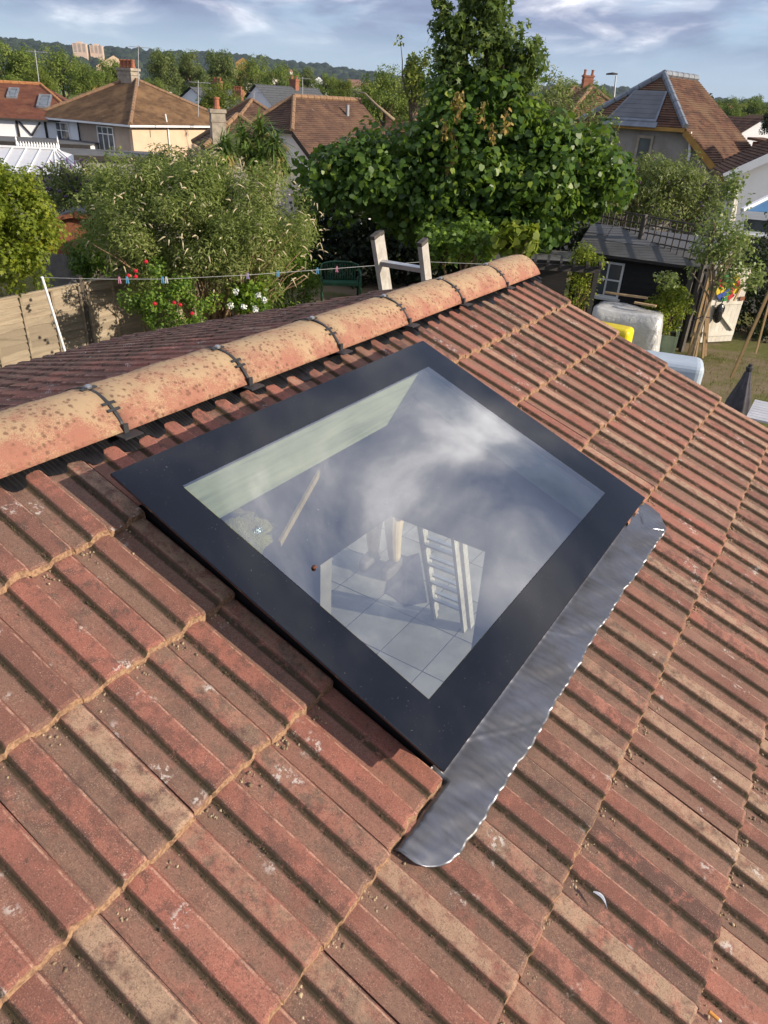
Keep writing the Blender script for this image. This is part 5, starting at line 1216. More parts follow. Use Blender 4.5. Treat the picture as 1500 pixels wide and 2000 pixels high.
# ---- left vegetation
def acer(name, label, px, py, Y, rad3, n, seed, L=.075):
    r, c, cl, rg = bush(name, label, 'tree', px, py, Y, rad3, 'leaf_acer', L, .85, 'maple', n, 130, .17, seed, up=.7, droop=.2, stems=14, stem_mat='bark', stem_r=.05, fill=.55, lump=.25, fork=.72, fork_dx=-1.5); return r
acer('maple_tree', 'yellow green maple tree at the left edge above the fence', -6, 440, 10.9, (.86, .8, .98), 17000, 21, .06)
r, c, cl, rg = bush('rose_bush', 'rose bush with red blooms against the pale fence', 'shrub', 328, 592, 11.9, (.66, .42, .50), 'leaf_mid', .055, .65, 'plain', 4600, 60, .15, 31, stems=10, stem_r=.012, lump=.35)
for (x, y) in ((251, 539), (265, 530), (265, 541), (285, 512), (302, 594), (340, 592), (352, 596), (375, 613)):
    p = at(x, y, 11.0); b = MB()
    for k in range(3): b.lathe([(.004, -.018), (.026 - k * .006, -.012 + k * .004), (.034 - k * .009, .010 + k * .008), (.024 - k * .008, .022 + k * .006), (.0, .008 + k * .008)], p + Vector((.006 * sin(k * 2.1), .004 * k, 0)), 7)
    hang(b.build('rose_flower', ['red_flower']), r)
r, c, cl, rg = bush('buddleia', 'huge cream flowered buddleia behind the pale fence', 'shrub', 408, 452, 13.6, (1.95, 1.5, 1.18), 'leaf_cream', .078, .26, 'narrow', 78000, 280, .27, 41, zmin=-.8, stems=0, up=.5, droop=.1, fill=.6, lump=.22)
pr = random.Random(2); pts = outer(cl, c, (2.0, 1.55, 1.25), rg, 230)
hang(spikes([p for p, _ in pts], [q * .6 + rdir(1, rg)[0] * .9 + np.array([0, 0, .25]) for _, q in pts], .115, .013, pr).build('flower_spikes', ['cream_flower'], kind='stuff'), r)
bz = float(ground_z(c.x, c.y)); limbs((c.x + .1, c.y - .2, bz), [Vector(c) + Vector((pr.uniform(-1.9, 1.9), pr.uniform(-1.4, .6), pr.uniform(-.7, .6))) for _ in range(46)], .032, 'dry_stem', r, 'stems', rng=pr, sides=5)
r, c, cl, rg = bush('shrub', 'dense fresh green shrub between the cream buddleia and the bench', 'shrub', 560, 545, 15.2, (.66, .6, .95), 'leaf_mid', .05, .55, 'plain', 12000, 90, .20, 51, stems=6)
r, c, cl, rg = bush('hydrangea', 'bright leaved hydrangea with white flower heads before the shrub', 'shrub', 487, 578, 12.6, (.36, .32, .30), 'leaf_bright', .095, .62, 'plain', 900, 40, .13, 52, stems=5, stem_r=.01)
for (x, y) in ((450, 598), (476, 600), (516, 586), (504, 577), (499, 603), (460, 571)):
    p = np.array(at(x, y, 12.25)); lobj('flower_head', foliage([(p, .05), (p + rg.normal(size=3) * .02, .045)], 90, .030, .9, 'plain', rg, up=.6, shell=.35), 'white_flower', r)
r, c, cl, rg = bush('buddleia', 'purple flowered buddleia beside the white conservatory', 'shrub', 150, 372, 20.5, (1.0, .8, .58), 'leaf_purple', .12, .28, 'narrow', 8000, 70, .26, 61, zmin=-.6, stems=9, lump=.35)
pts = outer(cl, c, (1.05, .85, .65), rg, 60); hang(spikes([p for p, _ in pts], [q + np.array([0, 0, .6]) for _, q in pts], .22, .03, pr).build('flower_spikes', ['purple_flower'], kind='stuff'), r)
bush('apple_tree', 'young leafy fruit tree left of the cream buddleia', 'tree', 212, 410, 15.6, (.66, .55, .95), 'leaf_cream', .085, .55, 'plain', 5200, 70, .20, 62, stems=12, stem_mat='bark', lump=.4, fill=.45, fork=.55)
bush('buddleia', 'purple tinged buddleia crown just above the cream one', 'shrub', 350, 335, 18, (1.0, .7, .32), 'leaf_purple', .11, .28, 'narrow', 5200, 50, .24, 63, zmin=-.6, stems=8)
bush('shrub', 'dark leafy shrub before the brown shed', 'shrub', 172, 500, 16.5, (.45, .4, .38), 'leaf_mid', .09, .6, 'plain', 2400, 36, .2, 64, stems=5, tlo=0, thi=.7)
# long dry grass beyond the fence
rg = np.random.default_rng(9); n = 5200; c0 = at(150, 545, 15.0); P = np.stack([c0.x + rg.uniform(-2.6, 1.6, n), c0.y + rg.uniform(-1.2, 1.8, n), np.zeros(n)], 1); P[:, 2] = ground_z(P[:, 0], P[:, 1])
D = rdir(n, rg) * .35 + np.array([0, 0, 1]); lobj('long_grass', leaves(P, D, rdir(n, rg), rg.uniform(.25, .75, n), .035, 'blade', rg.random(n)), 'grass_dry', label='tall dry grass beyond the pale fence', cat='grass', kind='stuff')
# brown shed, dark shed side and old grey fence behind
P0 = at(88, 462, 18.2); fr = FR((P0.x, P0.y), radians(8)); zb_, sw, sh_ = -.4, 1.75, 1.62
sb = empty('shed', fr.p(.8, 1, zb_), 'red brown timber shed with felt roof behind the yellow green maple', 'shed')
for i in range(12):
    s0 = i * sw / 12; ztop = lambda s: zb_ + sh_ + .42 * (1 - ((s - sw / 2) / (sw / 2)) ** 2)
    hang(MB().slab([fr.p(s0 + .003, 0, zb_), fr.p(s0 + sw / 12 - .003, 0, zb_), fr.p(s0 + sw / 12 - .003, 0, ztop(s0 + sw / 12)), fr.p(s0 + .003, 0, ztop(s0))], fr.e * .02).build('board', ['shed_brown']), sb)
b = MB()
for i in range(10):
    s0, s1 = -.12 + i * (sw + .24) / 10, -.12 + (i + 1) * (sw + .24) / 10; f = lambda s: zb_ + sh_ + .05 + .44 * (1 - ((s - sw / 2) / (sw / 2 + .12)) ** 2)
    b.slab([fr.p(s0, -.14, f(s0)), fr.p(s1, -.14, f(s1)), fr.p(s1, 2.4, f(s1)), fr.p(s0, 2.4, f(s0))], (0, 0, .03))
hang(b.build('roof', ['felt']), sb); b = MB()
for i in range(10):
    s0, s1 = -.12 + i * (sw + .24) / 10, -.12 + (i + 1) * (sw + .24) / 10; b.slab([fr.p(s0, -.145, f(s0) - .10), fr.p(s1, -.145, f(s1) - .10), fr.p(s1, -.145, f(s1) - .002), fr.p(s0, -.145, f(s0) - .002)], -fr.e * .02)
hang(b.build('bargeboard', ['shed_brown']), sb); hang(MB().box(fr.p(sw / 2, -.18, zb_ + sh_ + .46), (.07, .03, .16), fr.yaw).build('finial', ['shed_brown']), sb)
hang(MB().slab([fr.p(0, .03, zb_), fr.p(.02, .03, zb_), fr.p(.02, 2.3, zb_), fr.p(0, 2.3, zb_)], (0, 0, sh_)).slab([fr.p(sw - .02, .03, zb_), fr.p(sw, .03, zb_), fr.p(sw, 2.3, zb_), fr.p(sw - .02, 2.3, zb_)], (0, 0, sh_)).build('side_wall', ['shed_brown']), sb)
P0 = at(70, 470, 16.6); P1 = at(255, 462, 17.2); fg = empty('old_fence', (P0.x, P0.y, -.4), 'weathered grey upright board fence before the brown shed', 'fence'); dd = (P1 - P0); dd.z = 0; L = dd.length; dd.normalize()
for i in range(int(L / .13)):
    p = Vector((P0.x, P0.y, 0)) + dd * i * .13; hang(MB().bar(p + Vector((0, 0, -.4)), p + Vector((0, 0, 1.02 + random.uniform(-.03, .03))), .122, .02, Vector((-dd.y, dd.x, 0))).build('board', ['grey_board_old']), fg)

# ---- green bench
bc = atz(664, 581, 0.0); bc.z = float(ground_z(bc.x, bc.y)); yb = radians(8); fr = FR((bc.x, bc.y), yb); g0 = bc.z; W = 1.04
bn = empty('garden_bench', bc, 'green plastic two seat garden bench in the shade', 'bench')
for k in range(7): hang(MB().slab([fr.p(-W / 2 + .08, -.36 + k * .065, g0 + .42 - .004 * k), fr.p(W / 2 - .08, -.36 + k * .065, g0 + .42 - .004 * k), fr.p(W / 2 - .08, -.31 + k * .065, g0 + .42 - .004 * k), fr.p(-W / 2 + .08, -.31 + k * .065, g0 + .42 - .004 * k)], (0, 0, .025)).build('seat_slat', ['green_plastic']), bn)
hang(MB().bar(fr.p(-W / 2 + .06, -.37, g0 + .405), fr.p(W / 2 - .06, -.37, g0 + .405), .03, .06).build('seat_front', ['green_plastic']), bn)
top = [fr.p(-W / 2 + .03, -.02 + .02, g0 + .62)] + [fr.p(s, .16, g0 + .85 - .10 * (abs(s) / (W / 2)) ** 3) for s in np.linspace(-W / 2 + .07, W / 2 - .07, 9)] + [fr.p(W / 2 - .03, 0, g0 + .62)]
hang(MB().tube(top, .028, 8).build('back_rail', ['green_plastic'], smooth=True), bn)
for s in np.linspace(-W / 2 + .13, W / 2 - .13, 13): hang(MB().bar(fr.p(s * .93, .07, g0 + .44), fr.p(s, .155, g0 + .83 - .10 * (abs(s) / (W / 2)) ** 3), .026, .012).build('back_slat', ['green_plastic']), bn)
for sg in (-1, 1):
    hang(MB().tube([fr.p(sg * (W / 2 - .05), .12, g0 + .70), fr.p(sg * (W / 2 - .02), -.05, g0 + .66), fr.p(sg * (W / 2 - .01), -.30, g0 + .63), fr.p(sg * (W / 2 - .03), -.37, g0 + .57)], .03, 8).build('armrest', ['green_plastic'], smooth=True), bn)
    hang(MB().tube([fr.p(sg * (W / 2 - .03), -.37, g0 + .58), fr.p(sg * (W / 2 - .04), -.38, g0)], .028, 8).build('leg', ['green_plastic'], smooth=True), bn); hang(MB().tube([fr.p(sg * (W / 2 - .06), .10, g0 + .5), fr.p(sg * (W / 2 - .05), .20, g0)], .028, 8).build('leg', ['green_plastic'], smooth=True), bn)

# ---- ladder leaning on the far gable
Tt = at(779, 470, 4.40); Ft = Vector((0.70, 5.40, .04)); ax = (Tt - Ft).normalized(); Lw = VH - ax * VH.dot(ax); Lw.normalize(); Lo = ax.cross(Lw).normalized(); Lo = Lo if Lo.dot(U) > 0 else -Lo
ld = empty('ladder', Ft, 'weathered two section ladder rising behind the ridge from the patio', 'ladder'); Lh = .165
for k, (off, top_) in enumerate(((0, 0.0), (.075, -.03))):
    for sg in (-1, 1):
        if k == 1 and sg == 1: t_end = Tt + ax * (-.35)
        else: t_end = Tt + ax * top_
        e = Lw * sg * (Lh if k == 0 else Lh + .032) + Lo * off
        hang(MB().bar(Ft + e, t_end + e, .030, .070, Lo).build('rail', ['alu_old']), ld); hang(MB().bar(t_end + e, t_end + e + ax * .022, .034, .074, Lo).build('end_cap', ['rail_cap']), ld)
n_r = int((Tt - Ft).length / .26)
for i in range(n_r):
    c0 = Tt - ax * (.16 + .26 * i); hang(MB().bar(c0 - Lw * Lh, c0 + Lw * Lh, .030, .030, ax).build('rung', ['alu_rung']), ld)
    if i % 1 == 0 and i > 0: hang(MB().bar(c0 - Lw * (Lh + .03) + Lo * .075, c0 + Lw * (Lh + .03) + Lo * .075, .028, .028, ax).build('rung', ['alu_rung']), ld)

# ---- person on the patio
def person(loc, yaw, label):
    root = empty('person', loc, label, 'person', rz=yaw)
    J = dict(pel=(0, 0, .93), waist=(0, .0, 1.08), chest=(0, -.01, 1.30), neck=(0, 0, 1.47), head0=(0, -.02, 1.56), head1=(0, -.03, 1.68), headt=(0, -.02, 1.76),
             hl=(-.10, 0, .90), kl=(-.12, -.03, .50), al=(-.13, .02, .09), tl=(-.14, -.15, .04), hr=(.10, 0, .90), kr=(.12, -.05, .50), ar=(.14, .0, .09), tr=(.16, -.17, .04),
             sl=(-.19, 0, 1.40), el=(-.26, .02, 1.12), wl=(-.24, -.12, .90), fl=(-.23, -.17, .82), sr=(.19, 0, 1.40), er=(.26, .02, 1.12), wr=(.24, -.12, .90), fr=(.23, -.17, .82))
    Rd = dict(pel=.145, waist=.125, chest=.155, neck=.055, head0=.075, head1=.098, headt=.06, hl=.095, kl=.062, al=.042, tl=.036, hr=.095, kr=.062, ar=.042, tr=.036, sl=.062, el=.043, wl=.031, fl=.036, sr=.062, er=.043, wr=.031, fr=.036)
    E_ = [('pel', 'waist'), ('waist', 'chest'), ('chest', 'neck'), ('neck', 'head0'), ('head0', 'head1'), ('head1', 'headt'), ('pel', 'hl'), ('hl', 'kl'), ('kl', 'al'), ('al', 'tl'), ('pel', 'hr'), ('hr', 'kr'), ('kr', 'ar'), ('ar', 'tr'), ('chest', 'sl'), ('sl', 'el'), ('el', 'wl'), ('wl', 'fl'), ('chest', 'sr'), ('sr', 'er'), ('er', 'wr'), ('wr', 'fr')]
    def skin(name, keys, edges, mat, grow, extra=None):
        pts = [J[k] for k in keys]; me = bpy.data.meshes.new(name); me.from_pydata(pts, [(keys.index(a), keys.index(b_)) for a, b_ in edges], []); me.materials.append(MAT[mat])
        o = link(name, me, root); s = o.modifiers.new('skin', 'SKIN'); sd_ = me.skin_vertices[0].data
        for i, k in enumerate(keys): sd_[i].radius = (Rd[k] * grow, Rd[k] * grow * (.78 if k in ('chest', 'waist', 'pel') else 1)); sd_[i].use_root = (i == 0)
        m = o.modifiers.new('sub', 'SUBSURF'); m.levels = m.render_levels = 2; me.polygons; return o
    for sd2, sg in (('l', -1), ('r', 1)):     # fingers
        for q in range(4):
            J[f'g{sd2}{q}'] = (sg * .23 + (q - 1.5) * .018, -.19 + abs(q - 1.5) * .004, .79); J[f'h{sd2}{q}'] = (sg * .23 + (q - 1.5) * .019, -.20, .745 + abs(q - 1.4) * .008); J[f'i{sd2}{q}'] = (sg * .23 + (q - 1.5) * .019, -.185, .715 + abs(q - 1.4) * .012)
            for z_ in 'ghi': Rd[f'{z_}{sd2}{q}'] = .009
            E_ += [('f' + sd2, f'g{sd2}{q}'), (f'g{sd2}{q}', f'h{sd2}{q}'), (f'h{sd2}{q}', f'i{sd2}{q}')]
        J['u' + sd2] = (sg * .23 - sg * .045, -.19, .83); J['v' + sd2] = (sg * .23 - sg * .055, -.205, .79); Rd['u' + sd2] = .011; Rd['v' + sd2] = .010; E_ += [('w' + sd2, 'u' + sd2), ('u' + sd2, 'v' + sd2)]
    skin('body', list(J), E_, 'skin', 1.0)
    skin('trousers', ['pel', 'waist', 'hl', 'kl', 'al', 'hr', 'kr', 'ar'], [('pel', 'waist'), ('pel', 'hl'), ('hl', 'kl'), ('kl', 'al'), ('pel', 'hr'), ('hr', 'kr'), ('kr', 'ar')], 'beige_cloth', 1.55)
    skin('shirt', ['waist', 'chest', 'neck', 'sl', 'el', 'sr', 'er'], [('waist', 'chest'), ('chest', 'neck'), ('chest', 'sl'), ('sl', 'el'), ('chest', 'sr'), ('sr', 'er')], 'navy_cloth', 1.16)
    b = MB(); b.lathe([(.09, -.06), (.108, .0), (.100, .06), (.06, .10), (.0, .112)], (0, .012, 1.69), 14); b.build('hair', ['hair'], root, True)
    for sg in (-1, 1):
        b = MB(); b.lathe([(.0, .0), (.017, .002), (.017, .03), (.008, .04)], (sg * .1, -.015, 1.63), 8); b.build('ear', ['skin'], root)
        MB().lathe([(.0, -.01), (.010, -.004), (.010, .004), (.0, .01)], (sg * .035, -.122, 1.665), 8).build('eye', ['peg_white'], root)
    MB().add([(-.015, -.115, 1.62), (.015, -.115, 1.62), (0, -.145, 1.625), (0, -.115, 1.68)], [(0, 2, 1), (0, 3, 2), (1, 2, 3), (0, 1, 3)]).build('nose', ['skin'], root); MB().box((0, -.112, 1.585), (.05, .012, .012)).build('mouth', ['peg_pink'], root)
    for sg, k in ((-1, 'l'), (1, 'r')):
        x, y = J['a' + k][0], J['a' + k][1]; b = MB(); b.prism([(x - .062, y + .085), (x + .062, y + .085), (x + .068, y - .12), (x + .045, y - .27), (x - .045, y - .27), (x - .068, y - .12)], 0, .13); bevel(b.build('boot', ['boot'], root), .03, 3)
    return root
person((0.02, 6.35, 0.038), radians(-25), 'person in beige trousers standing on the patio, seen through the skylight')

# flat dark shape on the patio beside the person, drawn with a crumpled surface
zz_ = [(655, 600), (735, 625), (820, 600), (850, 780), (880, 960), (710, 990), (640, 930), (570, 890), (600, 740)]
pts = [atz(600 + x * .2667, 920 + y * .2667, .046) for x, y in zz_]; ctr_ = sum(pts, Vector()) / len(pts); b = MB(); rn = random.Random(6)
vs = [ctr_ + Vector((0, 0, .03))] + [ctr_.lerp(p, .55) + Vector((0, 0, rn.uniform(0, .035))) for p in pts] + pts; n_ = len(pts)
b.add(vs, [(0, 1 + i, 1 + (i + 1) % n_) for i in range(n_)] + [(1 + i, 1 + n_ + i, 1 + n_ + (i + 1) % n_, 1 + (i + 1) % n_) for i in range(n_)])
o = b.build('dark_floor_shape', ['charcoal_fabric'], label='flat dark crumpled shape on the patio, seen through the skylight', cat='sheet'); o.modifiers.new('s', 'SOLIDIFY').thickness = .004
# ---- the vine-covered sycamore
rg = np.random.default_rng(77); pr = random.Random(77)
TR = at(930, 480, 16.3); tz = 0.0; vt = empty('sycamore_tree', (TR.x, TR.y, tz), 'tall sycamore smothered in grapevine, the biggest tree in the garden', 'tree')
def blob(px, py, Y, rx, ry, rz, n, cr, fill=.8): return ell_clumps(at(px, py, Y), (rx, ry, rz), n, cr, rg, fill, -.8, .2)
VY = 16.0
vine_cl = blob(690, 350, VY, 1.15, 1.0, .62, 60, .34) + blob(800, 335, VY, 1.2, 1.0, .75, 60, .34) + blob(900, 375, VY - .3, 1.3, 1.1, 1.05, 90, .36) + blob(1000, 380, VY - .3, 1.15, 1.1, .98, 90, .34) + blob(1100, 340, VY, 1.15, 1.0, .80, 80, .30) + blob(1165, 350, VY + .1, .65, .7, .62, 40, .26) + blob(905, 250, VY + .1, .75, .75, .85, 60, .28) + blob(980, 260, VY + .1, .95, .8, .8, 60, .3) + blob(885, 190, VY + .2, .38, .45, .6, 24, .2) + blob(840, 400, VY - .1, 1.0, .8, .62, 40, .3) + blob(1060, 300, VY, .9, .8, .6, 40, .28)
Vv, Fv, Tv = foliage(vine_cl, 34000, .100, .92, 'vine', rg, droop=.75, up=.25, shell=.6, thi=1.0)
k = len(LEAF['vine']); Vl = Vv.reshape(-1, k, 3); cen = Vl.mean(1); 
dep = np.linalg.norm(cen - CAM, axis=1); score = dep - .0
order = np.argsort(score + rg.random(len(dep)) * .6); pick = order[:300]; keep = np.setdiff1d(np.arange(len(dep)), pick)
vm = Vl[keep].reshape(-1, 3); lobj('vine_foliage', (vm, np.arange(len(vm)).reshape(-1, k), Tv.reshape(-1, k)[keep].ravel()), 'leaf_vine', vt, kind='stuff')
base_leaf = [np_mesh('vine_leaf', np.array([(x, .92 * y, z) for x, y, z in LEAF['vine']]) * .100, np.arange(k)[None], 'leaf_vine', np.full(k, t)) for t in (.25, .5, .68, .8, .9)]
for i in pick:
    q = Vl[i]; Dd = Vector(q[5] - q[0]); Ln = Dd.length; Dd.normalize(); Ss = Vector(q[2] - q[8]); Ss = (Ss - Dd * Ss.dot(Dd)).normalized(); Uu = Dd.cross(Ss)
    o = link('vine_leaf', base_leaf[pr.randrange(5)]); o.matrix_world = Matrix.Translation(Vector(q[0])) @ Matrix((Dd, Ss, Uu)).transposed().to_4x4() @ Matrix.Scale(Ln / .1013, 4); world_part(o, vt)
syc_cl = blob(893, 75, VY + .3, .36, .4, .8, 40, .18, .4) + blob(962, 70, VY + .3, .40, .45, .9, 44, .18, .4) + blob(985, 150, VY + .3, .75, .6, .55, 40, .20, .4) + blob(1040, 120, VY + .2, .34, .3, .55, 16, .15, .4) + blob(880, 130, VY + .2, .4, .4, .6, 26, .18, .4) + blob(868, 30, VY + .2, .2, .2, .55, 14, .14, .3) + blob(1005, 118, VY + .3, .62, .5, .62, 34, .17, .4) + blob(930, 15, VY + .3, .55, .4, .5, 28, .17, .4)
lobj('crown', foliage(syc_cl, 5200, .115, .95, 'maple', rg, droop=.25, up=.3, shell=.2), 'leaf_sycamore', vt)
limbs((TR.x, TR.y, 0), [at(x, y, VY + .3) for x, y in ((905, 5), (955, 0), (990, 90), (1050, 90), (870, 60), (880, 140), (1000, 170), (930, 200))], .12, 'bark', vt, 'trunk', rng=pr, sides=8, wob=.04)
limbs(at(930, 430, VY + .6), [at(x, y, VY + .3) for x, y in ((640, 380), (720, 330), (820, 300), (1100, 330), (1200, 390), (1020, 280), (760, 400))], .05, 'dry_stem', vt, 'vine_stems', rng=pr, sides=6)
# withered bunches hanging from the vine
leafmat('leaf_withered', [(0, (.22, .12, .04)), (.5, (.36, .24, .07)), (1, (.44, .36, .12))], .8, .35)
wl_c = []; b = MB()
for x, y, dy in ((893, 190, 45), (884, 255, 75), (876, 320, 40), (940, 200, 55), (985, 212, 50), (872, 235, 40), (905, 180, 30), (960, 240, 40)):
    p0, p1 = at(x, y, VY - .95), at(x + pr.uniform(-8, 8), y + dy, VY - 1.0); m0 = p0.lerp(p1, .5) + Vector((pr.uniform(-.12, .12), -.05, 0)); b.tube([p0, m0, p1], [.007, .005, .003], 4)
    wl_c += [(np.array(p0.lerp(p1, t_)) + np.array([pr.uniform(-.05, .05), 0, 0]), .075) for t_ in (.1, .35, .6, .85)]
world_part(b.build('withered_tendrils', ['dry_stem']), vt)
lobj('withered_leaves', foliage(wl_c, 230, .075, .6, 'vine', rg, droop=1.0, up=.0, shell=.2), 'leaf_withered', vt, kind='stuff')
# dark tinted filler foliage, added to stand for the shadowed hollow under the vine
bush('evergreen_hedge', 'dark tinted filler hedge added for the shadowed hollow behind the bench', 'hedge', 745, 470, 20.5, (2.7, .8, 1.9), 'leaf_dark', .15, .6, 'plain', 22000, 160, .45, 81, up=.2, stems=5, stem_mat='bark')
bush('evergreen_hedge', 'dark tinted filler foliage added for the shadow under the middle of the grapevine', 'hedge', 960, 445, 17.8, (2.1, .7, 1.35), 'leaf_dark', .14, .6, 'plain', 12000, 90, .4, 82, up=.2, stems=4, stem_mat='bark')
bush('fig_shrub', 'mid green leafy shrub below the vine at the ridge end', 'shrub', 900, 478, 14.2, (.75, .5, .38), 'leaf_mid', .10, .7, 'plain', 1800, 40, .2, 83, stems=5)
bush('vine_shrub', 'yellow green vine leaves just above the ridge end', 'shrub', 1010, 470, 13.6, (.36, .3, .22), 'leaf_acer', .13, .9, 'vine', 260, 22, .14, 84, stems=3)
r, c, cl, rg5 = bush('buddleia', 'purple flowered buddleia below the tall old house', 'shrub', 1275, 385, 20.5, (1.7, 1.2, .80), 'leaf_purple', .11, .28, 'narrow', 24000, 170, .28, 85, zmin=-.8, stems=16, lump=.25)
pts = outer(cl, c, (1.72, 1.2, .84), rg5, 100); hang(spikes([p for p, _ in pts], [q + np.array([0, 0, .5]) for _, q in pts], .12, .018, pr).build('flower_spikes', ['purple_flower'], kind='stuff'), r)
bush('shrub', 'purple speckled shrub on the right shoulder of the grapevine', 'shrub', 1095, 250, 17.2, (.85, .6, 1.0), 'leaf_purple', .10, .3, 'narrow', 5500, 60, .24, 86, stems=7, lump=.35)
# ---- trellis fence
zt_ = at(1148, 402, 18.0).z; T0, T1 = at(1148, 402, 18.0), atz(1396, 446, zt_); dd = T1 - T0; dd.z = 0; L = dd.length; dd.normalize(); H = .66
tf = empty('trellis', (T0.x, T0.y, 0), 'dark square lattice trellis above the shed roof', 'trellis'); nrm_ = Vector((-dd.y, dd.x, 0))
for i in range(int(L / .165) + 1):
    p = Vector((T0.x, T0.y, zt_)) + dd * i * .165; hang(MB().bar(p, p - Vector((0, 0, H)), .026, .016, nrm_).build('upright', ['trellis_wood']), tf)
for k in range(5):
    p = Vector((T0.x, T0.y, zt_ - k * H / 4)) + nrm_ * .018; hang(MB().bar(p - dd * .03, p + dd * (L + .03), .016, .030).build('rail', ['trellis_wood']), tf)
for i in range(3):
    p = Vector((T0.x, T0.y, 0)) + dd * L * i / 2 - nrm_ * .05; hang(MB().bar(p, p + Vector((0, 0, zt_ + .04)), .08, .08, nrm_).build('post', ['trellis_wood']), tf)
n = int(L / .14)
for i in range(n):
    p = Vector((T0.x, T0.y, 0)) + dd * (i * .14) + nrm_ * .045; hang(MB().bar(p, p + Vector((0, 0, zt_ - H - .03)), .13, .018, nrm_).build('board', ['grey_board_old']), tf)
Q0, Q1 = at(1275, 450, 19.2), at(1396, 392, 22.0); wf = empty('lattice_screen', (Q0.x, Q0.y, 0), 'fine weathered lattice screen running back beside the purple buddleia', 'fence'); dq = Vector((Q1.x - Q0.x, Q1.y - Q0.y, 0)); Lq = dq.length; dq.normalize(); nq = Vector((-dq.y, dq.x, 0))
for i in range(int(Lq / .09)):
    p = Vector((Q0.x, Q0.y, 0)) + dq * i * .09; za = Q0.z + (Q1.z - Q0.z) * i * .09 / Lq; hang(MB().bar(p + Vector((0, 0, .3)), p + Vector((0, 0, za)), .022, .012, nq).build('upright', ['grey_board_old']), wf)
for k in range(16):
    p = Vector((Q0.x, Q0.y, .4 + k * .105)) + nq * .012; hang(MB().bar(p, p + dq * Lq, .012, .022).build('rail', ['grey_board_old']), wf)
hang(MB().bar(Q0 + Vector((0, 0, .03)), Q1 + Vector((0, 0, .03)), .07, .05).build('capping', ['grey_board_old']), wf)

# ---- black shed with white window
ZE = 1.76; S0 = atz(1132, 489, ZE); S1 = atz(1368, 521, ZE); ds = S1 - S0; ds.z = 0; yaw_s = atan2(ds.y, ds.x); fr = FR((S0.x, S0.y), yaw_s); SLn = ds.length + .15; DEP = 2.0
bs = empty('shed', fr.p(SLn / 2, 1, 0), 'black boarded shed with grey felt roof and white window on the right', 'shed'); nB = 14
for i in range(nB):
    z0, z1 = .05 + i * (ZE - .07) / nB, .05 + (i + 1) * (ZE - .07) / nB
    b = MB(); a0, a1 = .06, SLn - .1; b.add([fr.p(a0, .10, z0), fr.p(a1, .10, z0), fr.p(a1, .118, z1 + .012), fr.p(a0, .118, z1 + .012), fr.p(a0, .13, z0), fr.p(a1, .13, z0), fr.p(a1, .13, z1 + .012), fr.p(a0, .13, z1 + .012)], [(0, 1, 2, 3), (0, 4, 5, 1), (3, 2, 6, 7), (0, 3, 7, 4), (1, 5, 6, 2)]); hang(b.build('board', ['shed_black']), bs)
hang(MB().slab([fr.p(.06, .135, 0), fr.p(SLn - .1, .135, 0), fr.p(SLn - .1, DEP, 0), fr.p(.06, DEP, 0)], (0, 0, ZE - .03)).build('wall', ['shed_black']), bs)
zr = ZE + .42; b = MB(); b.slab([fr.p(-.08, -.10, ZE - .03), fr.p(SLn + .05, -.10, ZE - .03), fr.p(SLn + .05, 1.0, zr), fr.p(-.08, 1.0, zr)], (0, 0, .03)); b.slab([fr.p(-.08, 1.002, zr), fr.p(SLn + .05, 1.002, zr), fr.p(SLn + .05, 2.1, ZE), fr.p(-.08, 2.1, ZE)], (0, 0, .03)); hang(b.build('roof', ['felt']), bs)
def sr(s, e, h=.034): return fr.p(s, e, ZE - .03 + (e + .10) / 1.1 * (zr - ZE + .03) + h)
for s0, s1, e0, e1 in ((.42, 1.38, .40, 1.0), (1.40, SLn, .42, 1.0), (-.07, .40, .62, 1.0)): hang(MB().slab([sr(s0, e0), sr(s1, e0), sr(s1, e1), sr(s0, e1)], (0, 0, .006)).build('felt_strip', ['felt_patch']), bs)
hang(MB().bar(fr.p(-.09, -.115, ZE - .03), fr.p(SLn + .06, -.115, ZE - .03), .015, .06).build('fascia', ['black_timber']), bs)
window(bs, fr.p(.36, .098, .84), fr.s, .66, .76, 2, 2, 'upvc', .03, -fr.e, .045)
# open white door on its far end, with things hung on it
D0 = at(1425, 676, 16.2); D0.z = 0.03; fd = FR((D0.x, D0.y), radians(20)); dw, dh = .92, 1.66; dr = empty('shed_door', fd.p(-dw / 2, 0, 0.03), 'open cream ledged shed door behind the timber lengths', 'door')
for i in range(8): hang(MB().slab([fd.p(-dw + i * dw / 8 + .002, 0, .04), fd.p(-dw + (i + 1) * dw / 8 - .002, 0, .04), fd.p(-dw + (i + 1) * dw / 8 - .002, 0, dh), fd.p(-dw + i * dw / 8 + .002, 0, dh)], fd.e * .02).build('board', ['white_paint']), dr)
for z0 in (.18, .88, 1.5): hang(MB().slab([fd.p(-dw + .02, -.001, z0), fd.p(-.02, -.001, z0), fd.p(-.02, -.001, z0 + .11), fd.p(-dw + .02, -.001, z0 + .11)], -fd.e * .022).build('ledge', ['white_paint']), dr)
hang(MB().bar(fd.p(-dw + .12, -.013, .87), fd.p(-.10, -.013, .30), .022, .10, fd.e).build('brace', ['white_paint']), dr); hang(MB().slab([fd.p(-.16, -.026, .97), fd.p(-.03, -.026, .97), fd.p(-.03, -.026, 1.05), fd.p(-.16, -.026, 1.05)], -fd.e * .03).build('latch_plate', ['shed_brown']), dr)
tgc = fd.p(-.60, -.06, 1.28); tg = empty('toy_target', tgc, 'round red yellow blue and green segmented game board on the cream shed door', 'game board'); cols = ['toy_red', 'toy_yellow', 'toy_blue', 'toy_green']
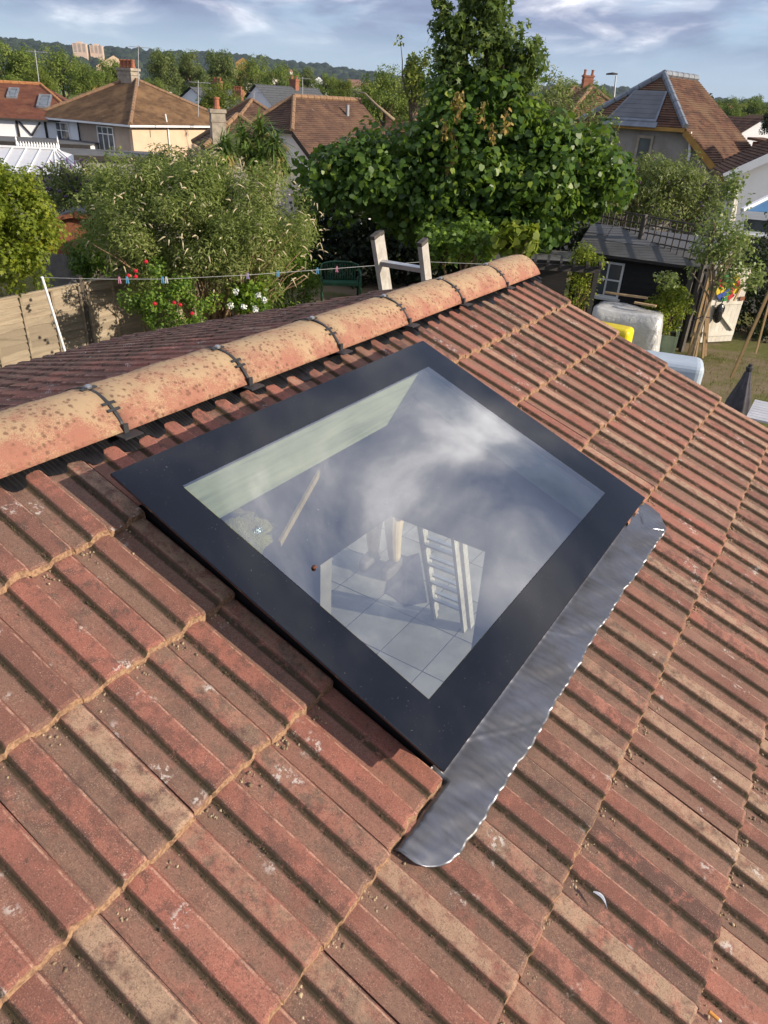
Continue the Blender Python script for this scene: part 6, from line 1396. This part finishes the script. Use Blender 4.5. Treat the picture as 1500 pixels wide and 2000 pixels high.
def seg(r0, r1, a0, a1, off):
    n = 4; V_ = []
    for i in range(n + 1):
        a_ = a0 + (a1 - a0) * i / n; V_ += [tgc + fd.s * r0 * cos(a_) + Vector((0, 0, r0 * sin(a_))) - fd.e * off, tgc + fd.s * r1 * cos(a_) + Vector((0, 0, r1 * sin(a_))) - fd.e * off]
    b = MB(); m_ = len(V_); b.add(V_ + [v - fd.e * .006 for v in V_], [(2 * i, 2 * i + 1, 2 * i + 3, 2 * i + 2) for i in range(n)] + [(m_ + 2 * i, m_ + 2 * i + 2, m_ + 2 * i + 3, m_ + 2 * i + 1) for i in range(n)] + [(2 * i + 1, m_ + 2 * i + 1, m_ + 2 * i + 3, 2 * i + 3) for i in range(n)]); return b
hang(seg(.0, .315, 0, 2 * pi, .0).build('backing', ['toy_yellow']), tg)
for ring_i, (r0, r1, nseg) in enumerate(((.21, .305, 10), (.12, .20, 8), (.04, .11, 6))):
    for i in range(nseg): hang(seg(r0, r1, 2 * pi * i / nseg + .03, 2 * pi * (i + 1) / nseg - .03, .009).build('segment', [cols[(i + ring_i) % 4]]), tg)
MB().bar(fd.p(-.36, -.10, .98), fd.p(-.24, -.10, 1.38), .045, .03, fd.e).build('timber_offcut', ['pale_timber'], label='short pale timber offcut hung on the cream shed door', cat='offcut')
b = MB(); c = fd.p(-.68, -.10, .72); nA, nL = 10, 7
vs = [c + Vector(((.10 + .03 * sin(3 * j + i)) * cos(2 * pi * j / nA) * sin(pi * (i + .4) / (nL + .8)), .06 * sin(2 * pi * j / nA) * sin(pi * (i + .4) / (nL + .8)), .22 * cos(pi * (i + .4) / (nL + .8)))) for i in range(nL + 1) for j in range(nA)]
b.add(vs, [(i * nA + j, i * nA + (j + 1) % nA, (i + 1) * nA + (j + 1) % nA, (i + 1) * nA + j) for i in range(nL) for j in range(nA)] + [tuple(range(nA)), tuple(nL * nA + j for j in reversed(range(nA)))]); b.tube([c + Vector((0, 0, .2)), c + Vector((.02, 0, .36))], .012, 5)
b.build('hanging_bag', ['black_bag'], smooth=True, label='black plastic bag hanging below the round game board', cat='bag')
# ---- low flat-roofed store and pergola beside it
P0 = at(935, 505, 14.6); fs_ = FR((P0.x, P0.y), radians(-10)); lsz = P0.z; ls = empty('garden_store', fs_.p(.9, .6, 0), 'low flat roofed store behind the ridge end', 'store')
hang(MB().slab([fs_.p(0, 0, 0), fs_.p(1.75, 0, 0), fs_.p(1.75, 1.2, 0), fs_.p(0, 1.2, 0)], (0, 0, lsz - .03)).build('wall', ['black_timber']), ls); hang(MB().slab([fs_.p(-.1, -.12, lsz - .02), fs_.p(1.9, -.12, lsz - .02), fs_.p(1.9, 1.3, lsz + .02), fs_.p(-.1, 1.3, lsz + .02)], (0, 0, .05)).build('roof', ['felt']), ls)
pg = empty('pergola', (at(1150, 600, 12.8).x, at(1150, 600, 12.8).y, 0), 'dark timber pergola arms between the ridge end and the black shed', 'pergola')
pA, pB = at(1045, 520, 12.4), at(1168, 548, 12.6); pB.z = pA.z - .04
hang(MB().bar(pA, pB, .05, .10).build('beam', ['black_timber']), pg); hang(MB().bar(pA + Vector((.0, .35, 0)), pB + Vector((0, .35, 0)), .05, .10).build('beam', ['black_timber']), pg)
for i in range(6): c0 = pA.lerp(pB, i / 5) + Vector((0, 0, .07)); hang(MB().bar(c0 + Vector((-.05, -.16, 0)), c0 + Vector((.1, .55, 0)), .04, .07).build('rafter', ['black_timber']), pg)
for p in (pB + Vector((-.06, .0, 0)), pB + Vector((-.02, .35, 0)), pA + Vector((.02, .3, 0))): hang(MB().bar(Vector((p.x, p.y, 0)), p, .08, .08, (0, 1, 0)).build('post', ['black_timber']), pg)
bush('climbing_plant', 'yellow green climber on the pergola before the white shed window', 'climber', 1143, 525, 12.75, (.26, .25, .42), 'leaf_acer', .06, .4, 'narrow', 1100, 34, .12, 91, stems=5, stem_r=.012)
bush('climbing_plant', 'feathery climber low on the pergola post', 'climber', 1132, 578, 12.7, (.22, .2, .30), 'leaf_acer', .055, .35, 'narrow', 600, 20, .12, 92, stems=4, stem_r=.01)
# ---- covered pile, yellow lid, planter
def draped(name, mat, c, sx, sy, top, bot, rz, seed, n=22, **k):
    rg_ = np.random.default_rng(seed); M = Matrix.Rotation(rz, 3, 'Z'); vs = []; ph = rg_.random(8) * 6
    for i in range(n + 1):
        for j in range(n + 1):
            x, y = 2 * i / n - 1, 2 * j / n - 1; m_ = max(abs(x), abs(y)); ang = atan2(y, x)
            r_ = min(m_ / .62, 1); z = top + .03 * sin(5 * x + ph[0]) * sin(4 * y + ph[1]) - .05 * (x * .7 + y)
            if m_ > .62: t = (m_ - .62) / .38; z = z + (bot - z) * t ** 1.1; fx = 1 + .14 * t + .05 * sin(ang * 11 + ph[2]) * t + .03 * sin(ang * 23 + ph[3]) * t
            else: fx = 1
            sx_ = (x / max(m_, 1e-6)) * r_ * sx * fx if m_ > 0 else 0; sy_ = (y / max(m_, 1e-6)) * r_ * sy * fx if m_ > 0 else 0
            vs.append(Vector(c) + M @ Vector((sx_, sy_, 0)) + Vector((0, 0, z)))
    m_ = n + 1; o = MB().add(vs, [(i * m_ + j, i * m_ + j + 1, (i + 1) * m_ + j + 1, (i + 1) * m_ + j) for i in range(n) for j in range(n)]).build(name, [mat], smooth=True, **k); s = o.modifiers.new('s', 'SOLIDIFY'); s.thickness = .004; return o
cc = at(1222, 640, 14.3); cc.z = 0; M_ = radians(-22)
pl = empty('timber_pile', cc, 'stack of timber boards under the clear plastic sheet', 'timber'); pr = random.Random(5)
for i in range(8): hang(MB().box(cc + Vector((0, 0, .08 + i * .125)), (.92 - .02 * (i % 2), .62, .115), M_).build('board_layer', ['timber_stack']), pl)
draped('plastic_sheet', 'clear_plastic', cc, .64, .48, 1.08, .05, M_, 4, label='clear crumpled plastic sheet draped over the pile beside the black shed', cat='plastic sheet')
MB().box(cc + Vector((.22, -.18, 1.22)), (.42, .08, .03), radians(-30)).build('timber_offcut', ['pale_timber'], label='timber offcut holding down the clear plastic sheet', cat='offcut')
MB().box(cc + Vector((.0, .40, 1.25)), (.85, .10, .03), radians(-22)).build('plank', ['pale_timber'], label='pale plank lying along the back of the plastic covered pile', cat='plank')
yc = at(1185, 650, 12.9); yc.z = 0; yz = at(1192, 634, 12.9).z; b = MB(); b.box(yc + Vector((.05, 0, yz / 2)), (.80, .42, yz), radians(-32)); o = b.build('storage_box', ['yellow_plastic'], label='bright yellow plastic box just beyond the roof edge', cat='box'); bevel(o, .09, 4)
pc = at(1290, 680, 14.8); pc.z = 0.05; frp = FR((pc.x, pc.y), radians(-20)); pw = .52; pz = .08; ph = .44
pk = empty('planter', pc, 'sage green square timber planter with ball finials', 'planter')
for e0, al in ((-pw / 2, 's'), (pw / 2 - .025, 's'), (-pw / 2, 'e'), (pw / 2 - .025, 'e')): wall_slab(frp, pk, [(-pw / 2 + .026, pz), (pw / 2 - .026, pz), (pw / 2 - .026, pz + ph), (-pw / 2 + .026, pz + ph)], e0, .025, 'sage_paint', 'side_panel', al)
for sx in (-1, 1):
    for sy in (-1, 1):
        c0 = frp.p(sx * pw / 2, sy * pw / 2, 0); hang(MB().box(c0 + Vector((0, 0, .27)), (.055, .055, .54), frp.yaw).lathe([(.012, .54), (.03, .56), (.036, .585), (.028, .61), (0, .62)], c0, 8).build('corner_post', ['sage_paint']), pk)
hang(MB().slab([frp.p(-pw / 2 + .03, -pw / 2 + .03, pz + ph - .06), frp.p(pw / 2 - .03, -pw / 2 + .03, pz + ph - .06), frp.p(pw / 2 - .03, pw / 2 - .03, pz + ph - .06), frp.p(-pw / 2 + .03, pw / 2 - .03, pz + ph - .06)], (0, 0, .02)).build('soil', ['soil']), pk)
r, c, cl, rg6 = bush('maple_tree', 'small round yellow green maple growing in the sage planter', 'tree', 1308, 602, 14.8, (.46, .44, .44), 'leaf_acer', .05, .85, 'maple', 4200, 55, .13, 95, base_z=.40, stems=9, stem_mat='bark', stem_r=.02, up=.7, fork=.45)
# ---- lengths of timber leaning together, tall poles
pl_ = [((1343, 699), (1385, 540), 'front'), ((1358, 700), (1388, 545), 'second'), ((1372, 700), (1386, 538), 'third'), ((1377, 696), (1390, 533), 'rearmost')]
for i, (a0, b0, w_) in enumerate(pl_):
    p = atz(a0[0], a0[1], 0.01 + .02 * i); q = at(b0[0], b0[1], 15.25 + .04 * i); MB().bar(p, q, .045, .045, (0, 1, 0)).build('timber_length', ['timber_stack'], label=f'{w_} of four timber lengths leaning together by the shed door', cat='timber', group='leaning timber lengths')
p, q = at(1342, 640, 14.4), at(1392, 620, 14.6)
MB().tube([at(1350, 628, 14.45), at(1372, 618, 14.3), at(1392, 622, 14.7)], .012, 5).build('rope_tie', ['rope'], label='dark tie round the leaning timber lengths', cat='tie')
MB().bar(atz(1428, 738, .3), at(1512, 548, 12.2), .045, .035, (0, 1, 0)).build('timber_pole', ['timber_stack'], label='long pale pole leaning at the right edge', cat='pole')
MB().bar(at(1476, 690, 14.6), at(1508, 570, 14.4), .035, .03, (0, 1, 0)).build('timber_pole', ['pale_timber'], label='shorter brown pole behind the long pale one at the right edge', cat='pole')
# ---- birch
r, c, cl, rg7 = bush('birch_tree', 'slender birch with small pale leaves before the cream shed door', 'tree', 1412, 478, 14.3, (.80, .6, .70), 'leaf_birch', .07, .72, 'plain', 2100, 60, .2, 96, stems=16, stem_mat='bark_pale', stem_r=.03, droop=.5, fill=.35, lump=.3, fork=.55)
lobj('upper_foliage', foliage(ell_clumps(at(1428, 375, 14.3), (.25, .25, .42), 14, .14, rg7, .4) + ell_clumps(at(1305, 540, 14.2), (.35, .25, .18), 10, .12, rg7, .4) + ell_clumps(at(1455, 545, 14.2), (.45, .3, .25), 14, .14, rg7, .4), 950, .07, .72, 'plain', rg7, .5), 'leaf_birch', r, kind='stuff')
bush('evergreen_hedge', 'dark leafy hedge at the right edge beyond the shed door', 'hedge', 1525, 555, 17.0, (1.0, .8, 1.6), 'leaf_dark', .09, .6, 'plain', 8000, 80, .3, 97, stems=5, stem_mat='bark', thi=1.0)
# white parasol folded by the conservatory
def parasol(px, py0, py1, Y, mat, label, zb=0.0, rmax=.16, top=.02):
    T = at(px, py0, Y); Bt = at(px, py1, Y); r = empty('parasol', (T.x, T.y, zb), label, 'parasol'); h = T.z - Bt.z
    hang(MB().tube([(T.x, T.y, zb), (T.x, T.y, T.z + .02)], .02, 8).build('pole', ['galvanised']), r); vs = []; n = 32; prof = [(.02, 0), (.05, -.04), (.07, -.12), (.6 * rmax, -.35), (.85 * rmax, -.7), (rmax, -1.0)]
    for rr_, t in prof:
        for j in range(n): f_ = rr_ * (1 + .16 * cos(8 * 2 * pi * j / n)); vs.append((T.x + f_ * cos(2 * pi * j / n), T.y + f_ * sin(2 * pi * j / n), T.z - (-t) * h))
    hang(MB().add(vs, [(i * n + j, i * n + (j + 1) % n, (i + 1) * n + (j + 1) % n, (i + 1) * n + j) for i in range(len(prof) - 1) for j in range(n)]).build('canopy', [mat], smooth=True), r)
    hang(MB().lathe([(.035, -.03), (.05, .0), (.05, .035), (.03, .05), (.03, .085), (.0, .09)], T, 10).build('cap', ['black_plastic' if mat == 'charcoal_fabric' else 'galvanised']), r); return r
parasol(1438, 362, 432, 18.0, 'white_paint', 'folded white parasol before the blue glazed conservatory', 0, .17)
parasol(1463, 722, 900, 10.4, 'charcoal_fabric', 'folded charcoal grey parasol above the lawn at the right', 0, .27)
# pale cover and table near the roof edge
c0 = at(1335, 735, 11.6); c0.z = 0; b = MB(); b.box(c0 + Vector((-.25, .05, .78)), (1.05, .62, 1.56), radians(-18)); 
o = b.build('grill_cover', ['pale_cover'], label='pale blue grey fitted cover just beyond the roof edge', cat='cover'); bevel(o, .13, 4); zc = at(1340, 700, 11.6).z; o.scale.z = 1.0
for v in o.data.vertices:
    if v.co.z > 1: v.co.z = zc
T0 = at(1456, 818, 9.4); T1 = atz(1492, 748, T0.z); tdir = T1 - T0; tb = empty('garden_table', (T0.x, T0.y, 0), 'pale grey slatted garden table corner at the right edge', 'table'); ft = FR((T0.x, T0.y), atan2(tdir.y, tdir.x) - pi / 2); zt2 = T0.z
for i in range(8): hang(MB().slab([ft.p(0, i * .11, zt2), ft.p(1.4, i * .11, zt2), ft.p(1.4, i * .11 + .10, zt2), ft.p(0, i * .11 + .10, zt2)], (0, 0, .03)).build('table_slat', ['grey_table']), tb)
for s, e in ((.08, .06), (1.3, .06), (.08, .8), (1.3, .8)): hang(MB().bar(ft.p(s, e, 0), ft.p(s, e, zt2 - .002), .06, .06, (0, 1, 0)).build('leg', ['grey_table']), tb)
# lawn tufts
rg = np.random.default_rng(19); n = 9000; P = np.stack([rg.uniform(5.0, 11, n), rg.uniform(9, 15.2, n), np.zeros(n)], 1); P[:, 2] = ground_z(P[:, 0], P[:, 1]); D = rdir(n, rg) * .5 + np.array([0, 0, .8])
lobj('lawn_tufts', leaves(P, D, rdir(n, rg), rg.uniform(.03, .09, n), .12, 'blade', rg.random(n) * .8), 'grass_dry', label='short patchy lawn grass right of the roof', cat='grass', kind='stuff')

# ------------------------------------------------------------------ spiky palms
def cordyline(px, py, Y, heads, seed, label, sc_=1.0):
    rg_ = np.random.default_rng(seed); c = at(px, py, Y); gz_ = float(ground_z(c.x, c.y)); root = empty('cordyline', (c.x, c.y, gz_), label, 'palm'); parts = []; tips = []
    for hx, hy, hz, r_ in heads:
        hc_ = np.array(c) + np.array([hx, hy, hz]); tips.append(hc_); n = 150; dd_ = rdir(n, rg_); dd_[:, 2] = dd_[:, 2] * .9 + .22
        parts.append(leaves(np.repeat(hc_[None], n, 0), dd_, np.repeat(np.array([[0, 0, 1.]]), n, 0) + rdir(n, rg_) * .2, rg_.uniform(.6, 1.1, n) * r_, .085, 'blade', np.clip(rg_.random(n) * .8, 0, 1)))
        m_ = 70; dd_ = rdir(m_, rg_); dd_[:, 2] = -abs(dd_[:, 2]) - .5; parts.append(leaves(np.repeat(hc_[None], m_, 0), dd_, rdir(m_, rg_), rg_.uniform(.6, 1.0, m_) * r_, .07, 'blade', np.clip(.9 + rg_.random(m_) * .1, 0, 1)))
    lobj('crown', parts, 'leaf_cordyline', root); limbs((c.x, c.y, gz_), tips, .09, 'bark', root, 'trunk', rng=random.Random(seed), sides=7, wob=.03); return root
cordyline(508, 298, 25, [(-.55, 0, .25, .85), (0, .2, .45, .95), (.45, -.1, .1, .85), (.1, -.3, -.25, .8), (-.3, -.2, -.2, .75), (.6, .1, -.3, .7)], 3, 'large many headed spiky palm before the white gable')
cordyline(440, 298, 24, [(0, 0, 0, .85)], 4, 'single headed spiky palm left of the large one')

# ------------------------------------------------------------------ trees across the valley
def crown_mesh(name, mat, seed, n, r=(1, 1, 1), L=.11, clumps=70, cr=.26, zmin=-.7, shape='plain', fill=.62, c=(0, 0, 0), lump=.25):
    rg_ = np.random.default_rng(seed); cl = ell_clumps(c, r, clumps, cr, rg_, fill, zmin, lump); V_, F_, T_ = foliage(cl, n, L, .7, shape, rg_, up=.5, shell=.6); return np_mesh(name, V_, F_, mat, T_)
KINDS = {'broad': [crown_mesh('crown', 'leaf_far', 100 + i, 10500, (1, 1, .85), .065, 95, .23) for i in range(4)], 'lime': [crown_mesh('crown', 'leaf_lime', 120 + i, 9000, (1, 1, .9), .065, 75, .23) for i in range(2)],
         'poplar': [crown_mesh('crown', 'leaf_poplar', 130 + i, 10000, (.66, .66, 1.05), .06, 90, .20) for i in range(2)], 'conifer': [crown_mesh('crown', 'leaf_dark', 140 + i, 3600, (.7, .7, 1.0), .10, 60, .22) for i in range(1)]}
def trunk_mesh():
    b = MB(); b.tube([(0, 0, -2.2), (.02, 0, -1.2), (0, .03, -.3), (.02, 0, .5)], [.09, .075, .05, .02], 6)
    for i in range(5): a_ = i * 1.257; b.tube([(0, 0, -.9 + i * .2), (.3 * cos(a_), .3 * sin(a_), -.4 + i * .2), (.6 * cos(a_), .6 * sin(a_), -.1 + i * .18)], [.04, .025, .008], 5)
    return b.mesh('trunk', ['bark'])
TRUNK = trunk_mesh(); trn = random.Random(12)
def tree(px, py, Y, rpx, kind, label, group='trees across the valley', hscale=1.0):
    c = at(px, py, Y); r_ = rpx / F_PX * (Y * cos(PITCH)) * 1.15; root = empty('tree', (c.x, c.y, c.z), label, 'tree', group); root.rotation_euler.z = trn.random() * 6.28; root.scale = (r_, r_, r_ * hscale)
    link('crown', KINDS[kind][trn.randrange(len(KINDS[kind]))], root); link('trunk', TRUNK, root); return root
near_trees = [(25, 140, 78, 48, 'broad', 'broad dark green tree above the red roof at the left edge'), (120, 152, 85, 42, 'broad', 'round green tree behind the roof windows of the half timbered house'), (172, 160, 70, 30, 'broad', 'rounded tree behind the small orange gable'), (75, 165, 66, 26, 'lime', 'lighter tree just behind the red roof ridge'),
    (218, 148, 100, 28, 'broad', 'dark leafy tree left of the stone chimney'), (320, 148, 105, 40, 'poplar', 'first tall poplar right of the television aerial'), (372, 150, 115, 36, 'poplar', 'second tall poplar right of the television aerial'), (430, 150, 120, 40, 'poplar', 'broad poplar behind the lime green tree'),
    (300, 178, 80, 22, 'broad', 'low tree beside the satellite dish'), (430, 203, 62, 34, 'lime', 'lime green tree behind the tall rendered chimney'), (493, 158, 130, 34, 'broad', 'grey green tree above the slate roofs'), (548, 170, 120, 34, 'broad', 'leafy tree left of the thin mast'), (640, 172, 100, 24, 'broad', 'dark round tree behind the brown ridge'), (600, 168, 160, 26, 'poplar', 'pale tree behind the thin mast'),
    (672, 180, 85, 20, 'lime', 'small lime tree at the end of the brown ridge'), (712, 205, 60, 34, 'broad', 'dark spreading tree behind the vine at left'), (1105, 190, 140, 30, 'broad', 'tree left of the street lamp'), (1150, 195, 130, 26, 'broad', 'tree just left of the tall old house'), (1175, 205, 110, 22, 'lime', 'low light tree at the foot of the street lamp'), (1420, 220, 160, 26, 'broad', 'tree right of the tall old house ridge'), (1470, 222, 170, 30, 'broad', 'tree above the rooftops at the right edge'), (20, 170, 60, 20, 'broad', 'tree top low behind the half timbered roof')]
for q in near_trees: tree(*q)
tree(752, 196, 50, 46, 'broad', 'wide tree with a pale leaning limb left of the sycamore')
bush('tree', 'sparse pale feathery tree top left of the sycamore', 'tree', 806, 150, 44, (1.15, 1.0, 1.55), 'leaf_lime', .20, .6, 'plain', 1500, 46, .32, 98, stems=14, stem_mat='bark', stem_r=.09, fill=.3, lump=.4, fork=.72)
MB().tube([at(770, 235, 46), at(735, 205, 46), at(712, 182, 46.5), at(690, 178, 47)], [.10, .075, .05, .02], 7).build('bare_limb', ['bark_pale'], smooth=True, label='pale bare limb leaning through the wide tree left of the sycamore', cat='limb')
tree(1512, 240, 26, 26, 'conifer', 'dark conifer branch tips cut by the right edge')
n_t = 0
while n_t < 190:
    px = trn.uniform(-60, 1560); Y_ = 140 * (900 / 140) ** trn.random(); x = at(px, 200, Y_).x; z_ = float(ground_z(x, Y_)); s = trn.uniform(4.0, 7.5); root = empty('tree', (x, Y_, z_ + s * 1.15), 'green tree among the woods filling the valley', 'tree', 'woods filling the valley')
    root.rotation_euler.z = trn.random() * 6.28; root.scale = (s, s, s * trn.uniform(.85, 1.25)); k_ = trn.choices(['broad', 'poplar', 'lime', 'conifer'], [7, 2, 1.2, .5])[0]; link('crown', KINDS[k_][trn.randrange(len(KINDS[k_]))], root); link('trunk', TRUNK, root); n_t += 1
# the far woods: rounded crowns too small to tell apart
rg = np.random.default_rng(33); bm = bmesh.new(); bmesh.ops.create_icosphere(bm, subdivisions=2, radius=1); iv = np.array([v.co for v in bm.verts]); iF = np.array([[v.index for v in f.verts] for f in bm.faces]); bm.free()
def woods(n, rmin, rmax, smin, smax, seed):
    rg_ = np.random.default_rng(seed); az_ = rg_.uniform(-.62, .62, n); rr_ = np.sqrt(rg_.uniform(rmin ** 2, rmax ** 2, n)); x, y = rr_ * np.sin(az_), rr_ * np.cos(az_); z = ground_z(x, y); s = rg_.uniform(smin, smax, n) * (.7 + .6 * rg_.random(n))
    Vw = np.stack([x, y, z + s * .45], 1)[:, None, :] + (iv[None] + rg_.normal(size=(n, len(iv), 3)) * .10) * s[:, None, None] * np.array([1, 1, .9]); Fw = (iF[None] + (np.arange(n) * len(iv))[:, None, None]).reshape(-1, 3); return Vw.reshape(-1, 3), Fw, np.repeat(np.clip(rg_.random(n) * .9, 0, 1), len(iv))
leafmat('leaf_hill', [(0, (0.010, 0.018, 0.012)), (.6, (0.020, 0.032, 0.018)), (1, (0.042, 0.056, 0.024))], .9, .1, .05)
o = lobj('far_woods', [woods(3200, 1150, 2000, 9, 15, 1), woods(4700, 2000, 2680, 8, 15, 2)], 'leaf_hill', label='dark woods covering the far hills', cat='woods', kind='stuff')
o = lobj('valley_woods', [woods(1700, 420, 1150, 4, 8, 3)], 'leaf_far', label='mixed woods in the middle of the valley', cat='woods', kind='stuff')
for px, py, Yf, ln in ((1085, 600, 1, 1),): pass
simple('far_roof', (0.30, 0.15, 0.10), (.22, .12, .09), .05, .9, 0); simple('far_wall', (0.62, .58, .52), None, .05, .9, 0)
fh = [(495, 158, 520), (525, 150, 640), (560, 152, 700), (590, 158, 560), (620, 163, 520), (655, 168, 480), (560, 140, 900), (690, 162, 700), (1215, 225, 300), (1410, 212, 420), (1440, 216, 380), (1482, 218, 360), (1490, 232, 260), (505, 150, 820), (1090, 205, 420), (700, 172, 420)]
names = ['first', 'second', 'third', 'fourth', 'fifth', 'sixth', 'seventh', 'eighth', 'ninth', 'tenth', 'eleventh', 'twelfth', 'thirteenth', 'fourteenth', 'fifteenth', 'sixteenth']
for i, (px, py, Yf) in enumerate(sorted(fh)):
    p = at(px, py, Yf); yw = trn.uniform(-.6, .6); r = empty('far_house', (p.x, p.y, p.z - 4), 'tiny far house among the valley trees', 'house', 'far houses among the valley trees'); fr = FR((p.x, p.y), yw); w_, d_ = trn.uniform(7, 11), 7
    hang(MB().slab([fr.p(-w_ / 2, 0, p.z - 5), fr.p(w_ / 2, 0, p.z - 5), fr.p(w_ / 2, d_, p.z - 5), fr.p(-w_ / 2, d_, p.z - 5)], (0, 0, 5)).build('wall', ['far_wall']), r); b = MB(); A_, B_ = fr.p(-w_ / 2, d_ / 2, p.z + 2.6), fr.p(w_ / 2, d_ / 2, p.z + 2.6)
    b.add([fr.p(-w_ / 2 - .3, -.3, p.z), fr.p(w_ / 2 + .3, -.3, p.z), B_, A_, fr.p(-w_ / 2 - .3, d_ + .3, p.z), fr.p(w_ / 2 + .3, d_ + .3, p.z)], [(0, 1, 2, 3), (4, 3, 2, 5), (0, 3, 4), (1, 5, 2)]); hang(b.build('roof', ['far_roof']), r)
# ------------------------------------------------------------------ the air
a = NT('haze_air'); pv = a.n('ShaderNodeVolumePrincipled'); pv.inputs['Color'].default_value = (.70, .84, 1.0, 1); pv.inputs['Density'].default_value = 0.00007; pv.inputs['Anisotropy'].default_value = .2
a.t.links.new(pv.outputs[0], a.out.inputs['Volume'])
zlo, zhi = float(Vg[:, 2].min()) - 1, float(Vg[:, 2].max()) + 60
HAZE = True
if HAZE: MB().lbox((-5400, -5400, zlo), (5400, 5400, zhi)).build('haze', ['haze_air'], kind='stuff', label='thin blue evening haze over the valley', cat='haze')
